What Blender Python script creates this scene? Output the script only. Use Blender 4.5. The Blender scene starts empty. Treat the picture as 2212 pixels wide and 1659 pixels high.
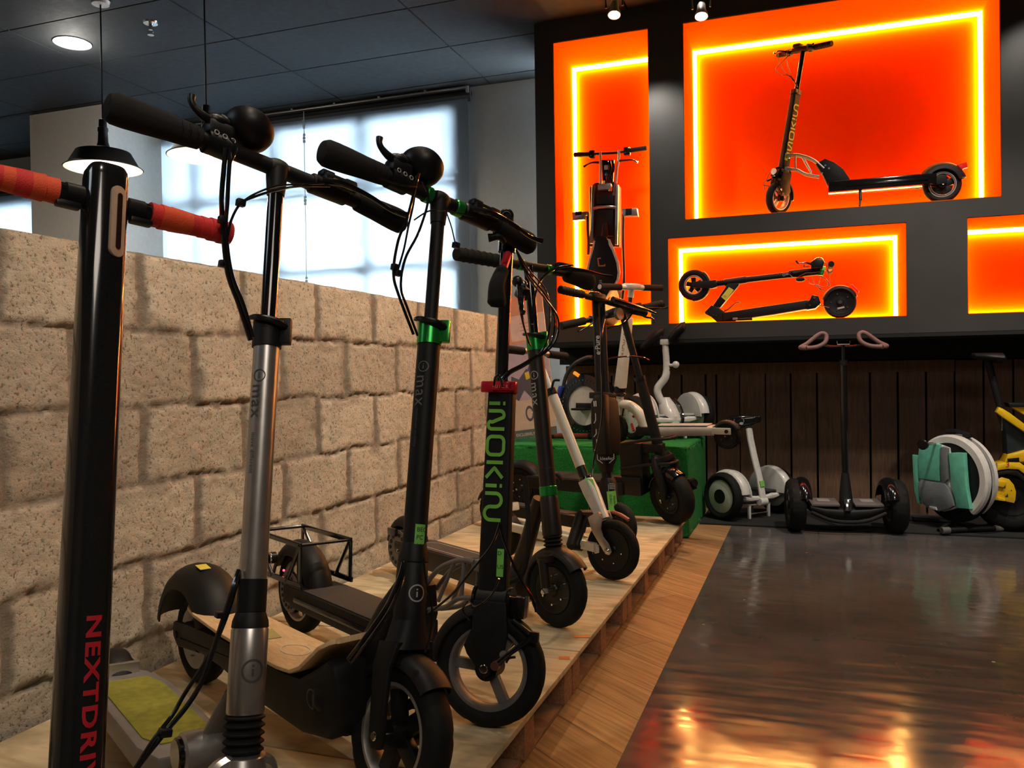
import bpy, bmesh, math, random
import numpy as np
from mathutils import Matrix, Vector
random.seed(7)
R = math.radians
PI = math.pi
sc = bpy.context.scene
COL = sc.collection

# ------------------------------------------------------------------ camera, world, exposure
W_, H_, FPX = 2212, 1659, 1800.0
AX = Vector((0.943114, 0.00932924, 0.3323386))      # room x axis (along the back wall) in camera coordinates
AY = Vector((0.33217736, 0.0154562, -0.9430903))    # room y axis (along the block wall)
AZ = Vector((-0.01393501, 0.99983702, 0.011478))    # up
CAM = Vector((0, 0, 0.93))
ROT = Matrix((AX, AY, AZ))                           # camera -> world
cam = bpy.data.objects.new('camera', bpy.data.cameras.new('camera'))
COL.objects.link(cam)
cam.matrix_world = Matrix.Translation(CAM) @ ROT.to_4x4()
cam.data.sensor_width = 36
cam.data.lens = 36 * FPX / W_
cam.data.clip_start = 0.02
sc.camera = cam

world = bpy.data.worlds.new('sky'); sc.world = world; world.use_nodes = True
wb = world.node_tree.nodes['Background']
wb.inputs[0].default_value = (0.72, 0.87, 1.0, 1); wb.inputs[1].default_value = 88.0
sc.view_settings.view_transform = 'Standard'; sc.view_settings.look = 'None'
sc.view_settings.gamma = 1; sc.view_settings.exposure = 0.0
try: sc.view_settings.use_curve_mapping = False
except Exception: pass
sc.cycles.use_denoising = True
sc.cycles.max_bounces = 7; sc.cycles.diffuse_bounces = 4
sc.cycles.sample_clamp_indirect = 6

CEIL = 3.25
def lamp(kind, loc, power, color, target=None, size=.06, spot=60, blend=.6):
    d = bpy.data.lights.new('lamp_light', kind); d.energy = power; d.color = color
    if kind == 'SPOT': d.spot_size = R(spot); d.spot_blend = blend; d.shadow_soft_size = size
    elif kind == 'AREA': d.size = size
    else: d.shadow_soft_size = size
    o = bpy.data.objects.new('lamp_light', d); COL.objects.link(o); o.location = loc
    if target is not None:
        o.rotation_euler = (Vector(target) - Vector(loc)).to_track_quat('-Z', 'Y').to_euler()
    return o
WARM = (1.0, .81, .62); NEUT = (1.0, .88, .74); COOL = (.78, .90, 1.0)
lamp('SPOT', (-.45, 3.4, 3.15), 200, WARM, (-1.75, 3.7, .95), .05, 78, .95)     # ceiling spots over the show pallets
lamp('SPOT', (-.30, 1.9, 3.15), 160, WARM, (-1.75, 2.1, 1.2), .05, 66, 1.)
lamp('SPOT', (-.2, .3, 3.15), 62, WARM, (-1.7, 1.1, 1.25), .05, 62, 1.)
lamp('SPOT', (-1.05, 1.55, 3.18), 60, WARM, (-1.1, 1.65, .2), .04, 50, .9)
lamp('SPOT', (.7, 3.9, 3.15), 170, NEUT, (.35, 5.5, .1), .06, 72, .95)
lamp('SPOT', (2.0, 3.6, 3.15), 150, NEUT, (1.7, 5.5, .1), .06, 72, .95)
lamp('SPOT', (1.6, 2.0, 3.15), 80, NEUT, (1.2, 3.2, 0), .05, 85, .9)
lamp('SPOT', (-.3, 4.3, 3.15), 70, WARM, (-.75, 4.2, .2), .05, 75, .9)
lamp('AREA', (1.2, -1.0, 3.1), 45, NEUT, (1.2, -1.0, 0), 1.4)                 # broad unseen area lamps overhead, behind the camera
lamp('AREA', (-3.6, -.5, 3.1), 20, COOL, (-3.6, -.5, 0), 1.4)

# ------------------------------------------------------------------ measuring helpers (photo pixel -> point in the room)
def ray(u, v): return ROT @ Vector((u - 1106, -(v - 829.5), -FPX))
def at(u, v, X=None, Y=None, Z=None):
    d = ray(u, v)
    t = (X - CAM.x) / d.x if X is not None else (Y - CAM.y) / d.y if Y is not None else (Z - CAM.z) / d.z
    return CAM + d * t
def P(u, v, D): return CAM + ray(u, v) * (D / FPX)
def depth(w): return -((ROT.transposed() @ (Vector(w) - CAM)).z)
def proj(w):
    c = ROT.transposed() @ (Vector(w) - CAM); return (1106 + FPX * c.x / -c.z, 829.5 - FPX * c.y / -c.z)

# ------------------------------------------------------------------ materials
MATS = {}
def nd(nt, t, **k):
    n = nt.nodes.new(t)
    for a, b in k.items():
        if a.startswith('i_'): n.inputs[a[2:].replace('_', ' ')].default_value = b
        else: setattr(n, a, b)
    return n
def mat(name, col, rough=.5, metal=0., noise=.12, nscale=30., bump=0., bscale=200., coat=0., spec=.5, emit=None, es=0., trans=0.):
    m = bpy.data.materials.new(name); m.use_nodes = True; nt = m.node_tree; b = nt.nodes['Principled BSDF']
    tc = nd(nt, 'ShaderNodeTexCoord')
    nz = nd(nt, 'ShaderNodeTexNoise'); nz.inputs['Scale'].default_value = nscale; nz.inputs['Detail'].default_value = 4
    nt.links.new(tc.outputs['Object'], nz.inputs['Vector'])
    cr = nd(nt, 'ShaderNodeValToRGB')
    c0 = tuple(max(0, c * (1 - noise)) for c in col) + (1,); c1 = tuple(min(1, c * (1 + noise)) for c in col) + (1,)
    cr.color_ramp.elements[0].color = c0; cr.color_ramp.elements[0].position = .3
    cr.color_ramp.elements[1].color = c1; cr.color_ramp.elements[1].position = .7
    nt.links.new(nz.outputs[0], cr.inputs[0]); nt.links.new(cr.outputs[0], b.inputs['Base Color'])
    mr = nd(nt, 'ShaderNodeMapRange'); mr.inputs[3].default_value = max(.02, rough * .85); mr.inputs[4].default_value = min(1, rough * 1.15)
    nt.links.new(nz.outputs[0], mr.inputs[0]); nt.links.new(mr.outputs[0], b.inputs['Roughness'])
    b.inputs['Metallic'].default_value = metal; b.inputs['Specular IOR Level'].default_value = spec
    b.inputs['Coat Weight'].default_value = coat; b.inputs['Coat Roughness'].default_value = .08
    b.inputs['Transmission Weight'].default_value = trans
    if emit: b.inputs['Emission Color'].default_value = tuple(emit) + (1,); b.inputs['Emission Strength'].default_value = es
    if bump:
        n2 = nd(nt, 'ShaderNodeTexNoise'); n2.inputs['Scale'].default_value = bscale; n2.inputs['Detail'].default_value = 3
        nt.links.new(tc.outputs['Object'], n2.inputs['Vector'])
        bp = nd(nt, 'ShaderNodeBump'); bp.inputs['Strength'].default_value = bump; bp.inputs['Distance'].default_value = .002
        nt.links.new(n2.outputs[0], bp.inputs['Height']); nt.links.new(bp.outputs[0], b.inputs['Normal'])
    MATS[name] = m; return m
mat('black', (.007, .007, .008), .38, spec=.35); mat('satin', (.009, .009, .0095), .5, spec=.25, bump=.15, bscale=900)
mat('gloss', (.008, .008, .009), .13, coat=.6); mat('rubber', (.009, .009, .009), .7, spec=.22, bump=.3, bscale=600)
mat('foam', (.012, .012, .013), .85, spec=.2, bump=.6, bscale=900)
mat('bronze', (.030, .025, .023), .42, metal=.5); mat('graphite', (.05, .048, .047), .4, metal=.4)
mat('silver', (.50, .48, .46), .30, metal=.85, noise=.06); mat('chrome', (.75, .75, .75), .12, metal=1.)
mat('alu', (.42, .41, .40), .38, metal=.7); mat('rim_grey', (.17, .16, .155), .45, metal=.3)
mat('white', (.72, .71, .68), .28, noise=.05, coat=.3); mat('cream', (.70, .66, .56), .3, noise=.05, coat=.4)
mat('grey_pad', (.16, .18, .19), .8, bump=.4); mat('mint', (.13, .50, .36), .7, bump=.4, bscale=300)
mat('green_anod', (.03, .38, .07), .25, metal=.7); mat('label', (.20, .60, .10), .6); mat('ink', (.02, .04, .02), .7)
mat('lime', (.19, .52, .07), .45); mat('red_anod', (.65, .02, .04), .28, metal=.35, coat=.3); mat('red', (.55, .02, .02), .4)
mat('logo_grey', (.06, .06, .065), .5); mat('logo_light', (.42, .42, .42), .45); mat('logo_red', (.55, .015, .03), .45)
mat('logo_orange', (.75, .17, .06), .5); mat('logo_dark', (.14, .13, .13), .5)
mat('tape_red', (.78, .035, .035), .62, bump=.5, bscale=500); mat('tape_orange', (.88, .10, .03), .62, bump=.5, bscale=500)
mat('lamp_frame', (.50, .36, .26), .35); mat('slot', (.03, .012, .01), .2)
mat('olive', (.27, .27, .035), .85, bump=.8, bscale=700, noise=.2, nscale=60); mat('deck_grey', (.25, .23, .22), .5, metal=.3)
mat('grip_tape', (.03, .028, .027), .85, bump=.8, bscale=1200); mat('brown_tape', (.045, .038, .035), .8, bump=.5, bscale=900)
mat('yellow', (.80, .50, .01), .3, coat=.4, noise=.06); mat('yellow_label', (.75, .62, .08), .5)
mat('navy', (.02, .03, .035), .35); mat('blue', (.03, .06, .45), .3); mat('amber', (.9, .3, .02), .2, emit=(1, .35, .03), es=.6)
mat('red_lens', (.6, .01, .01), .2, emit=(1, .03, .03), es=.25); mat('led_red', (.8, .01, .02), .3, emit=(1, .02, .05), es=12)
mat('headlight', (.8, .7, .5), .15, emit=(1, .8, .5), es=.25); mat('lens', (.3, .3, .3), .1, coat=1.)
mat('bulb', (.9, .9, .85), .3, emit=(1, .88, .66), es=60); mat('bulb_small', (.9, .9, .85), .3, emit=(1, .93, .82), es=40)
mat('pale_blue', (.45, .6, .65), .4); mat('brown', (.10, .045, .03), .4); mat('cork', (.35, .2, .1), .8)
mat('clearplastic', (.8, .85, .9), .2); mat('shade_band', (.10, .11, .12), .8); mat('shade_in', (.85, .83, .78), .5)
def woodmat(name, c0, c1, scale=(3, 40, 40), rough=.5, stain=None, rot=0.):
    m = bpy.data.materials.new(name); m.use_nodes = True; nt = m.node_tree; b = nt.nodes['Principled BSDF']
    tc = nd(nt, 'ShaderNodeTexCoord'); mp = nd(nt, 'ShaderNodeMapping'); mp.inputs['Scale'].default_value = scale
    mp.inputs['Rotation'].default_value = (0, 0, rot)
    nt.links.new(tc.outputs['Object'], mp.inputs[0])
    n1 = nd(nt, 'ShaderNodeTexNoise'); n1.inputs['Scale'].default_value = 1.6; n1.inputs['Detail'].default_value = 7; n1.inputs['Distortion'].default_value = 1.2
    nt.links.new(mp.outputs[0], n1.inputs['Vector'])
    cr = nd(nt, 'ShaderNodeValToRGB'); cr.color_ramp.elements[0].color = c0 + (1,); cr.color_ramp.elements[0].position = .32
    cr.color_ramp.elements[1].color = c1 + (1,); cr.color_ramp.elements[1].position = .68
    nt.links.new(n1.outputs[0], cr.inputs[0]); out = cr.outputs[0]
    if stain:
        n2 = nd(nt, 'ShaderNodeTexNoise'); n2.inputs['Scale'].default_value = stain[1]; n2.inputs['Detail'].default_value = 5
        nt.links.new(tc.outputs['Object'], n2.inputs['Vector'])
        r2 = nd(nt, 'ShaderNodeValToRGB'); r2.color_ramp.elements[0].position = .52; r2.color_ramp.elements[1].position = .72
        r2.color_ramp.elements[0].color = (0, 0, 0, 1); r2.color_ramp.elements[1].color = (.75, .75, .75, 1)
        nt.links.new(n2.outputs[0], r2.inputs[0])
        mx = nd(nt, 'ShaderNodeMixRGB'); mx.inputs[2].default_value = stain[0] + (1,)
        nt.links.new(r2.outputs[0], mx.inputs[0]); nt.links.new(out, mx.inputs[1]); out = mx.outputs[0]
    nt.links.new(out, b.inputs['Base Color']); b.inputs['Roughness'].default_value = rough
    bp = nd(nt, 'ShaderNodeBump'); bp.inputs['Strength'].default_value = .25; bp.inputs['Distance'].default_value = .002
    nt.links.new(n1.outputs[0], bp.inputs['Height']); nt.links.new(bp.outputs[0], b.inputs['Normal'])
    MATS[name] = m; return m
woodmat('ply', (.46, .36, .21), (.72, .58, .37), (2.5, 12, 30), .6, ((.16, .13, .075), 6.))
woodmat('ply_edge', (.16, .075, .035), (.36, .20, .10), (6, 6, 130), .7)
woodmat('chip', (.22, .10, .05), (.42, .21, .11), (70, 70, 70), .8)
woodmat('deck_wood', (.62, .40, .20), (.80, .56, .31), (14, 60, 30), .4)
woodmat('panel', (.115, .060, .034), (.19, .105, .062), (30, 30, 3), .6, ((.09, .05, .032), 2.5))

# ------------------------------------------------------------------ mesh builder
def catmull(pts, k=6):
    pts = [Vector(p) for p in pts]
    if len(pts) < 3: return pts
    out = []
    for i in range(len(pts) - 1):
        p0 = pts[max(i - 1, 0)]; p1 = pts[i]; p2 = pts[i + 1]; p3 = pts[min(i + 2, len(pts) - 1)]
        for j in range(k):
            t = j / k
            out.append(.5 * ((2 * p1) + (p2 - p0) * t + (2 * p0 - 5 * p1 + 4 * p2 - p3) * t * t + (3 * p1 - p0 - 3 * p2 + p3) * t ** 3))
    out.append(pts[-1]); return out
class MB:
    def __init__(s, M=None): s.v = []; s.f = []; s.mi = []; s.mats = []; s.M = M or Matrix()
    def add(s, vs, fs, m, M=None):
        T = s.M @ M if M is not None else s.M
        n = len(s.v); s.v += [T @ Vector(p) for p in vs]; s.f += [tuple(i + n for i in f) for f in fs]
        if m not in s.mats: s.mats.append(m)
        s.mi += [s.mats.index(m)] * len(fs); return s
    def bm(s, bm_, m, M=None):
        bm_.verts.index_update()
        s.add([v.co.copy() for v in bm_.verts], [[v.index for v in f.verts] for f in bm_.faces], m, M); bm_.free(); return s
    def box(s, c, size, m, rot=None, bev=0., seg=2):
        b = bmesh.new(); bmesh.ops.create_cube(b, size=1); bmesh.ops.scale(b, vec=Vector(size), verts=b.verts)
        if bev: bmesh.ops.bevel(b, geom=b.edges[:] , offset=bev, segments=seg, profile=.6, affect='EDGES')
        T = Matrix.Translation(Vector(c))
        if rot is not None: T = T @ (rot.to_4x4() if isinstance(rot, Matrix) else Matrix.Rotation(rot, 4, 'Z'))
        return s.bm(b, m, T)
    def lathe(s, prof, m, M=None, n=32, mod=None, closed=False):
        vs = []; fs = []; k = len(prof)
        for i in range(n):
            a = 2 * PI * i / n
            for j, (r, z) in enumerate(prof):
                if mod: r = r + mod(i, j)
                vs.append((r * math.cos(a), r * math.sin(a), z))
        kk = k if closed else k - 1
        for i in range(n):
            for j in range(kk):
                a, b_ = i * k + j, i * k + (j + 1) % k; c, d = ((i + 1) % n) * k + (j + 1) % k, ((i + 1) % n) * k + j
                fs.append((a, d, c, b_))
        if not closed:
            if prof[0][0] > 1e-5: fs.append(tuple(i * k for i in range(n)))
            if prof[-1][0] > 1e-5: fs.append(tuple(i * k + k - 1 for i in reversed(range(n))))
        return s.add(vs, fs, m, M)
    def cyl(s, p0, p1, r0, m, r1=None, n=24, bev=0.):
        p0 = Vector(p0); p1 = Vector(p1); d = p1 - p0; L = d.length; r1 = r0 if r1 is None else r1
        M = Matrix.Translation(p0) @ d.to_track_quat('Z', 'Y').to_matrix().to_4x4()
        pr = [(r0, 0), (r1, L)] if not bev else [(r0 - bev, 0), (r0, bev), (r1, L - bev), (r1 - bev, L)]
        return s.lathe(pr, m, M, n)
    def tube(s, pts, r, m, n=10, smooth=True, k=6):
        pts0 = [Vector(p) for p in pts]; q = catmull(pts0, k) if smooth else pts0
        N = len(q); rs = r if isinstance(r, (list, tuple)) else [r] * 2
        def rad(i):
            t = i / (N - 1) * (len(rs) - 1); a = min(int(t), len(rs) - 2); return rs[a] * (1 - (t - a)) + rs[a + 1] * (t - a)
        t0 = (q[1] - q[0]).normalized(); up = Vector((0, 0, 1)) if abs(t0.z) < .9 else Vector((1, 0, 0))
        nx = t0.cross(up).normalized(); vs = []; fs = []
        for i in range(N):
            t = (q[min(i + 1, N - 1)] - q[max(i - 1, 0)])
            t = t.normalized() if t.length > 1e-9 else t0
            nx = (nx - t * nx.dot(t)); nx = nx.normalized() if nx.length > 1e-9 else Vector((1, 0, 0)); ny = t.cross(nx)
            for j in range(n):
                a = 2 * PI * j / n; vs.append(q[i] + (nx * math.cos(a) + ny * math.sin(a)) * rad(i))
        for i in range(N - 1):
            for j in range(n):
                fs.append((i * n + j, i * n + (j + 1) % n, (i + 1) * n + (j + 1) % n, (i + 1) * n + j))
        fs.append(tuple(reversed(range(n)))); fs.append(tuple((N - 1) * n + j for j in range(n)))
        return s.add(vs, fs, m)
    def ball(s, c, r, m, M=None, n=20):
        r = (r, r, r) if not isinstance(r, (list, tuple)) else r
        b = bmesh.new(); bmesh.ops.create_uvsphere(b, u_segments=n, v_segments=n // 2 + 2, radius=1)
        bmesh.ops.scale(b, vec=Vector(r), verts=b.verts)
        T = Matrix.Translation(Vector(c)); T = T @ M.to_4x4() if M is not None else T
        return s.bm(b, m, T)
    def prism(s, poly, h, m, M, bev=0., cap_m=None):
        # poly in the xy plane of M, thickness h centred on z
        b = bmesh.new(); vs = [b.verts.new((x, y, -h / 2)) for x, y in poly]; f = b.faces.new(vs)
        r = bmesh.ops.extrude_face_region(b, geom=[f]); bmesh.ops.translate(b, vec=(0, 0, h), verts=[e for e in r['geom'] if isinstance(e, bmesh.types.BMVert)])
        bmesh.ops.recalc_face_normals(b, faces=b.faces)
        if bev:
            ed = [e for e in b.edges if abs(e.verts[0].co.z - e.verts[1].co.z) < 1e-7]
            bmesh.ops.bevel(b, geom=ed, offset=bev, segments=2, profile=.5, affect='EDGES')
        return s.bm(b, m, M)
    def loft(s, secs, m, n=20):
        # secs: list of (centre, ax vector, ay vector, exponent)
        vs = []; fs = []
        for c, ax, ay, e in secs:
            c = Vector(c); ax = Vector(ax); ay = Vector(ay)
            for j in range(n):
                a = 2 * PI * j / n; ca, sa = math.cos(a), math.sin(a)
                x = math.copysign(abs(ca) ** (2 / e), ca); y = math.copysign(abs(sa) ** (2 / e), sa)
                vs.append(c + ax * x + ay * y)
        for i in range(len(secs) - 1):
            for j in range(n): fs.append((i * n + j, i * n + (j + 1) % n, (i + 1) * n + (j + 1) % n, (i + 1) * n + j))
        fs.append(tuple(reversed(range(n)))); fs.append(tuple((len(secs) - 1) * n + j for j in range(n)))
        return s.add(vs, fs, m)
    def ring(s, c, R_, r, m, M=None, n=32, k=10, a0=0, a1=2 * PI):
        T = Matrix.Translation(Vector(c)) @ (M.to_4x4() if M is not None else Matrix())
        full = abs(a1 - a0 - 2 * PI) < 1e-6; cnt = n if full else n + 1; vs = []; fs = []
        for i in range(cnt):
            a = a0 + (a1 - a0) * i / n
            for j in range(k):
                b_ = 2 * PI * j / k; rr = R_ + r * math.cos(b_); vs.append((rr * math.cos(a), rr * math.sin(a), r * math.sin(b_)))
        for i in range(n):
            for j in range(k):
                i2 = (i + 1) % cnt; fs.append((i * k + j, i2 * k + j, i2 * k + (j + 1) % k, i * k + (j + 1) % k))
        return s.add(vs, fs, m, T)
    def build(s, name, parent=None, sharp=35, **props):
        me = bpy.data.meshes.new(name); me.from_pydata([tuple(v) for v in s.v], [], s.f)
        for m in s.mats: me.materials.append(MATS[m])
        me.polygons.foreach_set('material_index', s.mi); me.update()
        b = bmesh.new(); b.from_mesh(me); bmesh.ops.recalc_face_normals(b, faces=b.faces); b.to_mesh(me); b.free()
        me.shade_smooth()
        me.set_sharp_from_angle(angle=R(sharp))
        o = bpy.data.objects.new(name, me); COL.objects.link(o)
        if parent is not None: o.parent = parent
        for k, v in props.items(): o[k] = v
        return o
def tag(o, label, cat, group=None):
    o['label'] = label; o['category'] = cat
    if group: o['group'] = group
    return o
def empty(name, M, label, cat, group=None):
    o = bpy.data.objects.new(name, None); COL.objects.link(o)
    o.matrix_world = M if isinstance(M, Matrix) else Matrix.Translation(Vector(M)); o.empty_display_size = .1
    return tag(o, label, cat, group)
def struct(name, mb, **k):
    o = mb.build(name, None, **k); o['kind'] = 'structure'; return o
def PL(o, x, y):   # matrix with given origin, x axis, y axis
    x = Vector(x).normalized(); z = x.cross(Vector(y)).normalized(); y = z.cross(x)
    return Matrix.Translation(Vector(o)) @ Matrix((x, y, z)).transposed().to_4x4()

# ------------------------------------------------------------------ lettering
_tc = {}
def text2d(txt, size, spacing=1.0, sub=.004, bold=0.):
    key = (txt, size, spacing, bold)
    if key in _tc: return _tc[key]
    cu = bpy.data.curves.new('t', 'FONT'); cu.body = txt; cu.size = size; cu.space_character = spacing; cu.offset = bold; cu.resolution_u = 3
    o = bpy.data.objects.new('t', cu); COL.objects.link(o); dg = bpy.context.evaluated_depsgraph_get(); dg.update()
    me = bpy.data.meshes.new_from_object(o.evaluated_get(dg)); b = bmesh.new(); b.from_mesh(me)
    bmesh.ops.triangulate(b, faces=b.faces)
    for _ in range(3):
        ed = [e for e in b.edges if e.calc_length() > max(sub, size * .2)]
        if not ed: break
        bmesh.ops.subdivide_edges(b, edges=ed, cuts=1)
        bmesh.ops.triangulate(b, faces=b.faces)
    b.verts.index_update(); vs = [(v.co.x, v.co.y) for v in b.verts]; fs = [tuple(v.index for v in f.verts) for f in b.faces]
    b.free(); bpy.data.objects.remove(o); bpy.data.meshes.remove(me); bpy.data.curves.remove(cu)
    w = max([v[0] for v in vs] + [0]); _tc[key] = (vs, fs, w); return _tc[key]
def stroke2d(polys, wd, step=.0025):
    vs = []; fs = []
    for pl in polys:
        q = []
        for i in range(len(pl) - 1):
            a = Vector(pl[i]); b_ = Vector(pl[i + 1]); k = max(1, int((b_ - a).length / step))
            q += [a.lerp(b_, t / k) for t in range(k)]
        q.append(Vector(pl[-1])); n0 = len(vs)
        for i, p in enumerate(q):
            t = (q[min(i + 1, len(q) - 1)] - q[max(i - 1, 0)]); t = t.normalized() if t.length > 1e-9 else Vector((1, 0)); nn = Vector((-t.y, t.x)) * wd / 2
            vs += [tuple(p + nn), tuple(p - nn)]
        for i in range(len(q) - 1): fs.append((n0 + 2 * i, n0 + 2 * i + 1, n0 + 2 * i + 3, n0 + 2 * i + 2))
    return vs, fs
def arc(cx, cy, r, a0, a1, n=8, ry=None):
    ry = r if ry is None else ry
    return [(cx + r * math.cos(R(a0 + (a1 - a0) * i / n)), cy + ry * math.sin(R(a0 + (a1 - a0) * i / n))) for i in range(n + 1)]
def inokim_strokes(h, gap=.42):
    # wordmark drawn from strokes: i n o k i m, height h
    L = []; x = 0; w = .95 * h; g = gap * h; r = .28 * h
    def I(x): return [[(x, 0), (x, .68 * h)], [(x, .86 * h), (x, 1.0 * h)]]
    def N(x): return [[(x, 0), (x, h - r)] + arc(x + r * .8, h - r, r * .8, 180, 60) + [(x + w * .62, r * .9)] + arc(x + w - r * .75, r * .75, r * .75, 215, 360) + [(x + w, h)]]
    def O(x): return [[(x + w * .5, 0)] + [(x + w - r, 0)] + arc(x + w - r, r, r, -90, 0) + arc(x + w - r, h - r, r, 0, 90) + arc(x + r, h - r, r, 90, 180) + arc(x + r, r, r, 180, 270) + [(x + w * .5, 0)]]
    def K(x): return [[(x, 0), (x, h)], [(x + w * .85, h), (x + w * .3, h * .5), (x + w * .85, 0)]]
    def Mm(x):
        q = w * .36
        return [[(x, 0), (x, h - q)] + arc(x + q, h - q, q, 180, 0) + [(x + 2 * q, q)] + arc(x + 3 * q, q, q, 180, 360) + [(x + 4 * q, h)]]
    L += I(x); x += g
    L += N(x); x += w + g
    L += O(x); x += w + g
    L += K(x); x += w * .85 + g
    L += I(x); x += g
    L += Mm(x); x += w * 1.44
    return L, x
def on_cyl(c, R_, ang, z0, down=True, off=.0006, hc=0):
    # text x runs down (or up) the tube, text y goes round it
    def f(x, y):
        a = ang + ((y - hc) if down else -(y - hc)) / R_
        return (c[0] + (R_ + off) * math.cos(a), c[1] + (R_ + off) * math.sin(a), z0 - x if down else z0 + x)
    return f
def put2d(mb, vs, fs, m, fn): return mb.add([fn(*v) for v in vs], fs, m)

# ------------------------------------------------------------------ wheel
YAX = Matrix.Rotation(R(-90), 4, 'X')   # lathe z -> +y
def tyre_mb(M, r, w, m='rubber', rim=.62, tread=True, n=72):
    mb = MB(M); ri = r * rim; t = (r - ri)
    pr = [(ri, -w * .36), (ri + t * .25, -w * .47), (ri + t * .55, -w * .5), (r - t * .18, -w * .40), (r - t * .05, -w * .24), (r, -w * .08), (r, w * .08), (r - t * .05, w * .24), (r - t * .18, w * .40), (ri + t * .55, w * .5), (ri + t * .25, w * .47), (ri, w * .36)]
    def mod(i, j):
        if tread and 3 <= j <= 8 and (i + abs(j - 5) * 2 + (j > 5)) % 6 == 0: return -.0022
        return 0
    mb.lathe(pr, m, YAX, n, mod, closed=True); return mb
def disc_wheel(mb, r, w, m, hub='alu', n=40):
    mb.lathe([(0.0, w * .5), (r * .25, w * .5), (r * .3, w * .40), (r * .8, w * .34), (r * .92, w * .42), (r, w * .42), (r, -w * .42), (r * .92, -w * .42), (r * .8, -w * .34), (r * .3, -w * .40), (r * .25, -w * .5), (0, -w * .5)], m, YAX, n)
def rim_ring(mb, r, w, m, th=.12, n=48):
    mb.lathe([(r, -w / 2), (r * (1 - th * .5), -w / 2), (r * (1 - th), -w * .25), (r * (1 - th), w * .25), (r * (1 - th * .5), w / 2), (r, w / 2)], m, YAX, n, closed=True)
def spokes(mb, r0, r1, k, m, w=.03, t=.018, ph=0.):
    for i in range(k):
        a = 2 * PI * i / k + ph; d = Vector((math.cos(a), 0, math.sin(a))); p = Vector((-math.sin(a), 0, math.cos(a)))
        c = d * (r0 + r1) / 2
        mb.box(c, (r1 - r0, t, w), m, Matrix((d, Vector((0, 1, 0)), p)).transposed(), bev=.003)
def fender_mb(M, r, w, a0, a1, m='satin', th=.003, n=28, lip=.35, flat=2.6):
    # shell around the wheel axis (y): angles measured from +x through +z
    mb = MB(M); k = 11; vs = []; fs = []
    for sgn in (0, 1):
        for i in range(n + 1):
            a = R(a0 + (a1 - a0) * i / n)
            for j in range(k):
                b_ = PI * j / (k - 1); y = -math.cos(b_) * (w / 2 - sgn * th); drop = (1 - abs(math.sin(b_)) ** (2 / flat)) * w * lip
                rr = r - drop - sgn * th
                vs.append((rr * math.cos(a), y, rr * math.sin(a)))
    o = (n + 1) * k
    for i in range(n):
        for j in range(k - 1):
            a, b_, c, d = i * k + j, i * k + j + 1, (i + 1) * k + j + 1, (i + 1) * k + j
            fs += [(a, b_, c, d), (a + o, d + o, c + o, b_ + o)]
        fs += [(i * k, (i + 1) * k, (i + 1) * k + o, i * k + o), (i * k + k - 1, i * k + k - 1 + o, (i + 1) * k + k - 1 + o, (i + 1) * k + k - 1)]
    for j in range(k - 1):
        fs += [(j, j + o, j + 1 + o, j + 1), (n * k + j, n * k + j + 1, n * k + j + 1 + o, n * k + j + o)]
    mb.add(vs, fs, m); return mb

# ================================================================== THE SETTING
# floor: wood-look vinyl and the glossy coated part
def floor_wood():
    m = bpy.data.materials.new('vinyl_planks'); m.use_nodes = True; nt = m.node_tree; b = nt.nodes['Principled BSDF']
    tc = nd(nt, 'ShaderNodeTexCoord'); mp = nd(nt, 'ShaderNodeMapping'); mp.inputs['Rotation'].default_value = (0, 0, R(39))
    nt.links.new(tc.outputs['Object'], mp.inputs[0])
    br = nd(nt, 'ShaderNodeTexBrick'); br.offset = .37
    br.inputs['Scale'].default_value = 1; br.inputs['Brick Width'].default_value = 1.1; br.inputs['Row Height'].default_value = .16
    br.inputs['Mortar Size'].default_value = .0015; br.inputs['Color1'].default_value = (.36, .205, .085, 1); br.inputs['Color2'].default_value = (.50, .31, .14, 1)
    br.inputs['Mortar'].default_value = (.16, .08, .03, 1); nt.links.new(mp.outputs[0], br.inputs[0])
    m2 = nd(nt, 'ShaderNodeMapping'); m2.inputs['Scale'].default_value = (1.5, 30, 1); nt.links.new(mp.outputs[0], m2.inputs[0])
    n1 = nd(nt, 'ShaderNodeTexNoise'); n1.inputs['Scale'].default_value = 2; n1.inputs['Detail'].default_value = 7; n1.inputs['Distortion'].default_value = .8
    nt.links.new(m2.outputs[0], n1.inputs[0])
    cr = nd(nt, 'ShaderNodeValToRGB'); cr.color_ramp.elements[0].position = .3; cr.color_ramp.elements[0].color = (.55, .5, .45, 1); cr.color_ramp.elements[1].position = .65; cr.color_ramp.elements[1].color = (1.05, 1.05, 1.05, 1)
    nt.links.new(n1.outputs[0], cr.inputs[0])
    mx = nd(nt, 'ShaderNodeMixRGB', blend_type='MULTIPLY'); mx.inputs[0].default_value = 1
    nt.links.new(br.outputs[0], mx.inputs[1]); nt.links.new(cr.outputs[0], mx.inputs[2]); nt.links.new(mx.outputs[0], b.inputs['Base Color'])
    b.inputs['Roughness'].default_value = .5; MATS['vinyl'] = m
floor_wood()
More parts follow.
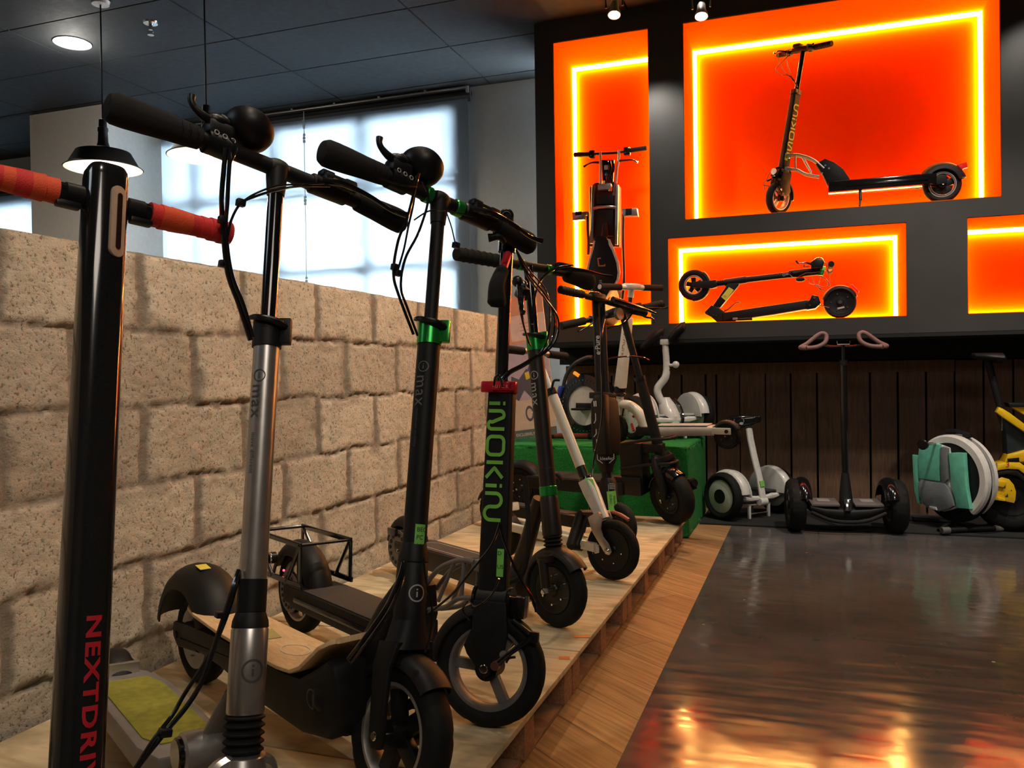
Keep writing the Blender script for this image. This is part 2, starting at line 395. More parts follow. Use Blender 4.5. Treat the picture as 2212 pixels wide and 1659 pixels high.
def floor_epoxy():
    m = bpy.data.materials.new('epoxy_coating'); m.use_nodes = True; nt = m.node_tree; b = nt.nodes['Principled BSDF']
    tc = nd(nt, 'ShaderNodeTexCoord')
    n1 = nd(nt, 'ShaderNodeTexNoise'); n1.inputs['Scale'].default_value = 1.3; n1.inputs['Detail'].default_value = 9; n1.inputs['Roughness'].default_value = .62
    nt.links.new(tc.outputs['Object'], n1.inputs[0])
    cr = nd(nt, 'ShaderNodeValToRGB'); cr.color_ramp.elements[0].position = .35; cr.color_ramp.elements[0].color = (.060, .056, .055, 1); cr.color_ramp.elements[1].position = .7; cr.color_ramp.elements[1].color = (.125, .120, .118, 1)
    nt.links.new(n1.outputs[0], cr.inputs[0])
    vo = nd(nt, 'ShaderNodeTexVoronoi'); vo.inputs['Scale'].default_value = 9; nt.links.new(tc.outputs['Object'], vo.inputs[0])
    nf = nd(nt, 'ShaderNodeTexNoise'); nf.inputs['Scale'].default_value = 60; nt.links.new(tc.outputs['Object'], nf.inputs[0])
    ad = nd(nt, 'ShaderNodeMath', operation='MULTIPLY_ADD'); ad.inputs[1].default_value = .09; nt.links.new(nf.outputs[0], ad.inputs[0]); nt.links.new(vo.outputs[0], ad.inputs[2])
    lt = nd(nt, 'ShaderNodeMath', operation='LESS_THAN'); lt.inputs[1].default_value = .095; nt.links.new(ad.outputs[0], lt.inputs[0])
    vr = nd(nt, 'ShaderNodeMath', operation='GREATER_THAN'); vr.inputs[1].default_value = .62
    sp = nd(nt, 'ShaderNodeSeparateColor'); nt.links.new(vo.outputs['Color'], sp.inputs[0]); nt.links.new(sp.outputs[0], vr.inputs[0])
    ml = nd(nt, 'ShaderNodeMath', operation='MULTIPLY'); nt.links.new(lt.outputs[0], ml.inputs[0]); nt.links.new(vr.outputs[0], ml.inputs[1])
    mx = nd(nt, 'ShaderNodeMixRGB'); mx.inputs[2].default_value = (.42, .38, .35, 1)
    nt.links.new(ml.outputs[0], mx.inputs[0]); nt.links.new(cr.outputs[0], mx.inputs[1]); nt.links.new(mx.outputs[0], b.inputs['Base Color'])
    ms = nd(nt, 'ShaderNodeMapping'); ms.inputs['Scale'].default_value = (1.2, 9, 1); ms.inputs['Rotation'].default_value = (0, 0, R(-35)); nt.links.new(tc.outputs['Object'], ms.inputs[0])
    n3 = nd(nt, 'ShaderNodeTexNoise'); n3.inputs['Scale'].default_value = 3.0; n3.inputs['Detail'].default_value = 6; nt.links.new(ms.outputs[0], n3.inputs[0])
    mr = nd(nt, 'ShaderNodeMapRange'); mr.inputs[1].default_value = .3; mr.inputs[2].default_value = .7; mr.inputs[3].default_value = .07; mr.inputs[4].default_value = .21
    nt.links.new(n3.outputs[0], mr.inputs[0]); nt.links.new(mr.outputs[0], b.inputs['Roughness'])
    n2 = nd(nt, 'ShaderNodeTexNoise'); n2.inputs['Scale'].default_value = 2.2; n2.inputs['Detail'].default_value = 3; nt.links.new(tc.outputs['Object'], n2.inputs[0])
    bp = nd(nt, 'ShaderNodeBump'); bp.inputs['Strength'].default_value = .35; bp.inputs['Distance'].default_value = .02
    nt.links.new(n2.outputs[0], bp.inputs['Height']); nt.links.new(bp.outputs[0], b.inputs['Normal'])
    b.inputs['Specular IOR Level'].default_value = .4; MATS['epoxy'] = m
floor_epoxy()
XL, XR, YB, YW = -9.5, 4.2, -3.2, 6.30
mb = MB(); mb.box(((XL - .43) / 2, (YB + 9) / 2, -.05), (-.43 - XL, 9 - YB, .1), 'vinyl'); struct('floor_planks', mb)
mb = MB(); mb.box(((XR - .43) / 2, (YB + YW) / 2, -.05), (XR + .43, YW - YB, .1), 'epoxy'); struct('floor_coated', mb)

# ceiling tiles
mat('ceil', (.0115, .014, .0155), .8, noise=.05, bump=.3, bscale=150); mat('ceil_gap', (.006, .007, .008), .9)
mb = MB()
mb.box(((XL + XR) / 2, (YB + 9) / 2, CEIL + .04), (XR - XL, 9 - YB, .04), 'ceil_gap')
x = -4.95 - 1.3 * 4
while x < XR:
    y = 4.78 - .655 * 13
    while y < 9:
        x0, x1 = max(x + .006, XL), min(x + 1.294, XR); y0, y1 = max(y + .006, YB), min(y + .649, 9)
        if x1 > x0 and y1 > y0: mb.box(((x0 + x1) / 2, (y0 + y1) / 2, CEIL + .008), (x1 - x0, y1 - y0, .016), 'ceil')
        y += .655
    x += 1.3
struct('ceiling', mb)

mat('wall_dark', (.040, .038, .037), .42, noise=.06, nscale=5); mat('wall_grey', (.52, .53, .51), .8, noise=.04, bump=.15, bscale=120)
mat('wall_black', (.008, .008, .008), .9); mat('wall_white', (.80, .78, .72), .8, noise=.04); mat('wall_side', (.10, .10, .10), .8)
mb = MB(); mb.box((XR + .05, (YB + 9) / 2, 1.6), (.1, 9 - YB, 3.4), 'wall_side'); struct('wall_right', mb)
mb = MB(); mb.box((XL - .05, (YB + 9) / 2, 1.6), (.1, 9 - YB, 3.4), 'wall_white'); struct('wall_left', mb)
mb = MB(); mb.box(((XL + XR) / 2, YB - .05, 1.6), (XR - XL, .1, 3.4), 'wall_side'); struct('wall_behind', mb)
# window wall: pieces round the two openings
def wall_with_hole(name, x0, x1, z0, z1, hx0, hx1, hz0, hz1, y0, y1, m):
    mb = MB(); yc, yt = (y0 + y1) / 2, y1 - y0
    for a, b_, c, d in ((x0, hx0, z0, z1), (hx1, x1, z0, z1), (hx0, hx1, z0, hz0), (hx0, hx1, hz1, z1)):
        if b_ - a > 1e-3 and d - c > 1e-3: mb.box(((a + b_) / 2, yc, (c + d) / 2), (b_ - a, yt, d - c), m)
    return struct(name, mb)
wall_with_hole('wall_window', -6.05, -1.6, 0, 3.25, -5.62, -2.62, .95, 3.10, 6.26, 6.46, 'wall_grey')
mb = MB(); mb.box((-5.965, 6.0, 1.625), (.81, 1.0, 3.25), 'wall_white'); struct('wall_pillar', mb)
wall_with_hole('wall_far', -9.5, -5.9, 0, 3.25, -9.3, -7.35, .9, 2.78, 6.5, 6.62, 'wall_grey')
def window(n, x0, x1, z0, z1, y, vx, hz):
    mb = MB(); w = .06; d = .07
    for xx in (x0 + w / 2, x1 - w / 2): mb.box((xx, y, (z0 + z1) / 2), (w, d, z1 - z0), 'alu', bev=.004)
    for zz in (z0 + w / 2, z1 - w / 2): mb.box(((x0 + x1) / 2, y, zz), (x1 - x0 - 2 * w, d, w), 'alu', bev=.004)
    for xx in vx: mb.box((xx, y, (z0 + z1) / 2), (.075, .06, z1 - z0 - 2 * w), 'alu', bev=.004)
    for zz in hz: mb.box(((x0 + x1) / 2, y, zz), (x1 - x0 - 2 * w, .055, .07), 'alu', bev=.004)
    o = struct('window_%d' % n, mb)
    g = MB(); g.box(((x0 + x1) / 2, y + .001, (z0 + z1) / 2), (x1 - x0 - .02, .006, z1 - z0 - .02), 'glass'); gp = g.build('glass_pane', o)
    return o
gm = bpy.data.materials.new('glass'); gm.use_nodes = True; nt = gm.node_tree; nt.nodes.clear()
o_ = nd(nt, 'ShaderNodeOutputMaterial'); tr = nd(nt, 'ShaderNodeBsdfTransparent'); tr.inputs[0].default_value = (.93, .97, .98, 1); gl = nd(nt, 'ShaderNodeBsdfGlossy'); gl.inputs['Roughness'].default_value = .02
fr = nd(nt, 'ShaderNodeFresnel'); mxs = nd(nt, 'ShaderNodeMixShader'); nt.links.new(fr.outputs[0], mxs.inputs[0]); nt.links.new(tr.outputs[0], mxs.inputs[1]); nt.links.new(gl.outputs[0], mxs.inputs[2]); nt.links.new(mxs.outputs[0], o_.inputs[0])
MATS['glass'] = gm
window(1, -5.62, -2.62, .95, 3.10, 6.305, (-3.49, -4.36, -5.2), (2.49, 1.83, 1.2))
window(2, -9.3, -7.35, .9, 2.78, 6.56, (-8.3,), (1.9,))
# roller blind: woven screen, light passes through it
fm = bpy.data.materials.new('screen_fabric'); fm.use_nodes = True; nt = fm.node_tree; nt.nodes.clear()
o_ = nd(nt, 'ShaderNodeOutputMaterial'); tl = nd(nt, 'ShaderNodeBsdfTranslucent'); tl.inputs[0].default_value = (.62, .66, .70, 1)
df = nd(nt, 'ShaderNodeBsdfDiffuse'); df.inputs[0].default_value = (.30, .32, .34, 1); tr = nd(nt, 'ShaderNodeBsdfTransparent')
wv = nd(nt, 'ShaderNodeTexNoise'); wv.inputs['Scale'].default_value = 40
m1 = nd(nt, 'ShaderNodeMixShader'); m1.inputs[0].default_value = .6; m2 = nd(nt, 'ShaderNodeMixShader'); m2.inputs[0].default_value = .08
nt.links.new(df.outputs[0], m1.inputs[1]); nt.links.new(tl.outputs[0], m1.inputs[2]); nt.links.new(m1.outputs[0], m2.inputs[1]); nt.links.new(tr.outputs[0], m2.inputs[2]); nt.links.new(m2.outputs[0], o_.inputs[0])
MATS['screen'] = fm
def blind(x0, x1, zt, zb, y, label):
    root = empty('roller_blind', (x0, y, zt), label, 'window blind')
    I = Matrix.Translation(Vector((-x0, -y, -zt)))
    mb = MB(I); mb.cyl((x0 + .01, y, zt - .045), (x1 - .01, y, zt - .045), .032, 'satin'); mb.build('roller_tube', root)
    mb = MB(I); mb.box(((x0 + x1) / 2, y - .036, (zt + zb) / 2 - .05), (x1 - x0 - .03, .0015, zt - zb - .1), 'screen'); mb.build('fabric', root)
    mb = MB(I); mb.box(((x0 + x1) / 2, y - .02, zt - .065), (x1 - x0, .006, .11), 'shade_band'); mb.build('valance', root)
    mb = MB(I); mb.box(((x0 + x1) / 2, y - .052, zt - .014), (x1 - x0, .012, .014), 'alu', bev=.003)
    xx = x0 + .2
    while xx < x1: mb.box((xx, y - .055, zt - .002), (.02, .02, .014), 'alu', bev=.003); xx += .42
    mb.box((x1 - .012, y - .055, zt - .035), (.02, .03, .05), 'alu', bev=.004); mb.build('rail', root)
    return root
blind(-5.60, -2.50, 3.235, .85, 6.215, 'wide screen roller blind glowing in front of the big window')
blind(-9.4, -7.25, 2.95, .85, 6.46, 'far left blind beyond the white pillar, only its edge in view')
for (x_, y_, zs) in ((-4.02, 6.155, (3.12, 3.0, 2.47, 1.78)),):
    root = empty('blind_chain', (x_, y_, 3.2), 'pull chain hanging in front of the glowing blind', 'blind chain'); I = Matrix.Translation(Vector((-x_, -y_, -3.2)))
    mb = MB(I); mb.cyl((x_, y_, 3.2), (x_, y_, .95), .0035, 'clearplastic', n=8); mb.build('chain', root)
    for z_ in zs:
        mb = MB(I)
        for k in range(3): mb.box((x_, y_, z_ - .028 * k), (.022, .012, .022), 'pale_blue', bev=.003)
        mb.build('connector', root)

# block wall, a displaced grid with real joints
def block_wall():
    X0 = -1.69; y0, y1, z0, z1 = -.6, 4.56, 0., 1.273; st = .0085
    ys = np.arange(y0, y1 + 1e-6, st); ys[-1] = y1; zs = np.linspace(z0, z1, int((z1 - z0) / st)); rng = np.random.RandomState(3)
    def smooth(n, m, cell, seed):
        r_ = np.random.RandomState(seed); g = r_.rand(int(n / cell) + 3, int(m / cell) + 3)
        a = np.arange(n) / cell; b = np.arange(m) / cell; ia = a.astype(int); ib = b.astype(int); fa = (a - ia)[:, None]; fb = (b - ib)[None, :]
        fa = fa * fa * (3 - 2 * fa); fb = fb * fb * (3 - 2 * fb)
        return g[ia][:, ib] * (1 - fa) * (1 - fb) + g[ia + 1][:, ib] * fa * (1 - fb) + g[ia][:, ib + 1] * (1 - fa) * fb + g[ia + 1][:, ib + 1] * fa * fb
    n, m_ = len(ys), len(zs); Yg, Zg = np.meshgrid(ys, zs, indexing='ij')
    wob = (smooth(n, m_, 14, 1) - .5) * .016; wob2 = (smooth(n, m_, 11, 2) - .5) * .016
    zz = (z1 - Zg + wob) / .2095; row = np.floor(zz).astype(int); fz = (zz - row) * .2095
    off = np.where(row % 2 == 0, 1.387, 1.594 + .0)
    yy = (Yg + wob2 - off + .0175) / .428; col = np.floor(yy).astype(int); fy = (yy - col) * .428
    dz = np.minimum(fz, .2095 - fz) - .007; dz = np.where((row == 0) & (fz < .1), .2, dz)
    dy = np.minimum(fy, .428 - fy) - .0175
    d = np.minimum(dz, dy) + (smooth(n, m_, 2.2, 4) - .5) * .012
    blk = 1 / (1 + np.exp(-d / .0016))
    rgh = (smooth(n, m_, 1.6, 5) - .5) * .0045 + (smooth(n, m_, 6, 6) - .5) * .004
    h = np.random.RandomState(9).rand(12, 40); pr = h[np.clip(row, 0, 11), (col + 15) % 40]
    crack = np.clip(1 - np.abs(dz + .007 - .0035 + (smooth(n, m_, 3, 21) - .5) * .010) / .0045, 0, 1) * np.clip(smooth(n, m_, 12, 22) * 3 - .9, 0, 1)
    disp = blk * .0055 + rgh + (pr - .5) * .006 - crack * .009
    tint = pr * .7 + .3 * smooth(n, m_, 9, 8)
    smear = np.clip((smooth(n, m_, 9, 12) - .60) * 5, 0, 1) * np.clip(1 - np.maximum(d, 0) / .035, 0, 1)
    v = np.stack([X0 - .006 + disp, Yg, Zg], -1).reshape(-1, 3)
    idx = np.arange(n * m_).reshape(n, m_); q = np.stack([idx[:-1, :-1], idx[1:, :-1], idx[1:, 1:], idx[:-1, 1:]], -1).reshape(-1, 4)
    nv = len(v); xb = X0 - .20
    ext = np.array([(xb, y0, z0), (xb, y1, z0), (xb, y1, z1), (xb, y0, z1)])
    v = np.vstack([v, ext]); faces = [tuple(int(a) for a in f) for f in q]
    b0, b1, b2, b3 = nv, nv + 1, nv + 2, nv + 3
    faces.append((b0, b3, b2, b1))
    faces.append(tuple([int(i) for i in idx[-1, :]]) + (b2, b1)); faces.append(tuple([int(i) for i in idx[0, ::-1]]) + (b0, b3))
    faces.append(tuple([int(i) for i in idx[::-1, -1]]) + (b3, b2))
    me = bpy.data.meshes.new('block_wall'); me.from_pydata([tuple(map(float, a)) for a in v], [], faces)
    a1 = me.attributes.new('joint', 'FLOAT', 'POINT'); a1.data.foreach_set('value', np.concatenate([np.maximum(np.maximum(1 - blk.ravel(), smear.ravel() * .8), crack.ravel() * 2.2), np.zeros(4)]).astype(np.float32))
    a2 = me.attributes.new('tint', 'FLOAT', 'POINT'); a2.data.foreach_set('value', np.concatenate([tint.ravel(), np.full(4, .5)]).astype(np.float32))
    me.shade_smooth(); me.set_sharp_from_angle(angle=R(60))
    m = bpy.data.materials.new('concrete_block'); m.use_nodes = True; nt = m.node_tree; b = nt.nodes['Principled BSDF']
    tc = nd(nt, 'ShaderNodeTexCoord'); at_ = nd(nt, 'ShaderNodeAttribute', attribute_name='tint'); aj = nd(nt, 'ShaderNodeAttribute', attribute_name='joint')
    cr = nd(nt, 'ShaderNodeValToRGB'); cr.color_ramp.elements[0].color = (.42, .37, .30, 1); cr.color_ramp.elements[1].color = (.62, .56, .46, 1); cr.color_ramp.elements[0].position = .1; cr.color_ramp.elements[1].position = .9
    nt.links.new(at_.outputs['Fac'], cr.inputs[0])
    vo = nd(nt, 'ShaderNodeTexVoronoi'); vo.inputs['Scale'].default_value = 150; nt.links.new(tc.outputs['Object'], vo.inputs[0])
    nz = nd(nt, 'ShaderNodeTexNoise'); nz.inputs['Scale'].default_value = 105; nz.inputs['Detail'].default_value = 6; nz.inputs['Roughness'].default_value = .7; nt.links.new(tc.outputs['Object'], nz.inputs[0])
    pit = nd(nt, 'ShaderNodeMapRange'); pit.inputs[1].default_value = .38; pit.inputs[2].default_value = .45; nt.links.new(nz.outputs[0], pit.inputs[0])
    mxp = nd(nt, 'ShaderNodeMixRGB', blend_type='MULTIPLY'); mxp.inputs[0].default_value = 1
    pc = nd(nt, 'ShaderNodeValToRGB'); pc.color_ramp.elements[0].color = (.40, .37, .35, 1); pc.color_ramp.elements[1].color = (1, 1, 1, 1); nt.links.new(pit.outputs[0], pc.inputs[0])
    nt.links.new(cr.outputs[0], mxp.inputs[1]); nt.links.new(pc.outputs[0], mxp.inputs[2])
    mj = nd(nt, 'ShaderNodeMixRGB'); mj.inputs[2].default_value = (.24, .205, .165, 1); nt.links.new(aj.outputs['Fac'], mj.inputs[0]); nt.links.new(mxp.outputs[0], mj.inputs[1])
    nt.links.new(mj.outputs[0], b.inputs['Base Color']); b.inputs['Roughness'].default_value = .95; b.inputs['Specular IOR Level'].default_value = .15
    bp = nd(nt, 'ShaderNodeBump'); bp.inputs['Strength'].default_value = .9; bp.inputs['Distance'].default_value = .005
    nt.links.new(nz.outputs[0], bp.inputs['Height']); nt.links.new(bp.outputs[0], b.inputs['Normal'])
    me.materials.append(m); o = bpy.data.objects.new('wall_block', me); COL.objects.link(o); o['kind'] = 'structure'
block_wall()

# niche wall (dark) with four lit recesses
YF, YN = 5.30, 5.80
zf0, zf1 = 1.137, 3.25
NX = {'tall': (-1.550, -.921, 1.235, 3.111), 'big': (-.705, 1.040, 1.884, 3.111), 'low': (-.814, .556, 1.235, 1.776), 'edge': (.868, 2.6, 1.235, 1.779)}
def cells():
    xs = sorted({-1.677, XR} | {v for n_ in NX.values() for v in n_[:2]}); zs = sorted({zf0, zf1} | {v for n_ in NX.values() for v in n_[2:]})
    mb = MB()
    for a, b_ in zip(xs, xs[1:]):
        run = None
        for c, d in zip(zs, zs[1:]):
            mx_, mz = (a + b_) / 2, (c + d) / 2
            hole = any(n_[0] < mx_ < n_[1] and n_[2] < mz < n_[3] for n_ in NX.values())
            if not hole: mb.box((mx_, (YF + YN) / 2 - .0, mz), (b_ - a, YN - YF, d - c), 'wall_dark')
    mb.box(((XR - 1.677) / 2, YN + .04, (zf0 + zf1) / 2), (XR + 1.677, .07, zf1 - zf0), 'wall_dark')
    return mb
mb = cells()
bb = bmesh.new(); tmp = mb.build('wall_niches'); bb.from_mesh(tmp.data); bmesh.ops.remove_doubles(bb, verts=bb.verts, dist=1e-4)
# remove the inner faces shared by neighbouring cells
seen = {}
for f in bb.faces:
    k_ = tuple(round(c, 3) for c in f.calc_center_median()); seen.setdefault(k_, []).append(f)
bmesh.ops.delete(bb, geom=[f for fs in seen.values() if len(fs) > 1 for f in fs], context='FACES_ONLY')
bmesh.ops.recalc_face_normals(bb, faces=bb.faces); bb.to_mesh(tmp.data); bb.free(); tmp['kind'] = 'structure'
for p_ in tmp.data.polygons: p_.use_smooth = False
mat('niche_paint', (.92, .104, .0005), .8, noise=.02, spec=.0)
mat('led', (.9, .8, .5), .4, emit=(1.0, .74, .18), es=66)
LEDE = {'tall': 1.0, 'big': 1.0, 'low': 1.0, 'edge': 1.0}
for i, (nm, (x0, x1, z0, z1)) in enumerate(NX.items()):
    mb = MB(); t = .004
    mb.box(((x0 + x1) / 2, YN - t / 2 - .001, (z0 + z1) / 2), (x1 - x0, t, z1 - z0), 'niche_paint')
    yc, yd = (YF + YN) / 2 + .002, YN - YF - .006
    mb.box((x0 + t / 2, yc, (z0 + z1) / 2), (t, yd, z1 - z0), 'niche_paint'); mb.box((x1 - t / 2, yc, (z0 + z1) / 2), (t, yd, z1 - z0), 'niche_paint')
    mb.box(((x0 + x1) / 2, yc, z0 + t / 2), (x1 - x0, yd, t), 'niche_paint'); mb.box(((x0 + x1) / 2, yc, z1 - t / 2), (x1 - x0, yd, t), 'niche_paint')
    struct('wall_niche_lining' if i == 0 else 'wall_niche_lining.%03d' % i, mb)
    mb = MB(); s_ = .021; e_ = t + .001; yb = YN - t - .002 - s_ / 2
    mb.box(((x0 + x1) / 2, yb, z1 - e_ - s_ / 2), (x1 - x0 - 2 * e_, s_, s_), 'led'); mb.box(((x0 + x1) / 2, yb, z0 + e_ + s_ / 2), (x1 - x0 - 2 * e_, s_, s_), 'led')
    mb.box((x0 + e_ + s_ / 2, yb, (z0 + z1) / 2), (s_, s_, z1 - z0 - 2 * e_ - 2 * s_), 'led'); mb.box((x1 - e_ - s_ / 2, yb, (z0 + z1) / 2), (s_, s_, z1 - z0 - 2 * e_ - 2 * s_), 'led')
    o = mb.build('led_strip')
    tag(o, {'tall': 'glowing strip round the tall narrow recess at left', 'big': 'glowing strip round the largest recess, with the upright scooter', 'low': 'glowing strip round the low recess with the folded scooter', 'edge': 'glowing strip round the empty recess cut by the right edge'}[nm], 'led strip', 'yellow led strips in the orange recesses')
# recess under the niche wall: black band and plank panelling
mb = MB(); mb.box(((XR - 1.65) / 2, 6.0, 1.60), (XR + 1.65, .06, 3.3), 'wall_black'); struct('wall_back', mb)
mb = MB(); mb.box(((XR - 1.677) / 2, 5.55, zf0 - .012), (XR + 1.677, .5, .02), 'wall_black'); mb.box(((XR - 1.677) / 2, 5.885, 1.08), (XR + 1.677, .16, .17), 'wall_black'); struct('trim_1', mb)
mb = MB(); ztop = .985; gx = [-1.66, -1.49, -1.32, -1.15, -.98, -.82, -.655, -.583, -.425, -.261, -.095, .071, .236, .396, .561, .726, .89]
for a, b_ in zip(gx, gx[1:]):
    g_ = .013 if abs(a + .425) > .01 else .001
    mb.box(((a + b_) / 2, 5.915, .455), (b_ - a - g_, .02, .91), 'panel')
mb.box(((.89 - 1.66) / 2, 5.918, ztop - .037), (.89 + 1.66, .024, .075), 'panel')
x = .89
while x < XR:
    mb.box((x + .082, 5.925, .49), (.151, .02, .98), 'panel'); x += .163
struct('wall_panelling', mb)
mat('mat_black', (.014, .014, .014), .9, bump=.8, bscale=400)
mb = MB(); mb.box((1.75, 5.47, .006), (4.74, .62, .012), 'mat_black', bev=.004); o = mb.build('floor_mat'); tag(o, 'long thin black mat on the floor under the row of wheeled boards', 'mat')

# ceiling fittings
def pendant(x, y, zs, label):
    root = empty('pendant_lamp', (x, y, CEIL), label, 'pendant lamp', 'pendant lamps by the window'); I = Matrix.Identity(4); z = zs - CEIL
    mb = MB(); mb.cyl((0, 0, 0), (0, 0, -.022), .055, 'white', .05); mb.build('ceiling_rose', root)
    mb = MB(); mb.cyl((0, 0, -.02), (0, 0, z + .22), .005, 'satin', n=10); mb.build('cord', root)
    mb = MB(); mb.lathe([(.012, .24), (.022, .235), (.024, .19), (.030, .185), (.030, .165), (.027, .16), (.03, .10), (.042, .055)], 'satin', Matrix.Translation((0, 0, z)), 28); mb.build('lamp_holder', root)
    mb = MB(); mb.lathe([(.03, .058), (.10, .05), (.155, .035), (.20, -.045), (.225, -.062)], 'satin', Matrix.Translation((0, 0, z)), 48)
    mb.v = list(mb.v); sh = mb.build('lamp_shade', root)
    md = sh.modifiers.new('s', 'SOLIDIFY'); md.thickness = .003; md.offset = 0
    mb = MB(); mb.lathe([(.03, .052), (.098, .044), (.150, .029), (.195, -.050), (.221, -.065)], 'shade_in', Matrix.Translation((0, 0, z)), 48); o = mb.build('shade_lining', sh)
    mb = MB(); mb.lathe([(.0, -.055), (.03, -.05), (.048, -.03), (.05, -.01), (.035, .02), (.02, .045)], 'bulb', Matrix.Translation((0, 0, z)), 24); mb.build('bulb', root)
    lamp('POINT', (x, y, zs - .075), 38, (1, .87, .68), size=.05)
pendant(-4.05, 4.01, 2.29, 'pendant lamp hanging above the orange-taped handlebar')
pendant(-3.31, 4.05, 2.30, 'pendant lamp half hidden behind the second handlebar')
def downlight(x, y, label):
    root = empty('downlight', (x, y, CEIL), label, 'ceiling light')
    mb = MB(); mb.lathe([(.085, .0), (.118, -.001), (.120, -.006), (.10, -.010), (.086, -.004)], 'white', None, 40, closed=True); mb.build('trim_ring', root)
    mb = MB(); mb.lathe([(0, -.004), (.085, -.004), (.085, .0), (0, 0)], 'bulb_small', None, 40); mb.build('diffuser', root)
    lamp('POINT', (x, y, CEIL - .12), 9, (1, .95, .85), size=.06)
downlight(-4.727, 4.43, 'round recessed ceiling light shining at the upper left')
root = empty('sprinkler', (-3.99, 4.36, CEIL), 'small chrome fire sprinkler on the dark ceiling', 'sprinkler')
mb = MB(); mb.lathe([(.048, 0), (.044, -.010), (.016, -.014), (.014, -.02)], 'chrome', None, 28); mb.build('cover_plate', root)
mb = MB(); mb.cyl((0, 0, -.012), (0, 0, -.05), .012, 'chrome'); mb.tube([(-.016, 0, -.04), (-.02, 0, -.06), (-.006, 0, -.08)], .003, 'chrome'); mb.tube([(.016, 0, -.04), (.02, 0, -.06), (.006, 0, -.08)], .003, 'chrome'); mb.cyl((0, 0, -.08), (0, 0, -.084), .02, 'chrome'); mb.build('nozzle', root)
def track_head(u, v, y, label, aim, pw):
    p = at(u, v, Y=y); root = empty('track_spotlight', (p.x, p.y, CEIL), label, 'spotlight', 'spotlights above the orange recesses'); z = p.z - CEIL
    mb = MB(); mb.box((0, 0, -.02), (.10, .035, .04), 'satin', bev=.005); mb.build('track_adapter', root)
    mb = MB(); mb.cyl((0, 0, -.04), (0, 0, z + .10), .008, 'satin'); mb.tube([(-.048, 0, z + .04), (-.05, 0, z + .1), (.05, 0, z + .1), (.048, 0, z + .04)], .006, 'satin', smooth=False); mb.build('bracket', root)
    d = Vector((0.02, -.35, -1)).normalized(); aimd = (Vector(aim) - Vector((p.x, p.y, p.z))).normalized()
    M = Matrix.Translation((0, 0, z)) @ d.to_track_quat('Z', 'Y').to_matrix().to_4x4() @ Matrix.Scale(.75, 4)
    mb = MB(); mb.lathe([(.022, -.11), (.03, -.09), (.032, -.05), (.046, -.01), (.050, .012), (.044, .012), (.034, -.02)], 'alu', M, 32); mb.build('housing', root)
    mb = MB(); mb.lathe([(0, -.004), (.042, -.004), (.044, .004), (0, .006)], 'bulb_small', M, 28); mb.build('bulb', root)
    lamp('SPOT', Vector((p.x, p.y, p.z)) + d * .05 + aimd * .03, pw, (1, .93, .82), aim, .03, 58, .8)
track_head(1327, 30, 4.75, 'left one of two ceiling spotlights, above the tall recess', (-.82, 5.3, 2.35), 30)
track_head(1515, 33, 4.75, 'right one of two ceiling spotlights, above the big recess', (-.45, 5.3, 1.4), 12)
lamp('SPOT', (1.25, 4.75, 3.1), 26, (1, .93, .82), (1.22, 5.3, 2.35), .03, 58, .8)
lamp('SPOT', (-.55, 4.7, 3.1), 8, (1, .93, .82), (-.3, 5.6, 2.2), .03, 60, .8)

# show pallets
def pallet(y0, y1, label):
    root = empty('pallet', (-1.15, (y0 + y1) / 2, 0), label, 'pallet', 'low plywood pallets under the scooters'); x0, x1 = -1.672, -.615; cx = -1.15; cy = (y0 + y1) / 2
    mb = MB(); xa = x0
    mb.box(((x0 + x1) / 2 - cx, 0, .1325), (x1 - x0, y1 - y0 - .006, .015), 'ply', bev=.001); mb.build('top_board', root)
    mb = MB(); mb.box(((x0 + x1) / 2 - cx - .015, 0, .0075), (x1 - x0 - .03, y1 - y0 - .03, .015), 'ply_edge', bev=.001); mb.build('bottom_board', root)
    L = y1 - y0
    for ix, bx in enumerate((x0 + .06, (x0 + x1) / 2, x1 - .085)):
        for by in (y0 + .045, (y0 + y1) / 2, y1 - .045):
            mb = MB(); mb.box((bx - cx, by - cy, .07), (.13, .075, .11), 'chip', bev=.002); mb.build('block', root)
for i, (a, b_) in enumerate(((3.857, 4.56), (3.064, 3.857), (2.286, 3.064), (1.50, 2.286), (.715, 1.50))):
    pallet(a, b_, ['farthest pallet, touching the green carpeted box', 'pallet second from the green box, under the wheels with white fork', 'pallet third from the green box, carrying the larger orange scrap', 'pallet with the smaller orange scrap, under the three-spoke front wheel', 'nearest pallet, at the bottom edge of the photo'][i])
mat('orange_tag', (.85, .22, .05), .6)
for i, (u, v) in enumerate(((1257, 1375), (1219, 1421))):
    p = at(u, v, Z=.141); mb = MB(Matrix.Rotation(.3, 4, 'Z')); mb.box((0, 0, 0), (.05 - .02 * i, .02, .001), 'orange_tag'); o = mb.build('paper_tag'); o.location = (p.x, p.y, .1412)
    tag(o, ['larger orange paper scrap lying on the pallet edge', 'smaller orange paper scrap lying near the pallet joint'][i], 'paper scrap', 'orange paper scraps on a pallet')
# green carpeted box
mat('carpet', (.010, .20, .028), .95, noise=.45, nscale=160, bump=1., bscale=260)
mb = MB(); mb.box((0, 0, 0), (1.16, .88, .515), 'carpet', bev=.018, seg=3); o = mb.build('display_box'); o.location = (-1.20, 5.13, .2585)
dm = o.modifiers.new('sub', 'SUBSURF'); dm.subdivision_type = 'SIMPLE'; dm.levels = 5; dm.render_levels = 5
tx = bpy.data.textures.new('pile', 'CLOUDS'); tx.noise_scale = .006; d2 = o.modifiers.new('pile', 'DISPLACE'); d2.texture = tx; d2.strength = .008; d2.mid_level = 1.
tag(o, 'large display box covered in green grass carpet behind the pallets', 'display box')
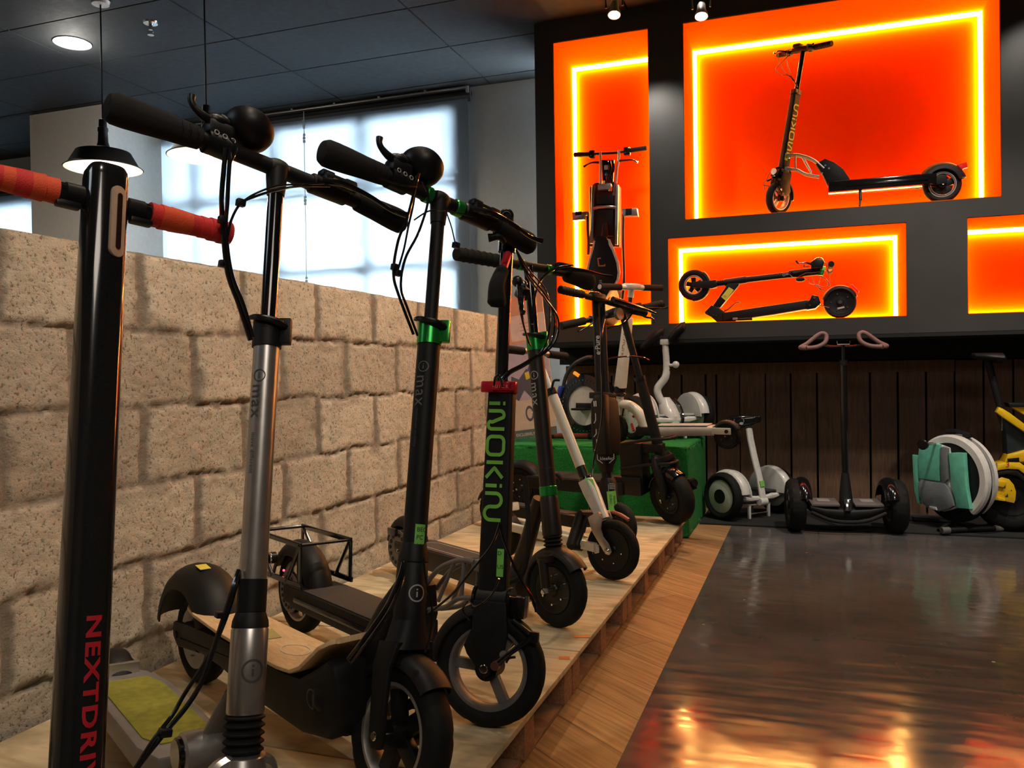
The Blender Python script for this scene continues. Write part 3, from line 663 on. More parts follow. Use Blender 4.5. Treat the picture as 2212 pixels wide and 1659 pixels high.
# ================================================================== SCOOTERS
class Scooter:
    def __init__(s, fit, label, cat='kick scooter', name='electric_scooter', base=.14, group=None, blean=None):
        s.X, s.Y, yaw, lean, steer, rake, top, s.B, s.L, s.r = fit
        s.M = Matrix.Translation((s.X, s.Y, base)) @ Matrix.Rotation(R(yaw), 4, 'Z') @ Matrix.Rotation(R(-lean), 4, 'X')
        s.F = Matrix.Translation((0, 0, s.r)) @ Matrix.Rotation(R(-rake), 4, 'Y') @ Matrix.Rotation(R(steer), 4, 'Z')
        s.T = top - s.r; s.root = empty(name, s.M, label, cat, group); s.I = s.M.inverted()
        s.BT = Matrix.Rotation(R(lean - (lean if blean is None else blean)), 4, 'X')   # the deck stands straighter than the turned stem
        s.IF = (s.M @ s.F).inverted()
    def f(s): return MB(s.F.copy())
    def b(s): return MB(s.BT.copy())
    def w(s, u, v, D): return s.I @ P(u, v, D)                      # local point seen at a pixel, D metres deep
    def wf(s, z=0, y=0, x=0): return s.M @ s.F @ Vector((x, y, z))
    def cam(s, z):                                                   # angle round the stem that faces the camera
        p = s.IF @ CAM; return math.atan2(p.y, p.x)
    def part(s, mb, name, parent=None, **k): return mb.build(name, parent or s.root, **k)
    def cable(s, pix, r=.0028, m='gloss', name='cable', D=None):
        pts = [s.w(u, v, d) for u, v, d in pix]
        return s.part(MB().tube(pts, r, m, n=8), name)
    def wheel(s, x, z, r, w, frame='b', style='spoke', rim=.66, m='black', rimm='rim_grey', k=3, name='rear_wheel', ph=.3, sw=.03, tread=True, hubm='black'):
        M = (s.F if frame == 'f' else s.BT) @ Matrix.Translation((x, 0, z))
        mb = MB(M)
        if style == 'disc': disc_wheel(mb, r * rim * 1.0, w * 1.0, m)
        else:
            rim_ring(mb, r * rim * 1.02, w * .8, rimm, .14); spokes(mb, r * .12, r * rim * .9, k, rimm if style == 'spoke' else m, sw, w * .35, ph)
            mb.cyl((0, -w * .6, 0), (0, w * .6, 0), r * .2, hubm)
        for i in range(6):
            if style == 'disc':
                a = i * PI / 3 + .4; mb.cyl((r * rim * .62 * math.cos(a), -w * .5, r * rim * .62 * math.sin(a)), (r * rim * .62 * math.cos(a), w * .5, r * rim * .62 * math.sin(a)), r * .028, 'chrome', n=8)
        mb.cyl((0, -w * .95, 0), (0, w * .95, 0), .006, 'chrome', n=12)
        o = s.part(mb, name); s.part(tyre_mb(M, r, w, rim=rim, tread=tread), 'tyre', o); return o
    def fender(s, x, z, r, w, a0, a1, frame='b', m='satin', name='rear_fender', flat=2.6, lip=.35):
        M = (s.F if frame == 'f' else s.BT) @ Matrix.Translation((x, 0, z))
        return s.part(fender_mb(M, r, w, a0, a1, m, flat=flat, lip=lip), name)
    def surf_text(s, txt, size, R_, z0, dang=0, m='logo_grey', parent=None, down=True, hc=None, kind='font', name='lettering', x0=0, spacing=1.0, wd=.2, ang=None, frame='f', sx=1.0):
        a = (s.cam(z0) if ang is None else ang) + R(dang); mb = s.f() if frame == 'f' else s.b()
        if kind == 'font': vs, fs, w = text2d(txt, size, spacing)
        else:
            L, w = inokim_strokes(size) ; vs, fs = stroke2d(L, size * wd)
        hc = size * .35 if hc is None else hc
        vs = [(x * sx + x0, y) for x, y in vs]
        put2d(mb, vs, fs, m, on_cyl((0, 0), R_, a, z0, down, hc=hc)); o = s.part(mb, name, parent); return o, w
    def circle_i(s, size, R_, z0, dang, m, parent, down=True):
        a = s.cam(z0) + R(dang); mb = s.f(); r = size / 2
        vs, fs = stroke2d([arc(r, 0, r, 0, 360, 36)], size * .09); put2d(mb, vs, fs, m, on_cyl((0, 0), R_, a, z0, down))
        # the i stays upright whatever way the word runs
        def up(x, y): aa = a + x / R_; return ((R_ + .0006) * math.cos(aa), (R_ + .0006) * math.sin(aa), (z0 - r if down else z0 + r) + y)
        vs, fs = stroke2d([[(0, -r * .5), (0, r * .18)], [(0, r * .36), (0, r * .56)]], size * .11, step=.001); put2d(mb, vs, fs, m, up)
        return s.part(mb, 'emblem', parent)
def bulb_grip(mb, y0, y1, z, x=0, r0=.017, r1=.026, m='foam', flat=.85):
    d = y1 - y0; S = []
    for t, k in ((0, .0), (.01, .55), (.10, .62), (.35, .72), (.6, .9), (.8, 1.0), (.92, .98), (.985, .8), (1, .5)):
        r = r0 + (r1 - r0) * max(0, k - .4) / .6 if t > 0 else r0
        if t > .95: r = r1 * k
        S.append(((x - .004 * t, y0 + d * t, z - .006 * t), (r * flat, 0, 0), (0, 0, r), 2.2))
    mb.loft(S, m, 24); return mb
def tube_grip(mb, y0, y1, z, x=0, r=.016, m='rubber', rings=True, end=None):
    s = 1 if y1 > y0 else -1
    mb.cyl((x, y0, z), (x, y1, z), r, m, bev=.002)
    if rings:
        for k in range(6): yy = y0 + (y1 - y0) * (.12 + .14 * k); mb.ring((x, yy, z), r, .0016, m, YAX.to_3x3(), n=20, k=6)
    if end: mb.cyl((x, y1 - s * .001, z), (x, y1 + s * .003, z), r * .72, end, n=20)
    return mb
def lever(S, y, z, side, x=.02, L=.12, m='black', name='brake_lever', drop=-.01, out=.045):
    mb = S.f(); mb.cyl((0, y - side * .012, z), (0, y + side * .012, z), .021, m, n=18); mb.box((x, y + side * .01, z - .004), (.035, .04, .018), m, bev=.004)
    mb.tube([(x + .012, y, z - .004), (x + out, y + side * .02, z + drop * .3), (x + out + .006, y + side * L * .55, z + drop * .7), (x + out - .004, y + side * L * .85, z + drop), (x + out + .008, y + side * L, z + drop)], [.007, .0045, .004, .004, .006], m, n=10)
    return S.part(mb, name)
def clamp(S, z, R_, m, name='clamp_collar', h=.05, cam=True, lev=None, gap=None, ang=None):
    mb = S.f(); mb.lathe([(R_, z - h), (R_, z), (R_ - .004, z + .001), (R_ * .6, z + .001), (R_ * .6, z - h)], m, None, 32)
    a = (S.cam(z) if ang is None else ang)
    for da, mm, hh in ((R(75), m, h * .95), ):
        c, s_ = math.cos(a + da), math.sin(a + da); M3 = Matrix.Rotation(a + da, 3, 'Z')
        mb.box((c * (R_ + .006), s_ * (R_ + .006), z - h * .42), (.022, .016, hh), mm, M3, bev=.003)
    o = S.part(mb, name)
    if lev:
        mb = S.f(); pts = []
        for k in range(9):
            aa = a + R(70 - 150 * k / 8); rr = R_ + .006; pts.append((rr * math.cos(aa), rr * math.sin(aa), z - h * .28 + .002 * k))
        mb.tube(pts, [.008, .006, .005], lev, n=8, k=2); S.part(mb, 'quick_release_lever', o)
    return o
def kick(S, x, m='black', y0=.06, z0=.10, r=.0065):
    lean = math.atan2((S.M.to_3x3() @ Vector((0, 1, 0))).z, 1); lean = math.asin((S.M.to_3x3() @ S.BT.to_3x3() @ Vector((0, 1, 0))).z); zf = -.115 * math.tan(lean) + r
    S.part(S.b().tube([(x, y0, z0), (x + .03, y0 + .035, z0 * .5 + zf * .5), (x + .035, .115, zf)], r, m), 'kickstand')
def sec(x, z, hw, th, e=5, slope=0): return ((x, 0, z), (0, hw, 0), (-math.sin(slope) * th / 2, 0, math.cos(slope) * th / 2), e)
def imax_bar(S, ring=None, xoff=0):
    T, B = S.T, S.B
    mb = S.f(); mb.cyl((0, -B * .95, T), (0, B * .95, T), .0155, 'satin'); mb.ball((0, 0, T), (.02, .03, .02), 'satin'); mb.cyl((0, 0, T - .055), (0, 0, T - .002), .0165, 'satin', .0215)
    bar = S.part(mb, 'handlebar')
    mb = S.f(); bulb_grip(mb, -B * .50, -B * 1.02, T, r0=.0185, r1=.0275)
    for k in range(3): mb.ring((0, -B * (.54 + .045 * k), T), .0192, .0018, 'foam', YAX.to_3x3(), n=24, k=6)
    S.part(mb, 'grip', bar)
    mb = S.f(); bulb_grip(mb, B * .60, B * 1.02, T, r0=.0185, r1=.0265); S.part(mb, 'grip', bar)
    # throttle and round display over the near half of the bar
    y = -B * .40; th = S.f()
    th.cyl((.0, y - .022, T), (.0, y + .022, T), .0225, 'black', n=24); th.box((.002, y, T + .026), (.036, .052, .028), 'black', bev=.008)
    th.ball((.002, y - .004, T + .043), (.020, .023, .014), 'black')
    th.tube([(.006, y - .012, T + .040), (.010, y - .034, T + .040), (.010, y - .052, T + .050), (.010, y - .058, T + .060), (.010, y - .058, T + .070)], [.008, .0085, .0065, .0065, .0075], 'black', n=12)
    for k in range(3): th.ring((.0225, y - .012 + .016 * k, T + .012 - .002 * k), .0042, .001, 'logo_light', Matrix.Rotation(R(90), 3, 'Y'), n=14, k=5)
    tho = S.part(th, 'throttle', bar)
    d = S.f(); M3 = Matrix.Rotation(R(-18), 3, 'Y') @ Matrix.Rotation(R(-24), 3, 'X'); yd = y + .056
    T4 = S.F @ Matrix.Translation((.004, yd, T + .048)) @ M3.to_4x4() @ Matrix.Diagonal((1.26, 1.22, .86, 1))
    d = MB(T4); d.lathe([(0, -.030), (.014, -.029), (.028, -.018), (.037, .0), (.039, .012), (.036, .020), (.032, .021), (0, .019)], 'black', None, 36); d.lathe([(0, .0195), (.031, .0205), (0, .0215)], 'gloss', None, 30)
    d.box((-.01, -.03, -.012), (.03, .03, .014), 'black', bev=.005); S.part(d, 'round_display', bar)
    # brake lever on the far half
    yf = B * .40; mb = S.f(); mb.cyl((0, yf - .05, T), (0, yf + .035, T), .0205, 'black', n=20, bev=.003); mb.box((.012, yf + .005, T + .010), (.034, .075, .026), 'black', bev=.006)
    mb.box((.010, yf - .02, T + .024), (.022, .03, .014), 'black', bev=.004); mb.box((.010, yf + .036, T + .022), (.02, .03, .018), 'black', bev=.005)
    bl = S.part(mb, 'brake_lever', bar)
    mb = S.f(); mb.tube([(.022, yf - .035, T + .002), (.048, yf, T - .004), (.052, yf + .06, T - .010), (.044, yf + .12, T - .016), (.052, yf + .155, T - .018)], [.008, .006, .005, .0045, .007], 'gloss', n=10); S.part(mb, 'lever_blade', bl)
    mb = S.f(); mb.box((.0335, yf + .005, T + .004), (.001, .046, .012), 'yellow_label'); S.part(mb, 'warning_sticker', bl)
    if ring:
        for yy, w in ((-B * .12, .018), (B * .18, .022)): mb = S.f(); mb.cyl((0, yy - w / 2, T), (0, yy + w / 2, T), .0185, ring, n=24, bev=.002); S.part(mb, 'accent_ring', bar)
    return bar

FIT = {'nextdrive': [-.893, .784, -10.076, 9.654, -15.872, 7.936, 1.081, .19, .7, .11],
 'silver': [-.875, 1.093, -32.088, 9.091, 8.134, 11.199, 1.227, .313, .801, .125],
 'green': [-.732, 1.365, -27.992, 12.001, 1.499, 7.648, 1.204, .289, .863, .126],
 'inokim': [-.688, 1.741, -30.563, 7.047, 32.0, 3.393, 1.123, .2, .928, .129],
 'dark': [-.741, 2.494, -32.515, 1.811, 5.339, 9.014, 1.159, .294, .924, .116],
 'white': [-.701, 3.117, -25.38, .932, 5.859, 27.604, .977, .203, .9, .116],
 'epure': [-.831, 3.598, -30.542, 4.983, 3.427, 7.379, 1.125, .281, .84, .11],
 'big': [-.657, 4.366, -15.179, -6.372, -24.811, 12.789, 1.136, .341, .95, .146]}

# ---------------- 1: carbon scooter with taped grips
def scooter_carbon():
    S = Scooter(FIT['nextdrive'], 'carbon black scooter with red and orange taped grips, nearest the camera'); T, B, r = S.T, S.B, S.r
    mb = S.f(); a, b_ = .030, .031
    secs = [((0, 0, z), (a * k, 0, 0), (0, b_ * k, 0), 2.9) for z, k in ((.10, 1.04), (.2, 1.03), (.8, .99), (T + .035, .97), (T + .047, .93), (T + .055, .80), (T + .059, .5), (T + .060, .05))]
    mb.loft(secs, 'carbon', 40); mb.loft([((0, 0, z), (a * 1.08, 0, 0), (0, b_ * 1.08, 0), 2.9) for z in (.05, .12)], 'black', 32); st = S.part(mb, 'stem')
    # lamp panel on the side towards the camera
    ang = S.cam(.9) + R(38); c, s_ = math.cos(ang), math.sin(ang)
    Mx = S.F @ PL((c * .0305, s_ * .0305, .935), (-s_, c, 0), (0, 0, 1)); mb = MB(Mx); w, h = .0120, .056
    out = [(x, y) for x, y in arc(0, h - w, w, 0, 180, 10) + arc(0, -h + w, w, 180, 360, 10)]
    mb.prism(out, .006, 'lamp_frame', Matrix.Translation((0, 0, -.001)), bev=.0012); lp = S.part(mb, 'lamp_panel', st)
    mb = MB(Mx); w2, h2 = .0040, .044; mb.prism(arc(0, h2 - w2, w2, 0, 180, 8) + arc(0, -h2 + w2, w2, 180, 360, 8), .007, 'slot', Matrix()); S.part(mb, 'lamp_slot', lp)
    mb = S.f()
    for sg in (-1, 1):
        mb.cyl((0, sg * .026, T), (0, sg * B * .9, T), .0155, 'gloss'); mb.cyl((0, sg * .030, T), (0, sg * .058, T), .0172, 'black', n=28, bev=.002)
        mb.box((.004, sg * .052, T - .018), (.016, .034, .010), 'black', bev=.004)
    bar = S.part(mb, 'handlebar')
    for sg, cols in ((-1, 'rorrrrr'), (1, 'ooorrrr')):
        mb = S.f(); y0 = .066; y1 = B + .006 if sg > 0 else B + .02; n = 8
        for k in range(n):
            ya, yb = y0 + (y1 - y0) * k / n, y0 + (y1 - y0) * (k + 1) / n; mm = 'tape_orange' if (k in (0, 1, 3) if sg < 0 else k in (1, 2, 3)) else 'tape_red'
            ra = .0190 + .0012 * math.sin(k * 1.1)
            mb.cyl((0, sg * ya, T), (0, sg * (yb + .003), T), ra, mm, ra - .0012, n=32)
        mb.ball((0, sg * y1, T), (.0185, .006, .0185), 'tape_red'); S.part(mb, 'grip', bar)
    vs, fs, w = text2d('NEXTDRIVE', .0265, 1.14, bold=.0009); vs = [(x * 1.5, y) for x, y in vs]
    mb = S.f(); put2d(mb, vs, fs, 'logo_red', on_cyl((0, 0), .0322, S.cam(.4) + R(24), .372, True, .0008, hc=.0096)); S.part(mb, 'lettering', st)
    mb = S.f()
    for sg in (-1, 1): mb.tube([(0, sg * .012, .10), (-.004, sg * .042, .075), (0, sg * .044, .0)], [.016, .014, .012], 'black')
    S.part(mb, 'fork')
    S.wheel(0, 0, S.r, .045, 'f', 'disc', name='front_wheel'); S.wheel(-S.L, S.r, S.r, .045, 'b', 'disc')
    mb = S.b(); mb.loft([sec(x, z, hw, th) for x, z, hw, th in ((-.62, .13, .05, .04), (-.58, .13, .075, .05), (-.22, .13, .075, .05), (-.14, .15, .05, .05))], 'carbon'); mb.tube([(-.16, 0, .15), (-.08, 0, .19), (-.04, 0, .25)], [.026, .028, .03], 'carbon')
    mb.box((-.66, 0, .12), (.14, .085, .02), 'black', bev=.005); dk = S.part(mb, 'deck')
    mb = S.b(); mb.box((-.40, 0, .1565), (.34, .13, .003), 'grip_tape', bev=.001); S.part(mb, 'grip_mat', dk)
    kick(S, -.35, 'black')
mat('carbon', (.011, .011, .012), .16, coat=.7, noise=.25, nscale=300)
scooter_carbon()

# ---------------- 2: silver stem
def scooter_silver():
    S = Scooter(FIT['silver'], 'scooter with silver stem and black sleeve, second from the camera', blean=4); T, B, r = S.T, S.B, S.r
    imax_bar(S)
    mb = S.f(); mb.cyl((0, 0, .72), (0, 0, T - .02), .0145, 'gloss'); S.part(mb, 'inner_stem')
    mb = S.f(); mb.cyl((0, 0, .33), (0, 0, .752), .0232, 'silver', n=40); st = S.part(mb, 'stem')
    clamp(S, .797, .0262, 'satin', h=.052, lev='black')
    mb = S.f(); mb.cyl((0, 0, .280), (0, 0, .335), .0245, 'satin', n=36, bev=.001); mb.lathe([(.0245, .28), (.0295, .266), (.0305, .256), (.028, .254)], 'satin', None, 36); S.part(mb, 'sleeve', st)
    mb = S.f(); mb.lathe([(.029, .255), (.0305, .252), (.0305, .122), (.029, .119)], 'silver', None, 40); hd = S.part(mb, 'head_tube', st)
    S.circle_i(.034, .0312, .205, 16, 'logo_grey', hd)
    S.circle_i(.021, .0236, .698, -25, 'logo_grey', st); S.surf_text('max', .034, .0236, .672, -28, parent=st, spacing=1.1, m='logo_grey'); S.surf_text('move different', .011, .0236, .585, -36, parent=st, spacing=1.1, m='logo_grey')
    mb = S.f(); pr = [(.024, .12)]
    for k in range(5): z = .118 - k * .0125; pr += [(.033, z - .003), (.033, z - .005), (.026, z - .010)]
    pr += [(.024, .055)]; mb.lathe(pr, 'rubber', None, 36); S.part(mb, 'bellows')
    mb = S.f(); mb.lathe([(.024, .058), (.034, .052), (.040, .030), (.036, .02)], 'silver', None, 32)
    for sg in (-1, 1): mb.tube([(0, sg * .02, .045), (0, sg * .048, .030), (.002, sg * .052, -.02), (.0, sg * .05, -.05)], [.018, .016, .014, .012], 'silver')
    S.part(mb, 'fork')
    # small front wheel hangs below the crown
    S.wheel(0, -.045, .078, .045, 'f', 'disc', name='front_wheel', m='alu')
    # grey beam to the deck, hinge, deck with olive mat
    mb = MB(); mb.loft([((-.045, 0, .285), (0, .024, 0), (.016, 0, .030), 3), ((-.078, 0, .240), (0, .028, 0), (.026, 0, .026), 3), ((-.115, 0, .185), (0, .030, 0), (.026, 0, .022), 3), ((-.15, 0, .14), (0, .034, 0), (.022, 0, .02), 3), ((-.20, 0, .11), (0, .04, 0), (.012, 0, .02), 3)], 'deck_grey', 24); S.part(mb, 'beam')
    mb = S.b(); mb.cyl((-.125, -.047, .155), (-.125, .047, .155), .034, 'alu', n=36, bev=.004); mb.cyl((-.125, -.056, .155), (-.125, .056, .155), .028, 'gloss', n=36, bev=.003); S.part(mb, 'folding_hinge')
    mb = S.b(); out = [(-.72, -.045), (-.70, -.058), (-.60, -.078), (-.27, -.078), (-.20, -.06), (-.20, .06), (-.27, .078), (-.60, .078), (-.70, .058), (-.72, .045)]
    mb.prism(out, .045, 'deck_grey', Matrix.Translation((0, 0, .103)), bev=.006); dk = S.part(mb, 'deck')
    mb = S.b(); mb.prism([(-.655, -.042), (-.59, -.060), (-.30, -.060), (-.255, -.04), (-.255, .04), (-.30, .060), (-.59, .060), (-.655, .042)], .003, 'olive', Matrix.Translation((0, 0, .1268)), bev=.001); S.part(mb, 'foot_mat', dk)
    S.wheel(-.765, .078, .078, .045, 'b', 'disc', m='black')
    S.fender(-.765, .078, .088, .062, 20, 150, m='satin', flat=3)
    mb = S.b()
    for sg in (-1, 1): mb.box((-.735, sg * .036, .115), (.075, .006, .06), 'silver', bev=.002)
    mb.box((-.705, 0, .135), (.016, .076, .03), 'silver', bev=.003); mb.cyl((-.765, -.055, .078), (-.765, .055, .078), .010, 'chrome', n=14); S.part(mb, 'rear_bracket')
    # cables
    D = 1.30
    S.cable([(488, 320, 1.33), (483, 372, 1.33), (479, 430, 1.34), (482, 500, 1.36), (492, 590, 1.38), (515, 655, 1.40), (541, 735, 1.415)], .0042)
    S.cable([(498, 322, 1.33), (494, 380, 1.33), (491, 440, 1.34), (488, 500, 1.36), (500, 590, 1.38), (526, 660, 1.40), (546, 728, 1.415)], .0036)
    S.cable([(497, 300, 1.335), (510, 322, 1.33), (498, 352, 1.33), (493, 372, 1.33)], .002)
    S.cable([(712, 402, 1.56), (650, 402, 1.50), (600, 410, 1.42), (552, 424, 1.38), (520, 440, 1.36), (500, 475, 1.36), (490, 520, 1.37)], .0022)
    S.cable([(700, 396, 1.56), (650, 398, 1.50), (598, 402, 1.42), (548, 420, 1.38), (514, 446, 1.36), (497, 480, 1.36)], .0018)
    for (u, v, d) in ((481, 475, 1.35), (520, 438, 1.36), (482, 570, 1.38)): S.part(MB().box(S.w(u, v, d), (.014, .014, .012), 'black', bev=.002), 'cable_clip')
    S.cable([(516, 1232, 1.40), (503, 1270, 1.38), (478, 1350, 1.36), (455, 1420, 1.35), (432, 1480, 1.34), (400, 1530, 1.33), (350, 1590, 1.31), (296, 1659, 1.28), (250, 1730, 1.25)], .0042)
    S.cable([(517, 1236, 1.41), (500, 1300, 1.39), (474, 1370, 1.38), (440, 1435, 1.37), (398, 1500, 1.35), (372, 1545, 1.33), (330, 1600, 1.30), (280, 1680, 1.27)], .0036)
    S.part(MB().box(S.w(476, 1328, 1.365), (.016, .016, .01), 'black', bev=.002), 'cable_clip'); S.part(MB().box(S.w(357, 1582, 1.31), (.018, .018, .012), 'black', bev=.002), 'cable_clip')
    kick(S, -.40, 'black')
scooter_silver()

# ---------------- 3: black stem, green collar, wooden deck
def scooter_green():
    S = Scooter(FIT['green'], 'black scooter with bright green collar and curled wooden deck', blean=1.5); T, B, r = S.T, S.B, S.r
    imax_bar(S, 'green_anod')
    mb = S.f(); mb.cyl((0, 0, .76), (0, 0, T - .02), .0145, 'satin'); S.part(mb, 'inner_stem')
    mb = S.f(); mb.cyl((0, 0, .345), (0, 0, .765), .0236, 'satin', n=40); mb.lathe([(.0236, .35), (.0295, .325), (.0305, .314), (.0292, .312), (.0305, .310), (.0315, .198)], 'satin', None, 40); st = S.part(mb, 'stem')
    clamp(S, .803, .0258, 'green_anod', h=.050, lev='black')
    S.circle_i(.021, .0240, .712, -20, 'logo_dark', st); S.surf_text('max', .036, .0240, .684, -22, parent=st, spacing=1.1, m='logo_dark'); S.surf_text('maximum mobility', .0105, .0240, .615, -34, parent=st, m='logo_grey')
    S.circle_i(.030, .0318, .270, 22, 'logo_light', st)
    a = S.cam(.36) + R(25); mb = S.f()
    vs = []; n = 10
    for j in range(2):
        for i in range(n + 1): aa = a + R(-26 + 52 * i / n); vs.append(((.0243) * math.cos(aa), .0243 * math.sin(aa), .335 if j == 0 else .385))
    fs = [(i, i + 1, i + n + 2, i + n + 1) for i in range(n)]; mb.add(vs, fs, 'label'); lb = S.part(mb, 'price_tape', st)
    for k, (tx_, zz) in enumerate((('BEC', .381), ('PC', .366), ('16/3-', .350))):
        vs, fs, w = text2d(tx_, .012); mb = S.f()
        put2d(mb, vs, fs, 'ink', lambda x, y: ((.0249) * math.cos(a + (x - .008) / .0245), .0249 * math.sin(a + (x - .008) / .0245), zz - .010 + y)); S.part(mb, 'handwriting', lb)
    # fork with broad blades
    mb = S.f(); mb.loft([((0, 0, .205), (.031, 0, 0), (0, .031, 0), 2.2), ((0, 0, .175), (.033, 0, 0), (0, .040, 0), 2.3), ((0, 0, .152), (.034, 0, 0), (0, .050, 0), 2.6), ((0, 0, .146), (.024, 0, 0), (0, .048, 0), 2.6)], 'satin', 32)
    for sg in (-1, 1):
        mb.loft([((-.002, sg * .036, .165), (.030, 0, 0), (0, .012, 0), 3), ((-.005, sg * .050, .12), (.026, 0, 0), (0, .009, 0), 3.5), ((-.002, sg * .053, .05), (.021, 0, 0), (0, .007, 0), 4), ((0, sg * .053, -.008), (.021, 0, 0), (0, .007, 0), 4), ((0, sg * .053, -.022), (.014, 0, 0), (0, .006, 0), 3)], 'satin', 24)
        mb.cyl((0, sg * .059, 0), (0, sg * .064, 0), .0085, 'chrome', n=20, bev=.002)
    S.part(mb, 'fork')
    S.wheel(0, 0, S.r + .006, .058, 'f', 'blade', rim=.68, k=5, m='black', rimm='alu', name='front_wheel', sw=.032, ph=.5)
    mb = MB(S.F.copy()); mb.lathe([(.040, -.004), (.060, -.004), (.060, -.001), (.040, -.001)], 'black', Matrix.Translation((0, .034, 0)) @ YAX, 40, closed=True)
    for k in range(12): a_ = k * PI / 6; mb.cyl((.05 * math.cos(a_), .028, .05 * math.sin(a_)), (.05 * math.cos(a_), .034, .05 * math.sin(a_)), .003, 'logo_light', n=8)
    S.part(mb, 'brake_disc')
    S.fender(0, 0, .148, .072, 40, 190, 'f', name='front_fender')
    # hump body, beam, rear
    mb = S.b(); out = [(-.86, .13), (-.84, .17), (-.60, .182), (-.30, .180), (-.235, .186), (-.18, .215), (-.13, .245), (-.10, .240), (-.085, .20), (-.085, .14), (-.12, .095), (-.22, .078), (-.40, .085), (-.62, .112), (-.86, .12)]
    mb.prism([(x, z) for x, z in out], .125, 'satin', PL((0, 0, 0), (1, 0, 0), (0, 0, 1)), bev=.012); bd = S.part(mb, 'body')
    mb = S.b(); mb.ball((-.155, 0, .165), (.064, .068, .058), 'satin', n=28); S.part(mb, 'side_cover', bd)
    mb = MB(S.BT @ PL((-.165, -.0665, .165), (1, 0, 0), (0, 0, 1))); vs, fs = stroke2d([arc(0, 0, .018, 60, 300, 16), [(.004, -.02), (.008, .012)]], .0035); mb.add([(x, y, .004) for x, y in vs], fs, 'logo_grey'); S.part(mb, 'emblem', bd)
    prof = [(-.845, .214, .028, 0), (-.835, .213, .046, 0), (-.81, .210, .060, -.03), (-.75, .206, .068, -.04), (-.60, .198, .073, -.03), (-.42, .194, .076, .0), (-.30, .194, .077, .03), (-.245, .199, .077, .25), (-.205, .216, .077, .62), (-.170, .243, .076, .80), (-.140, .268, .072, .66), (-.118, .281, .062, .40), (-.110, .284, .050, .3)]
    mb = S.b(); mb.loft([((x, 0, z), (0, hw, 0), (-math.sin(a_) * .0055, 0, math.cos(a_) * .0055), 7) for x, z, hw, a_ in prof], 'deck_wood', 28); dk = S.part(mb, 'wooden_deck')
    mb = MB(S.BT @ Matrix.Translation((-.36, 0, .2000)) @ Matrix.Rotation(R(0), 4, 'Y')); vs, fs = stroke2d([arc(0, 0, .042, 0, 360, 40, ry=.028)], .003); mb.add([(x, y, .0008 + abs(x) * .0) for x, y in vs], fs, 'cream'); S.part(mb, 'printed_ring', dk)
    mb = MB(S.BT @ Matrix.Translation((-.50, .0, .2020)) @ Matrix.Rotation(R(1.5), 4, 'Y')); mb.prism([(-.04, -.022), (.03, -.03), (.04, .018), (-.03, .03)], .0006, 'olive_faint', Matrix.Translation((0, 0, .0006))); S.part(mb, 'printed_patch', dk)
    mb = MB(); mb.loft([((-.14, .02, .15), (0, .045, 0), (-.04, 0, .03), 3), ((-.115, .0, .235), (0, .034, 0), (-.042, 0, .022), 3), ((-.075, 0, .33), (0, .030, 0), (-.030, 0, .018), 3), ((-.035, 0, .40), (0, .024, 0), (-.02, 0, .012), 3)], 'satin', 24); S.part(mb, 'beam')
    x = -S.L; S.wheel(x, S.r - .008, S.r - .008, .055, 'b', 'disc', rim=.66, m='alu')
    fo = S.fender(x, S.r - .008, .190, .130, 24, 170, m='satin', flat=2.2, lip=.45)
    mb = S.b()
    for sg in (-1, 1): mb.loft([((x - .05, sg * .048, .135), (.0, .008, 0), (0, 0, .022), 3), ((x - .02, sg * .05, .130), (0, .010, 0), (0, 0, .032), 3), ((x + .10, sg * .05, .14), (0, .009, 0), (0, 0, .030), 3)], 'satin'); mb.cyl((x - .02, sg * .056, .13), (x - .02, sg * .063, .13), .009, 'black', n=16)
    S.part(mb, 'rear_arm')
    mb = MB(S.BT @ Matrix.Translation((x, 0, S.r - .008)) @ Matrix.Rotation(R(10), 4, 'Y')); mb.box((0, -.012, .1905), (.035, .028, .0012), 'yellow_label'); S.part(mb, 'warning_sticker', fo)
    kick(S, -.42, 'black')
    # cables
    S.cable([(905, 375, 1.64), (898, 400, 1.62), (880, 470, 1.60), (860, 520, 1.60), (850, 590, 1.60), (862, 640, 1.61), (893, 722, 1.64)], .0030)
    S.cable([(912, 392, 1.66), (925, 430, 1.66), (905, 500, 1.62), (875, 560, 1.60), (866, 620, 1.60), (880, 665, 1.62), (902, 725, 1.645)], .0026)
    S.cable([(900, 380, 1.64), (893, 440, 1.62), (882, 490, 1.6), (872, 540, 1.6), (857, 590, 1.6)], .0022)
    S.cable([(1030, 470, 1.86), (975, 458, 1.76), (930, 455, 1.68), (895, 475, 1.62)], .0018)
    S.cable([(963, 455, 1.72), (975, 490, 1.72), (983, 525, 1.72)], .0014)
    S.cable([(822, 385, 1.52), (850, 395, 1.55), (880, 402, 1.58), (900, 404, 1.62)], .0018)
    for (u, v, d) in ((853, 577, 1.6), (860, 590, 1.6), (985, 530, 1.72)): S.part(MB().box(S.w(u, v, d), (.013, .013, .012), 'black', bev=.002), 'cable_clip')
    S.cable([(872, 1215, 1.53), (862, 1250, 1.52), (835, 1310, 1.51), (790, 1375, 1.50), (752, 1425, 1.50)], .0042)
    S.cable([(876, 1212, 1.53), (866, 1262, 1.52), (840, 1322, 1.51), (796, 1385, 1.50), (758, 1432, 1.50)], .0036)
    S.cable([(914, 1205, 1.57), (921, 1260, 1.57), (933, 1310, 1.57), (930, 1370, 1.56), (918, 1410, 1.55)], .0022)
mat('olive_faint', (.42, .36, .14), .5)
scooter_green()

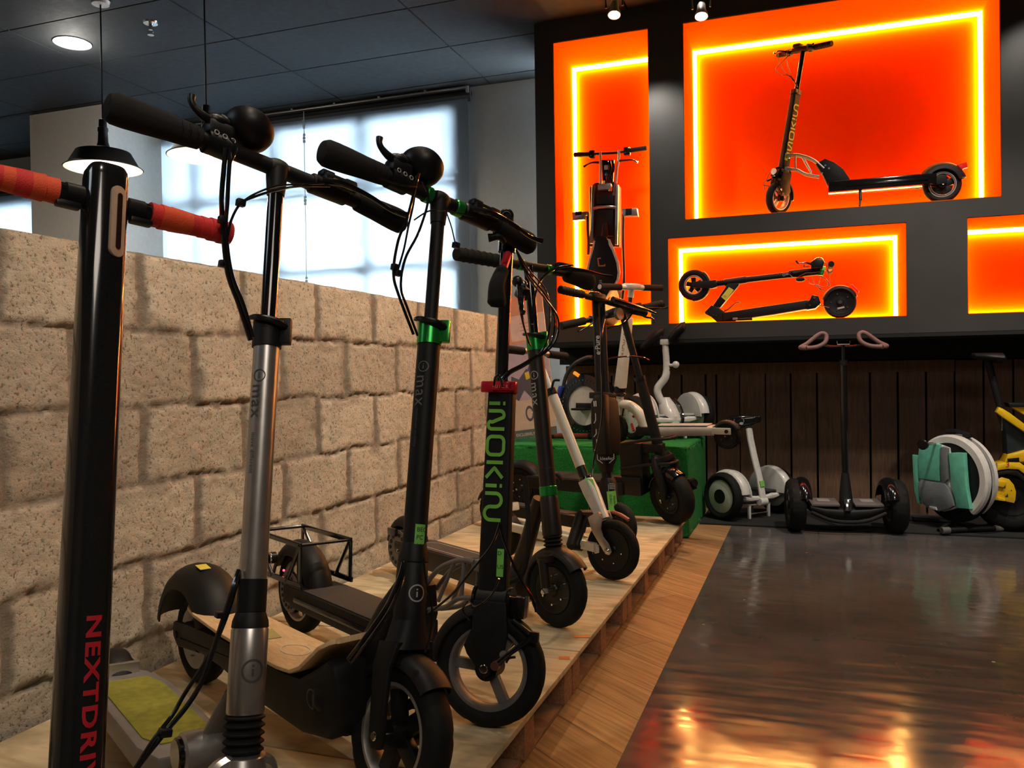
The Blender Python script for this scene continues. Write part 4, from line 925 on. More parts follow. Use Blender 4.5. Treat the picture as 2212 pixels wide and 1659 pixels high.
# ---------------- 4: broad black stem with green wordmark (also the one shown in the big recess)
def inokim_body(S, niche=False):
    T, r = S.T, S.r; L = S.L
    # stem, box section
    hx, hy = (.033, .019) if not niche else (.030, .020)
    mb = S.f(); z1 = .628; mb.loft([((0, 0, z), (hx * k, 0, 0), (0, hy * k, 0), 6) for z, k in ((.155, 1.04), (.30, 1.03), (z1 - .01, .94), (z1, .92))], 'satin', 36); st = S.part(mb, 'stem')
    mb = S.f(); mb.cyl((-.004, 0, z1 - .02), (-.004, 0, T), .0155, 'gloss'); S.part(mb, 'inner_stem')
    side = -1 if not niche else 1
    lw = .040; Lk, w = inokim_strokes(lw, .40); vs, fs = stroke2d(Lk, lw * .19); k = (.268 if not niche else .29) / w; z0 = .598 if not niche else .27
    mb = S.f()
    if niche: put2d(mb, vs, fs, 'logo_lime_dim', lambda x, y: (-(y - lw / 2) , side * (hy * 1.0 + .0016), z0 + x * k))
    else: put2d(mb, vs, fs, 'lime', lambda x, y: ((y - lw / 2) - .004, side * (hy * 1.0 + .0016), z0 - x * k))
    S.part(mb, 'wordmark', st)
    m = 'red_anod' if not niche else 'black'
    mb = S.f(); mb.loft([((.0, 0, z), (hx * 1.06, 0, 0), (0, hy * 1.2, 0), 4) for z in (z1 - .004, z1 + .022)], m, 32); mb.box((-.028, -.024, z1 + .008), (.030, .014, .026), m, bev=.003)
    mb.box((.030, -.020 * (1 if not niche else -1), z1 + .010), (.024, .018, .022), m, bev=.004); co = S.part(mb, 'clamp_collar')
    if not niche:
        mb = S.f(); mb.box((.004, -.026, z1 + .009), (.058, .006, .018), 'red_anod', bev=.002); q = S.part(mb, 'quick_release_lever', co)
        vs, fs, w = text2d('QUICK', .011, 1.5); mb = S.f(); put2d(mb, vs, fs, 'logo_pink', lambda x, y: (x - w / 2 + .002, -.0298, z1 + .005 + y)); S.part(mb, 'lettering', q)
    # trailing front arm
    mb = S.f(); mb.cyl((-.036, 0, .148), (.040, 0, .148), .030, 'satin', n=32, bev=.003)
    for x in (-.040, .044): mb.cyl((x - .003, 0, .148), (x + .003, 0, .148), .032, 'gloss', n=30)
    S.part(mb, 'suspension_barrel')
    mb = S.f(); M3 = PL((0, side * .036, 0), (1, 0, 0), (0, 0, 1))
    out = [(-.034, .150), (.044, .150), (.050, .085), (.046, .050), (.020, .022), (.014, -.008), (.0, -.018), (-.016, -.010), (-.024, .010), (-.044, .032), (-.052, .050), (-.044, .068), (-.034, .090)]
    mb.prism(out, .012, 'satin', M3, bev=.003); mb.prism([(x, z) for x, z in out], .010, 'satin', PL((0, -side * .036, 0), (1, 0, 0), (0, 0, 1)), bev=.002)
    mb.cyl((0, side * .043, .004), (0, side * .048, .004), .010, 'chrome', n=18, bev=.002); mb.cyl((.044, side * .043, .040), (.044, side * .048, .040), .008, 'alu', n=16); S.part(mb, 'fork')
    S.wheel(0, 0, r, .050, 'f', 'spoke', rim=.71, k=3, rimm='rim_grey' if not niche else 'rim_warm', name='front_wheel', sw=.024, ph=-1.1, hubm='satin')
    mb = MB(S.F.copy()); mb.tube([(.062, side * .012, .03), (.05, side * .02, .028), (.044, side * .022, .018)], .003, 'brown', n=8); S.part(mb, 'valve')
    S.fender(0, 0, r + .016, .066, 95, 178, 'f', name='front_fender')
    mb = S.f(); mb.box((.064, 0, .138), (.034, .040, .048), 'gloss', bev=.004); mb.tube([(.055, -.02, .11), (.09, -.025, .09), (.10, -.028, .085)], .006, 'black'); hl = S.part(mb, 'headlight_housing')
    if niche: mb = S.f(); mb.cyl((.079, 0, .145), (.086, 0, .145), .019, 'headlight', n=24); S.part(mb, 'lens', hl)
    mb = S.f(); mb.tube([(.108, side * .034, .082), (.060, side * .044, .045), (.030, side * .045, .018)], [.007, .006, .008], 'gloss'); mb.box((.11, side * .034, .082), (.022, .014, .024), 'black', bev=.004); mb.cyl((.028, side * .04, .015), (.028, side * .055, .015), .010, 'brown', n=12); S.part(mb, 'brake_arm')
    # folding bracket
    mb = MB(); al = 'rim_grey' if not niche else 'alu'
    def arch(pts, r_): mb.tube(pts, r_, al, n=10)
    for sg in (-1, 1):
        y = sg * .022; arch([(-.06, y, .355), (-.12, y, .350), (-.20, y, .315), (-.262, y, .255)], .0065); arch([(-.05, y, .275), (-.11, y, .262), (-.16, y, .232), (-.235, y, .21)], .006)
        arch([(-.10, y, .352), (-.10, y, .262)], .005); arch([(-.14, y, .34), (-.19, y, .24)], .005)
    mb.box((-.050, 0, .348), (.040, .05, .026), al, bev=.004); mb.box((-.042, 0, .272), (.040, .05, .026), al, bev=.004); S.part(mb, 'folding_bracket')
    mb = S.b(); mb.prism([(-.215, .285), (-.255, .215), (-.29, .13), (-.40, .13), (-.405, .18), (-.37, .24), (-.32, .285), (-.268, .312)] if niche else [(-.235, .27), (-.225, .20), (-.25, .13), (-.36, .13), (-.37, .18), (-.33, .255), (-.285, .295)], .05, 'satin', PL((0, 0, 0), (1, 0, 0), (0, 0, 1)), bev=.004)
    for x, z in ((-.27, .27), (-.29, .25), (-.25, .225)):
        mb.cyl((x, -.030, z), (x, .030, z), .006, 'chrome', n=12)
    S.part(mb, 'hinge_block')
    mb = S.b(); mb.box((-.575, 0, .132), (.56 if not niche else .58, .150, .060), 'satin' if not niche else 'gloss', bev=.006)
    for sg in (-1, 1): mb.box((-.60, sg * .077, .132), (.44, .006, .014), 'gloss', bev=.002); mb.box((-L + .06, sg * .045, .125), (.16, .014, .05), 'satin', bev=.004)
    dk = S.part(mb, 'deck')
    mb = S.b(); mb.box((-.55, 0, .1635), (.46, .135, .003), 'brown_tape', bev=.001); S.part(mb, 'grip_mat', dk)
    S.wheel(-L, r, r, .050, 'b', 'blade', rim=.70, k=5, rimm='alu', sw=.04)
    mb = S.b(); mb.lathe([(.022, -.002), (.062, -.002), (.062, .002), (.022, .002)], 'rim_grey', Matrix.Translation((-L, -.040, r)) @ YAX, 40, closed=True)
    for k in range(16): a_ = k * PI / 8; mb.cyl((-L + .047 * math.cos(a_), -.044, r + .047 * math.sin(a_)), (-L + .047 * math.cos(a_), -.041, r + .047 * math.sin(a_)), .0055, 'black', n=8)
    S.part(mb, 'brake_disc')
    S.fender(-L, r, r + .028, .088, 0 if not niche else 15, 165 if niche else 160, m='satin', flat=2.1, lip=.5)
    return st
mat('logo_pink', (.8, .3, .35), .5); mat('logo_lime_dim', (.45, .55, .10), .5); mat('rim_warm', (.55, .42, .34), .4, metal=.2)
def scooter_wordmark():
    S = Scooter(FIT['inokim'], 'wide stemmed black scooter with red clamp and big green lettering', blean=2); T, r, L = S.T, S.r, S.L
    st = inokim_body(S)
    a_lab = MB(S.F.copy()); a_lab.box((.020, -.0212, .235), (.016, .0008, .062), 'label'); lb = S.part(a_lab, 'price_tape', st)
    for k, (t_, z) in enumerate((('D', .252), ('US', .222))):
        vs, fs, w = text2d(t_, .013); mb = S.f(); put2d(mb, vs, fs, 'ink', lambda x, y: (.013 + x, -.0222, z + y)); S.part(mb, 'handwriting', lb)
    # folded handlebar: near grip hangs down, clamp and disc on top
    mb = S.f(); mb.cyl((-.004, 0, T - .03), (-.004, 0, T + .012), .021, 'gloss', n=24); mb.lathe([(0, -.018), (.026, -.014), (.034, .0), (.030, .004), (0, .004)], 'cream', Matrix.Translation((-.0, 0, T + .012)), 32)
    mb.ball((0, 0, T + .022), (.032, .030, .020), 'black'); bar = S.part(mb, 'handlebar')
    mb = MB(); p0 = S.w(1097, 550, 1.93); p1 = S.w(1085, 585, 1.87); p2 = S.w(1073, 615, 1.83); p3 = S.w(1073, 652, 1.82)
    mb.tube([p0, p1, p2], .010, 'red_anod'); S.part(mb, 'hinged_arm', bar); mb = MB(); mb.tube([p1, p2, p3, p3 + Vector((0, 0, -.012))], [.015, .017, .021, .012], 'foam', n=20); S.part(mb, 'grip', bar)
    mb = MB(); q = S.w(1096, 500, 1.98); q2 = S.w(1094, 466, 1.98); mb.tube([q, q2], .0165, 'rubber', n=20); n_ = (S.I @ CAM - q2).normalized(); mb.cyl(q2, q2 + n_ * .012, .0175, 'black', n=28, bev=.003); mb.ring(q2 + n_ * .012, .010, .0012, 'rim_grey', n_.to_track_quat('Z', 'Y').to_matrix()); S.part(mb, 'grip', bar)
    mb = MB()
    mb.tube([S.w(1040, 468, 1.92), S.w(1062, 488, 1.93), S.w(1085, 500, 1.95), S.w(1110, 515, 1.97)], .007, 'black'); mb.tube([S.w(1055, 514, 1.90), S.w(1078, 512, 1.90), S.w(1090, 525, 1.91)], [.010, .007, .006], 'black'); S.part(mb, 'brake_lever', bar)
    # rack over the rear fender
    mb = S.b(); zt, zb, xa, xb = .298, .180, -1.10, -.765
    for sg in (-1, 1):
        y = sg * .082
        mb.box(((xa + xb) / 2, y, zt), (xb - xa, .006, .016), 'gloss', bev=.002)
        for x in (xa + .006, xb - .006): mb.box((x, y, (zt + zb) / 2), (.014, .006, zt - zb), 'gloss', bev=.002)
        mb.tube([(xa + .01, y, zt), (-.96, y, zb)], .006, 'gloss', smooth=False); mb.tube([(xb - .01, y, zt), (-.86, y, zb)], .006, 'gloss', smooth=False)
        mb.box((-.93, y, zb), (.34, .008, .016), 'gloss', bev=.002)
    for x in (xa + .01, xb - .012): mb.box((x, 0, zt), (.022, .17, .006), 'gloss', bev=.001)
    mb.cyl((xa, -.08, zt), (xa, .08, zt), .005, 'gloss'); rk = S.part(mb, 'rack')
    vs, fs, w = text2d('SUMMIT', .016); mb = S.b(); put2d(mb, vs, fs, 'logo_light', lambda x, y: (xb - .10 + x, -.0858, zt - .0055 + y * .8)); 
    mb = S.b(); mb.cyl((-1.0, -.055, .225), (-1.0, -.075, .225), .018, 'black', n=20); mb.ring((-1.0, -.075, .225), .016, .003, 'chrome', YAX.to_3x3()); li = S.part(mb, 'rear_light')
    mb = MB(); p = S.w(613, 1232, depth(S.M @ Vector((-.93, -.09, .22)))); mb.ball(p, .0035, 'led_red', n=10); S.part(mb, 'led', li)
    S.cable([(1080, 1130, 1.78), (1062, 1178, 1.77), (1020, 1230, 1.77), (975, 1285, 1.78), (925, 1325, 1.80)], .0026)
    S.cable([(1082, 1132, 1.78), (1086, 1160, 1.77), (1105, 1210, 1.76), (1130, 1260, 1.76), (1152, 1295, 1.76), (1158, 1322, 1.76)], .0026)
    S.cable([(1078, 1250, 1.79), (1062, 1285, 1.80), (1030, 1310, 1.83), (1012, 1298, 1.86), (1000, 1318, 1.87), (1015, 1340, 1.87)], .0022)
    S.cable([(1085, 835, 1.90), (1078, 812, 1.88), (1070, 815, 1.88), (1067, 832, 1.89)], .0028)
    # long loom from the bar round to the red clamp
    for k, (dx, rr) in enumerate(((0, .0026), (8, .0026), (-10, .0022))):
        S.cable([(1115, 540, 1.94), (1140, 590 + dx, 1.98), (1180, 640 + dx, 2.05), (1198 + dx, 690, 2.08), (1190 + dx, 740, 2.06), (1160, 772 + dx * .3, 2.0), (1110, 800, 1.93)], rr)
    S.cable([(1160, 770, 2.0), (1128, 790, 1.96), (1100, 805, 1.92), (1085, 822, 1.90)], .0058)
    kick(S, -.5, 'black')
scooter_wordmark()

# ---------------- 5: dark bronze stem with green rings
def scooter_bronze():
    S = Scooter(FIT['dark'], 'dark bronze scooter with green collar standing behind the lettered stem'); T, B, r, L = S.T, S.B, S.r, S.L
    mb = S.f(); mb.cyl((0, -B * .95, T), (0, B * .95, T), .015, 'satin')
    for yy in (-B * .12, B * .32): mb.cyl((0, yy - .012, T), (0, yy + .012, T), .0175, 'green_anod', n=24, bev=.002)
    bar = S.part(mb, 'handlebar')
    mb = S.f(); tube_grip(mb, -B * .42, -B * 1.04, T, r=.021, m='foam'); S.part(mb, 'grip', bar)
    mb = S.f(); bulb_grip(mb, B * .62, B * 1.08, T - .008, r0=.02, r1=.034); S.part(mb, 'grip', bar)
    mb = S.f(); mb.box((.012, B * .52, T + .008), (.045, .075, .03), 'black', bev=.006); mb.tube([(.03, B * .5, T + .004), (.05, B * .75, T), (.05, B * 1.05, T - .005), (.055, B * 1.22, T - .008)], [.010, .006, .005, .008], 'gloss'); S.part(mb, 'brake_lever', bar)
    mb = MB(); mb.ball(S.w(1118, 608, 2.55), .018, 'black'); mb.ball(S.w(1131, 613, 2.55), .012, 'chrome'); mb.box(S.w(1128, 632, 2.55), (.04, .03, .04), 'black', Matrix.Rotation(.5, 3, 'Y'), bev=.008)
    mb.tube([S.w(1128, 640, 2.53), S.w(1126, 655, 2.50), S.w(1127, 672, 2.49), S.w(1134, 676, 2.49)], [.009, .008, .007, .007], 'gloss'); S.part(mb, 'throttle', bar)
    mb = S.f(); mb.cyl((0, 0, .77), (0, 0, T), .0165, 'gloss'); S.part(mb, 'inner_stem')
    mb = S.f(); mb.cyl((0, 0, .375), (0, 0, .765), .0262, 'bronze', n=36); mb.cyl((0, 0, .320), (0, 0, .379), .0268, 'bronze', n=36, bev=.001); mb.lathe([(.0268, .292), (.030, .28), (.0315, .17), (.028, .165)], 'bronze', None, 36); st = S.part(mb, 'stem')
    mb = S.f(); mb.cyl((0, 0, .290), (0, 0, .322), .0285, 'green_anod', n=32, bev=.002); S.part(mb, 'green_ring', st)
    clamp(S, .815, .028, 'green_anod', h=.055, lev='black')
    S.circle_i(.026, .0266, .690, -28, 'logo_light', st); S.surf_text('max', .042, .0266, .655, -30, parent=st, m='logo_light', spacing=1.1); S.surf_text('maximum mobility', .013, .0266, .56, -42, parent=st, m='logo_grey')
    mb = S.f(); pr = [(.022, .17)]
    for k in range(4): z = .166 - k * .012; pr += [(.031, z - .003), (.031, z - .005), (.024, z - .010)]
    mb.lathe(pr + [(.022, .115)], 'rubber', None, 32); S.part(mb, 'bellows')
    mb = S.f(); mb.loft([((-.0, 0, .118), (.026, 0, 0), (0, .030, 0), 2.5), ((0, 0, .108), (.030, 0, 0), (0, .066, 0), 3.5), ((0, 0, .088), (.028, 0, 0), (0, .066, 0), 3.5), ((0, 0, .082), (.02, 0, 0), (0, .05, 0), 3)], 'bronze', 32)
    for sg in (-1, 1):
        mb.cyl((.002, sg * .055, .10), (.004, sg * .055, .012), .015, 'bronze', n=20, bev=.002); mb.cyl((.004, sg * .055, .014), (.004, sg * .055, -.004), .009, 'alu', n=16); mb.cyl((0, sg * .05, 0), (0, sg * .068, 0), .008, 'chrome', n=16, bev=.002)
    S.part(mb, 'fork')
    S.wheel(0, 0, r, .052, 'f', 'disc', rim=.62, name='front_wheel', m='black'); S.fender(0, 0, r + .018, .070, 30, 175, 'f', m='bronze', name='front_fender')
    mb = S.b(); mb.box((-.57, 0, .105), (.54, .14, .075), 'bronze', bev=.006); mb.prism([(-.34, .14), (-.14, .12), (-.15, .05), (-.20, .025), (-.32, .03), (-.36, .06)], .11, 'bronze', PL((0, 0, 0), (1, 0, 0), (0, 0, 1)), bev=.008); dk = S.part(mb, 'deck')
    mb = S.b(); mb.box((-.56, 0, .1435), (.50, .125, .002), 'brown_tape'); gm_ = S.part(mb, 'grip_mat', dk)
    mb = MB(Matrix.Translation((-.56, 0, .1452))); vs, fs = stroke2d([[(-.18, -.04), (-.21, -.02), (-.21, .02), (-.18, .04), (.18, .04), (.18, -.04), (-.18, -.04)]], .004, step=.02); mb.add([(x, y, 0) for x, y in vs], fs, 'logo_light'); S.part(mb, 'printed_outline', gm_)
    mb = S.b(); mb.tube([(-.215, 0, .10), (-.185, 0, .16), (-.15, 0, .24), (-.115, 0, .33), (-.09, 0, .39)], [.034, .030, .026, .024, .022], 'bronze', n=16); mb.cyl((-.215, -.06, .12), (-.215, .06, .12), .042, 'graphite', n=32, bev=.005); S.part(mb, 'beam')
    mb = MB(); mb.tube([S.w(1134, 1030, 2.42), S.w(1140, 1100, 2.40), S.w(1141, 1180, 2.38), S.w(1128, 1240, 2.38), S.w(1098, 1260, 2.40)], .0075, 'rubber', n=12); S.part(mb, 'cable_sleeve')
    S.wheel(-L + .02, r - .01, r - .01, .05, 'b', 'disc', m='alu', rim=.7); S.fender(-L + .02, r - .01, r + .012, .075, 15, 170, m='satin', flat=2.1, lip=.5)
    mb = S.b(); mb.lathe([(.02, -.0015), (.075, -.0015), (.075, .0015), (.02, .0015)], 'rim_grey', Matrix.Translation((-L + .02, -.045, r - .01)) @ YAX, 40, closed=True)
    for k in range(14): a_ = k * PI / 7; mb.cyl((-L + .02 + .055 * math.cos(a_), -.049, r - .01 + .055 * math.sin(a_)), (-L + .02 + .055 * math.cos(a_), -.046, r - .01 + .055 * math.sin(a_)), .008, 'black', n=8)
    mb.box((-L - .01, -.05, .17), (.06, .02, .03), 'gloss', bev=.004); mb.box((-L + .08, 0, .12), (.16, .10, .03), 'black', bev=.004); S.part(mb, 'rear_brake')
    S.cable([(1118, 615, 2.53), (1121, 650, 2.50), (1128, 690, 2.49), (1142, 742, 2.50)], .003); S.cable([(1124, 640, 2.52), (1128, 680, 2.50), (1136, 720, 2.50), (1146, 748, 2.50)], .003)
    S.cable([(1232, 574, 2.72), (1200, 580, 2.66), (1172, 600, 2.6), (1155, 640, 2.54), (1150, 700, 2.5)], .004)
    kick(S, -.5, 'black')
scooter_bronze()

# ---------------- 6: white tube, leaning far back
def scooter_white():
    S = Scooter(FIT['white'], 'cream white tube scooter leaning far back, black solid front wheel'); T, B, r, L = S.T, S.B, S.r, S.L
    mb = S.f(); mb.cyl((0, -B * .9, T), (0, B * .9, T), .011, 'silver'); bar = S.part(mb, 'handlebar')
    for sg in (-1, 1): mb = S.f(); tube_grip(mb, sg * B * .42, sg * B * 1.05, T, r=.0165, m='foam', rings=False); S.part(mb, 'grip', bar)
    mb = S.f(); mb.cyl((0, 0, .66), (0, 0, T), .0125, 'white'); S.part(mb, 'inner_stem')
    mb = S.f(); mb.cyl((0, 0, .345), (0, 0, .67), .0205, 'cream', n=32); st = S.part(mb, 'stem')
    mb = S.f(); mb.cyl((0, 0, .66), (0, 0, .69), .024, 'black', n=28, bev=.003); mb.tube([(.02, -.02, .68), (.05, -.03, .70), (.075, -.03, .69)], .005, 'black'); S.part(mb, 'clamp_collar')
    mb = S.f(); mb.cyl((0, 0, .30), (0, 0, .35), .020, 'black', n=28); mb.cyl((0, 0, .285), (0, 0, .30), .027, 'gloss', n=28, bev=.003); S.part(mb, 'joint')
    mb = S.f(); mb.loft([((0, 0, .287), (.028, 0, 0), (0, .028, 0), 3), ((.004, 0, .24), (.030, 0, 0), (0, .026, 0), 3.5), ((.010, 0, .12), (.022, 0, 0), (0, .020, 0), 4)], 'white', 28); hd = S.part(mb, 'head_bracket')
    a = S.cam(.25) + R(18); mb = S.f(); c, s_ = math.cos(a), math.sin(a); mb.add([(c * .032 - s_ * x, s_ * .032 + c * x, z) for x, z in ((-.012, .29), (.018, .275), (.014, .19), (-.002, .20))], [(0, 1, 2, 3)], 'label'); S.part(mb, 'price_tape', hd)
    mb = S.f()
    for z in (.215, .19): mb.cyl((c * .02, s_ * .02, z), (c * .031, s_ * .031, z), .004, 'black', n=10)
    S.part(mb, 'bolt', hd)
    mb = S.f()
    for sg in (-1, 1): mb.prism([(-.030, .145), (.026, .148), (.028, .115), (.008, .085), (.004, .055), (.016, .02), (.014, -.012), (.0, -.018), (-.014, -.008), (-.026, .05), (-.034, .09)], .006, 'silver', PL((0, sg * .036, 0), (1, 0, 0), (0, 0, 1)), bev=.001); mb.cyl((0, sg * .036, 0), (0, sg * .048, 0), .010, 'chrome', n=18, bev=.002)
    mb.box((0, 0, .142), (.05, .07, .012), 'silver', bev=.002); S.part(mb, 'fork')
    S.wheel(0, 0, r - .002, .042, 'f', 'disc', rim=.72, name='front_wheel', m='black'); mb = MB(S.F.copy()); mb.tube([(.06, 0, .13), (.09, 0, .105), (.115, 0, .075)], .007, 'fender_red'); S.part(mb, 'front_fender')
    mb = S.b(); Ld = .72
    for sg in (-1, 1):
        mb.loft([((-.60, sg * .045, .155), (0, .012, 0), (0, 0, .018), 4), ((-.30, sg * .045, .135), (0, .012, 0), (0, 0, .018), 4), ((-.06, sg * .03, .12), (0, .012, 0), (0, 0, .018), 4)], 'cream')
    mb.box((-.34, 0, .132), (.44, .08, .012), 'white', bev=.003); mb.box((-.585, 0, .215), (.11, .07, .035), 'cream', Matrix.Rotation(R(-12), 3, 'Y'), bev=.006); mb.cyl((-.585, -.04, .215), (-.585, .04, .215), .014, 'black', n=18); S.part(mb, 'deck')
    S.wheel(-.60, .10, .10, .045, 'b', 'disc', rim=.6, m='black', tread=False); S.fender(-.60, .10, .108, .06, 10, 120, m='satin')
    mb = S.b(); mb.prism([(-.26, .14), (-.12, .07), (-.05, .10), (-.05, .13)], .05, 'cream', PL((0, 0, 0), (1, 0, 0), (0, 0, 1)), bev=.004); S.part(mb, 'neck')
mat('fender_red', (.45, .10, .05), .4)
scooter_white()

# ---------------- 7: twin tube scooter with fat battery body
def scooter_twin():
    S = Scooter(FIT['epure'], 'black twin tube scooter with fat battery case and green price tape'); T, B, r, L = S.T, S.B, S.r, S.L
    mb = S.f(); mb.cyl((.03, -B * .55, T + .012), (.03, B * .95, T - .01), .012, 'satin'); mb.cyl((.03, -B * 1.0, T + .012), (.03, -B * .5, T + .012), .012, 'satin'); bar = S.part(mb, 'handlebar')
    mb = S.f(); tube_grip(mb, -B * .5, -B * 1.03, T + .012, x=.03, r=.018, m='rubber', end='gloss'); mb.ring((.03, -B * 1.03, T + .012), .009, .002, 'rim_grey', YAX.to_3x3()); S.part(mb, 'grip', bar)
    mb = S.f(); tube_grip(mb, B * .62, B * 1.1, T - .01, x=.03, r=.018, m='rubber'); S.part(mb, 'grip', bar)
    mb = S.f(); mb.box((.02, -.045, T + .018), (.06, .085, .026), 'black', bev=.008); mb.ball((.02, -.05, T + .028), (.03, .035, .014), 'gloss'); S.part(mb, 'display', bar)
    mb = S.f(); mb.tube([(.05, B * .15, T + .012), (.06, B * .5, T + .004), (.065, B * .95, T - .005), (.06, B * 1.25, T - .012)], [.016, .012, .007, .006], 'gloss'); mb.ball((.05, B * .32, T + .014), .014, 'chrome'); S.part(mb, 'brake_lever', bar)
    mb = S.f(); mb.tube([(.05, B * .75, T - .02), (.06, B * .95, T - .04), (.065, B * 1.12, T - .042), (.06, B * 1.2, T - .06)], .005, 'gloss'); S.part(mb, 'shift_lever', bar); mb = S.f(); mb.cyl((.03, B * .35, T - .045), (.045, B * .35, T - .045), .028, 'rim_grey', n=24); S.part(mb, 'bell', bar)
    for yy in (-.022, .022):
        mb = S.f(); mb.cyl((0, yy, .56), (0, yy, T + .01), .0165, 'satin'); o = S.part(mb, 'stem_tube')
        if yy < 0:
            a = S.cam(.8); vs, fs, w = text2d('e·Pure', .034, bold=.0006); m2 = S.f(); put2d(m2, vs, fs, 'logo_light', lambda x, y: ((.0171) * math.cos(a - (y - .012) / .0171), yy + .0171 * math.sin(a - (y - .012) / .0171), .768 + x)); S.part(m2, 'lettering', o)
    mb = S.f(); mb.box((.0, 0, .585), (.075, .105, .028), 'satin', Matrix.Rotation(.1, 3, 'Y'), bev=.005); S.part(mb, 'top_bracket')
    mb = S.f(); mb.loft([((0, 0.01, z), (a_, 0, 0), (0, b_, 0), 4) for z, a_, b_ in ((.575, .040, .045), (.555, .048, .055), (.45, .052, .058), (.34, .050, .055), (.315, .042, .048))], 'satin', 32); mb.box((.02, -.035, .45), (.06, .045, .27), 'black', bev=.01); bc = S.part(mb, 'battery_case')
    a = S.cam(.5); ax_, ay_ = math.cos(a), math.sin(a)
    fr = PL((ax_ * .072, ay_ * .072, 0), (-ay_, ax_, 0), (0, 0, 1))
    def face(polys, wd, m, name, dx=0, par=bc):
        vs, fs = stroke2d(polys, wd); mb = MB(S.F @ fr); mb.add([(x + dx, z, 0) for x, z in vs], fs, m); return S.part(mb, name, par)
    face([[(-.040, .555), (-.040, .53)], [(-.032, .555), (-.032, .53)]], .004, 'white', 'printed_lines'); face([[(-.036, .50), (-.036, .47), (-.044, .455)], [(-.036, .43), (-.036, .41), (-.048, .395)], [(-.036, .385), (-.036, .35), (-.048, .335)]], .004, 'logo_light', 'printed_lines')
    mb = S.f(); mb.loft([((0, .0, z), (a_, 0, 0), (0, b_, 0), 3) for z, a_, b_ in ((.32, .040, .046), (.30, .042, .048), (.27, .030, .032), (.24, .024, .026))], 'black', 28); hc = S.part(mb, 'lower_case')
    face([[(.0 - .036, .318), (-.036, .296), (-.014, .278)], [(.036, .318), (.036, .296), (.014, .278)]], .003, 'logo_light', 'printed_lines', par=hc)
    vs, fs, w = text2d('kleefer', .021); mb = MB(S.F @ fr); mb.add([(x - w / 2 + .004, y + .292, 0) for x, y in vs], fs, 'logo_light'); S.part(mb, 'lettering', hc)
    mb = S.f(); mb.cyl((0, 0, .20), (0, 0, .245), .022, 'black', n=24); mb.loft([((0.006, 0, .215), (.026, 0, 0), (0, .028, 0), 3), ((.008, 0, .19), (.036, 0, 0), (0, .036, 0), 3), ((.008, 0, .06), (.040, 0, 0), (0, .040, 0), 3.5), ((.0, 0, .045), (.036, 0, 0), (0, .036, 0), 3)], 'satin', 32); nk = S.part(mb, 'head')
    fr2 = PL((ax_ * .052, ay_ * .052, 0), (-ay_, ax_, 0), (0, 0, 1))
    mb = MB(S.F @ fr2); mb.box((.020, .112, 0), (.040, .088, .001), 'label', Matrix.Rotation(.06, 3, 'Z')); lb = S.part(mb, 'price_tape', nk)
    for k, (t_, x) in enumerate((('EURO', .009), ('kleefer', .026))):
        vs, fs, w = text2d(t_, .018); mb = MB(S.F @ fr2); mb.add([(x + .0 + y * .8, .142 - .03 * k * .2 - xx * .85, .0012) for xx, y in vs], fs, 'ink'); S.part(mb, 'handwriting', lb)
    mb = MB(S.F @ fr2)
    for k in range(4): mb.box((.020, .168 + .007 * k, .0005), (.020, .003, .001), 'logo_light')
    mb.box((.006, .17, 0), (.002, .035, .001), 'logo_light'); mb.box((.034, .17, 0), (.002, .035, .001), 'logo_light'); S.part(mb, 'printed_lines', nk)
    mb = S.f(); mb.box((0, 0, .048), (.07, .13, .022), 'satin', bev=.004)
    for sg in (-1, 1): mb.tube([(0, sg * .055, .05), (0, sg * .055, .0)], [.014, .012], 'satin')
    S.part(mb, 'fork')
    S.wheel(.04, 0.0, r, .048, 'f', 'disc', rim=.62, name='front_wheel', m='black')
    mb = MB(); A = S.w(1252, 1112, 3.30); B2 = S.w(1232, 1178, 3.22); C_ = S.w(1262, 1182, 3.25); D_ = S.w(1288, 1112, 3.35)
    mb.tube([A, B2], .017, 'satin', smooth=False); mb.tube([D_, A], .020, 'satin', smooth=False); mb.tube([S.w(1268, 1115, 3.3), S.w(1244, 1180, 3.23)], .012, 'satin', smooth=False); mb.tube([B2, S.w(1300, 1185, 3.35)], .018, 'satin', smooth=False); S.part(mb, 'side_frame')
    mb = S.b(); mb.box((-.45, 0, .115), (.60, .13, .055), 'satin', bev=.006); mb.box((-.12, 0, .13), (.12, .08, .05), 'satin', bev=.008); mb.tube([(-.10, 0, .13), (-.04, 0, .17), (-.02, 0, .22)], .024, 'satin'); dk = S.part(mb, 'deck'); mb = S.b(); mb.box((-.46, 0, .144), (.5, .11, .003), 'grip_tape'); S.part(mb, 'grip_mat', dk)
    S.wheel(-L + .03, r - .01, r - .01, .048, 'b', 'disc', rim=.66); S.fender(-L + .03, r - .01, r + .01, .066, 15, 160)
    S.cable([(1306, 690, 3.7), (1300, 720, 3.62), (1299, 780, 3.60), (1300, 900, 3.55), (1282, 1000, 3.5), (1275, 1090, 3.4), (1262, 1150, 3.3)], .004)
    kick(S, -.5, 'black')
scooter_twin()

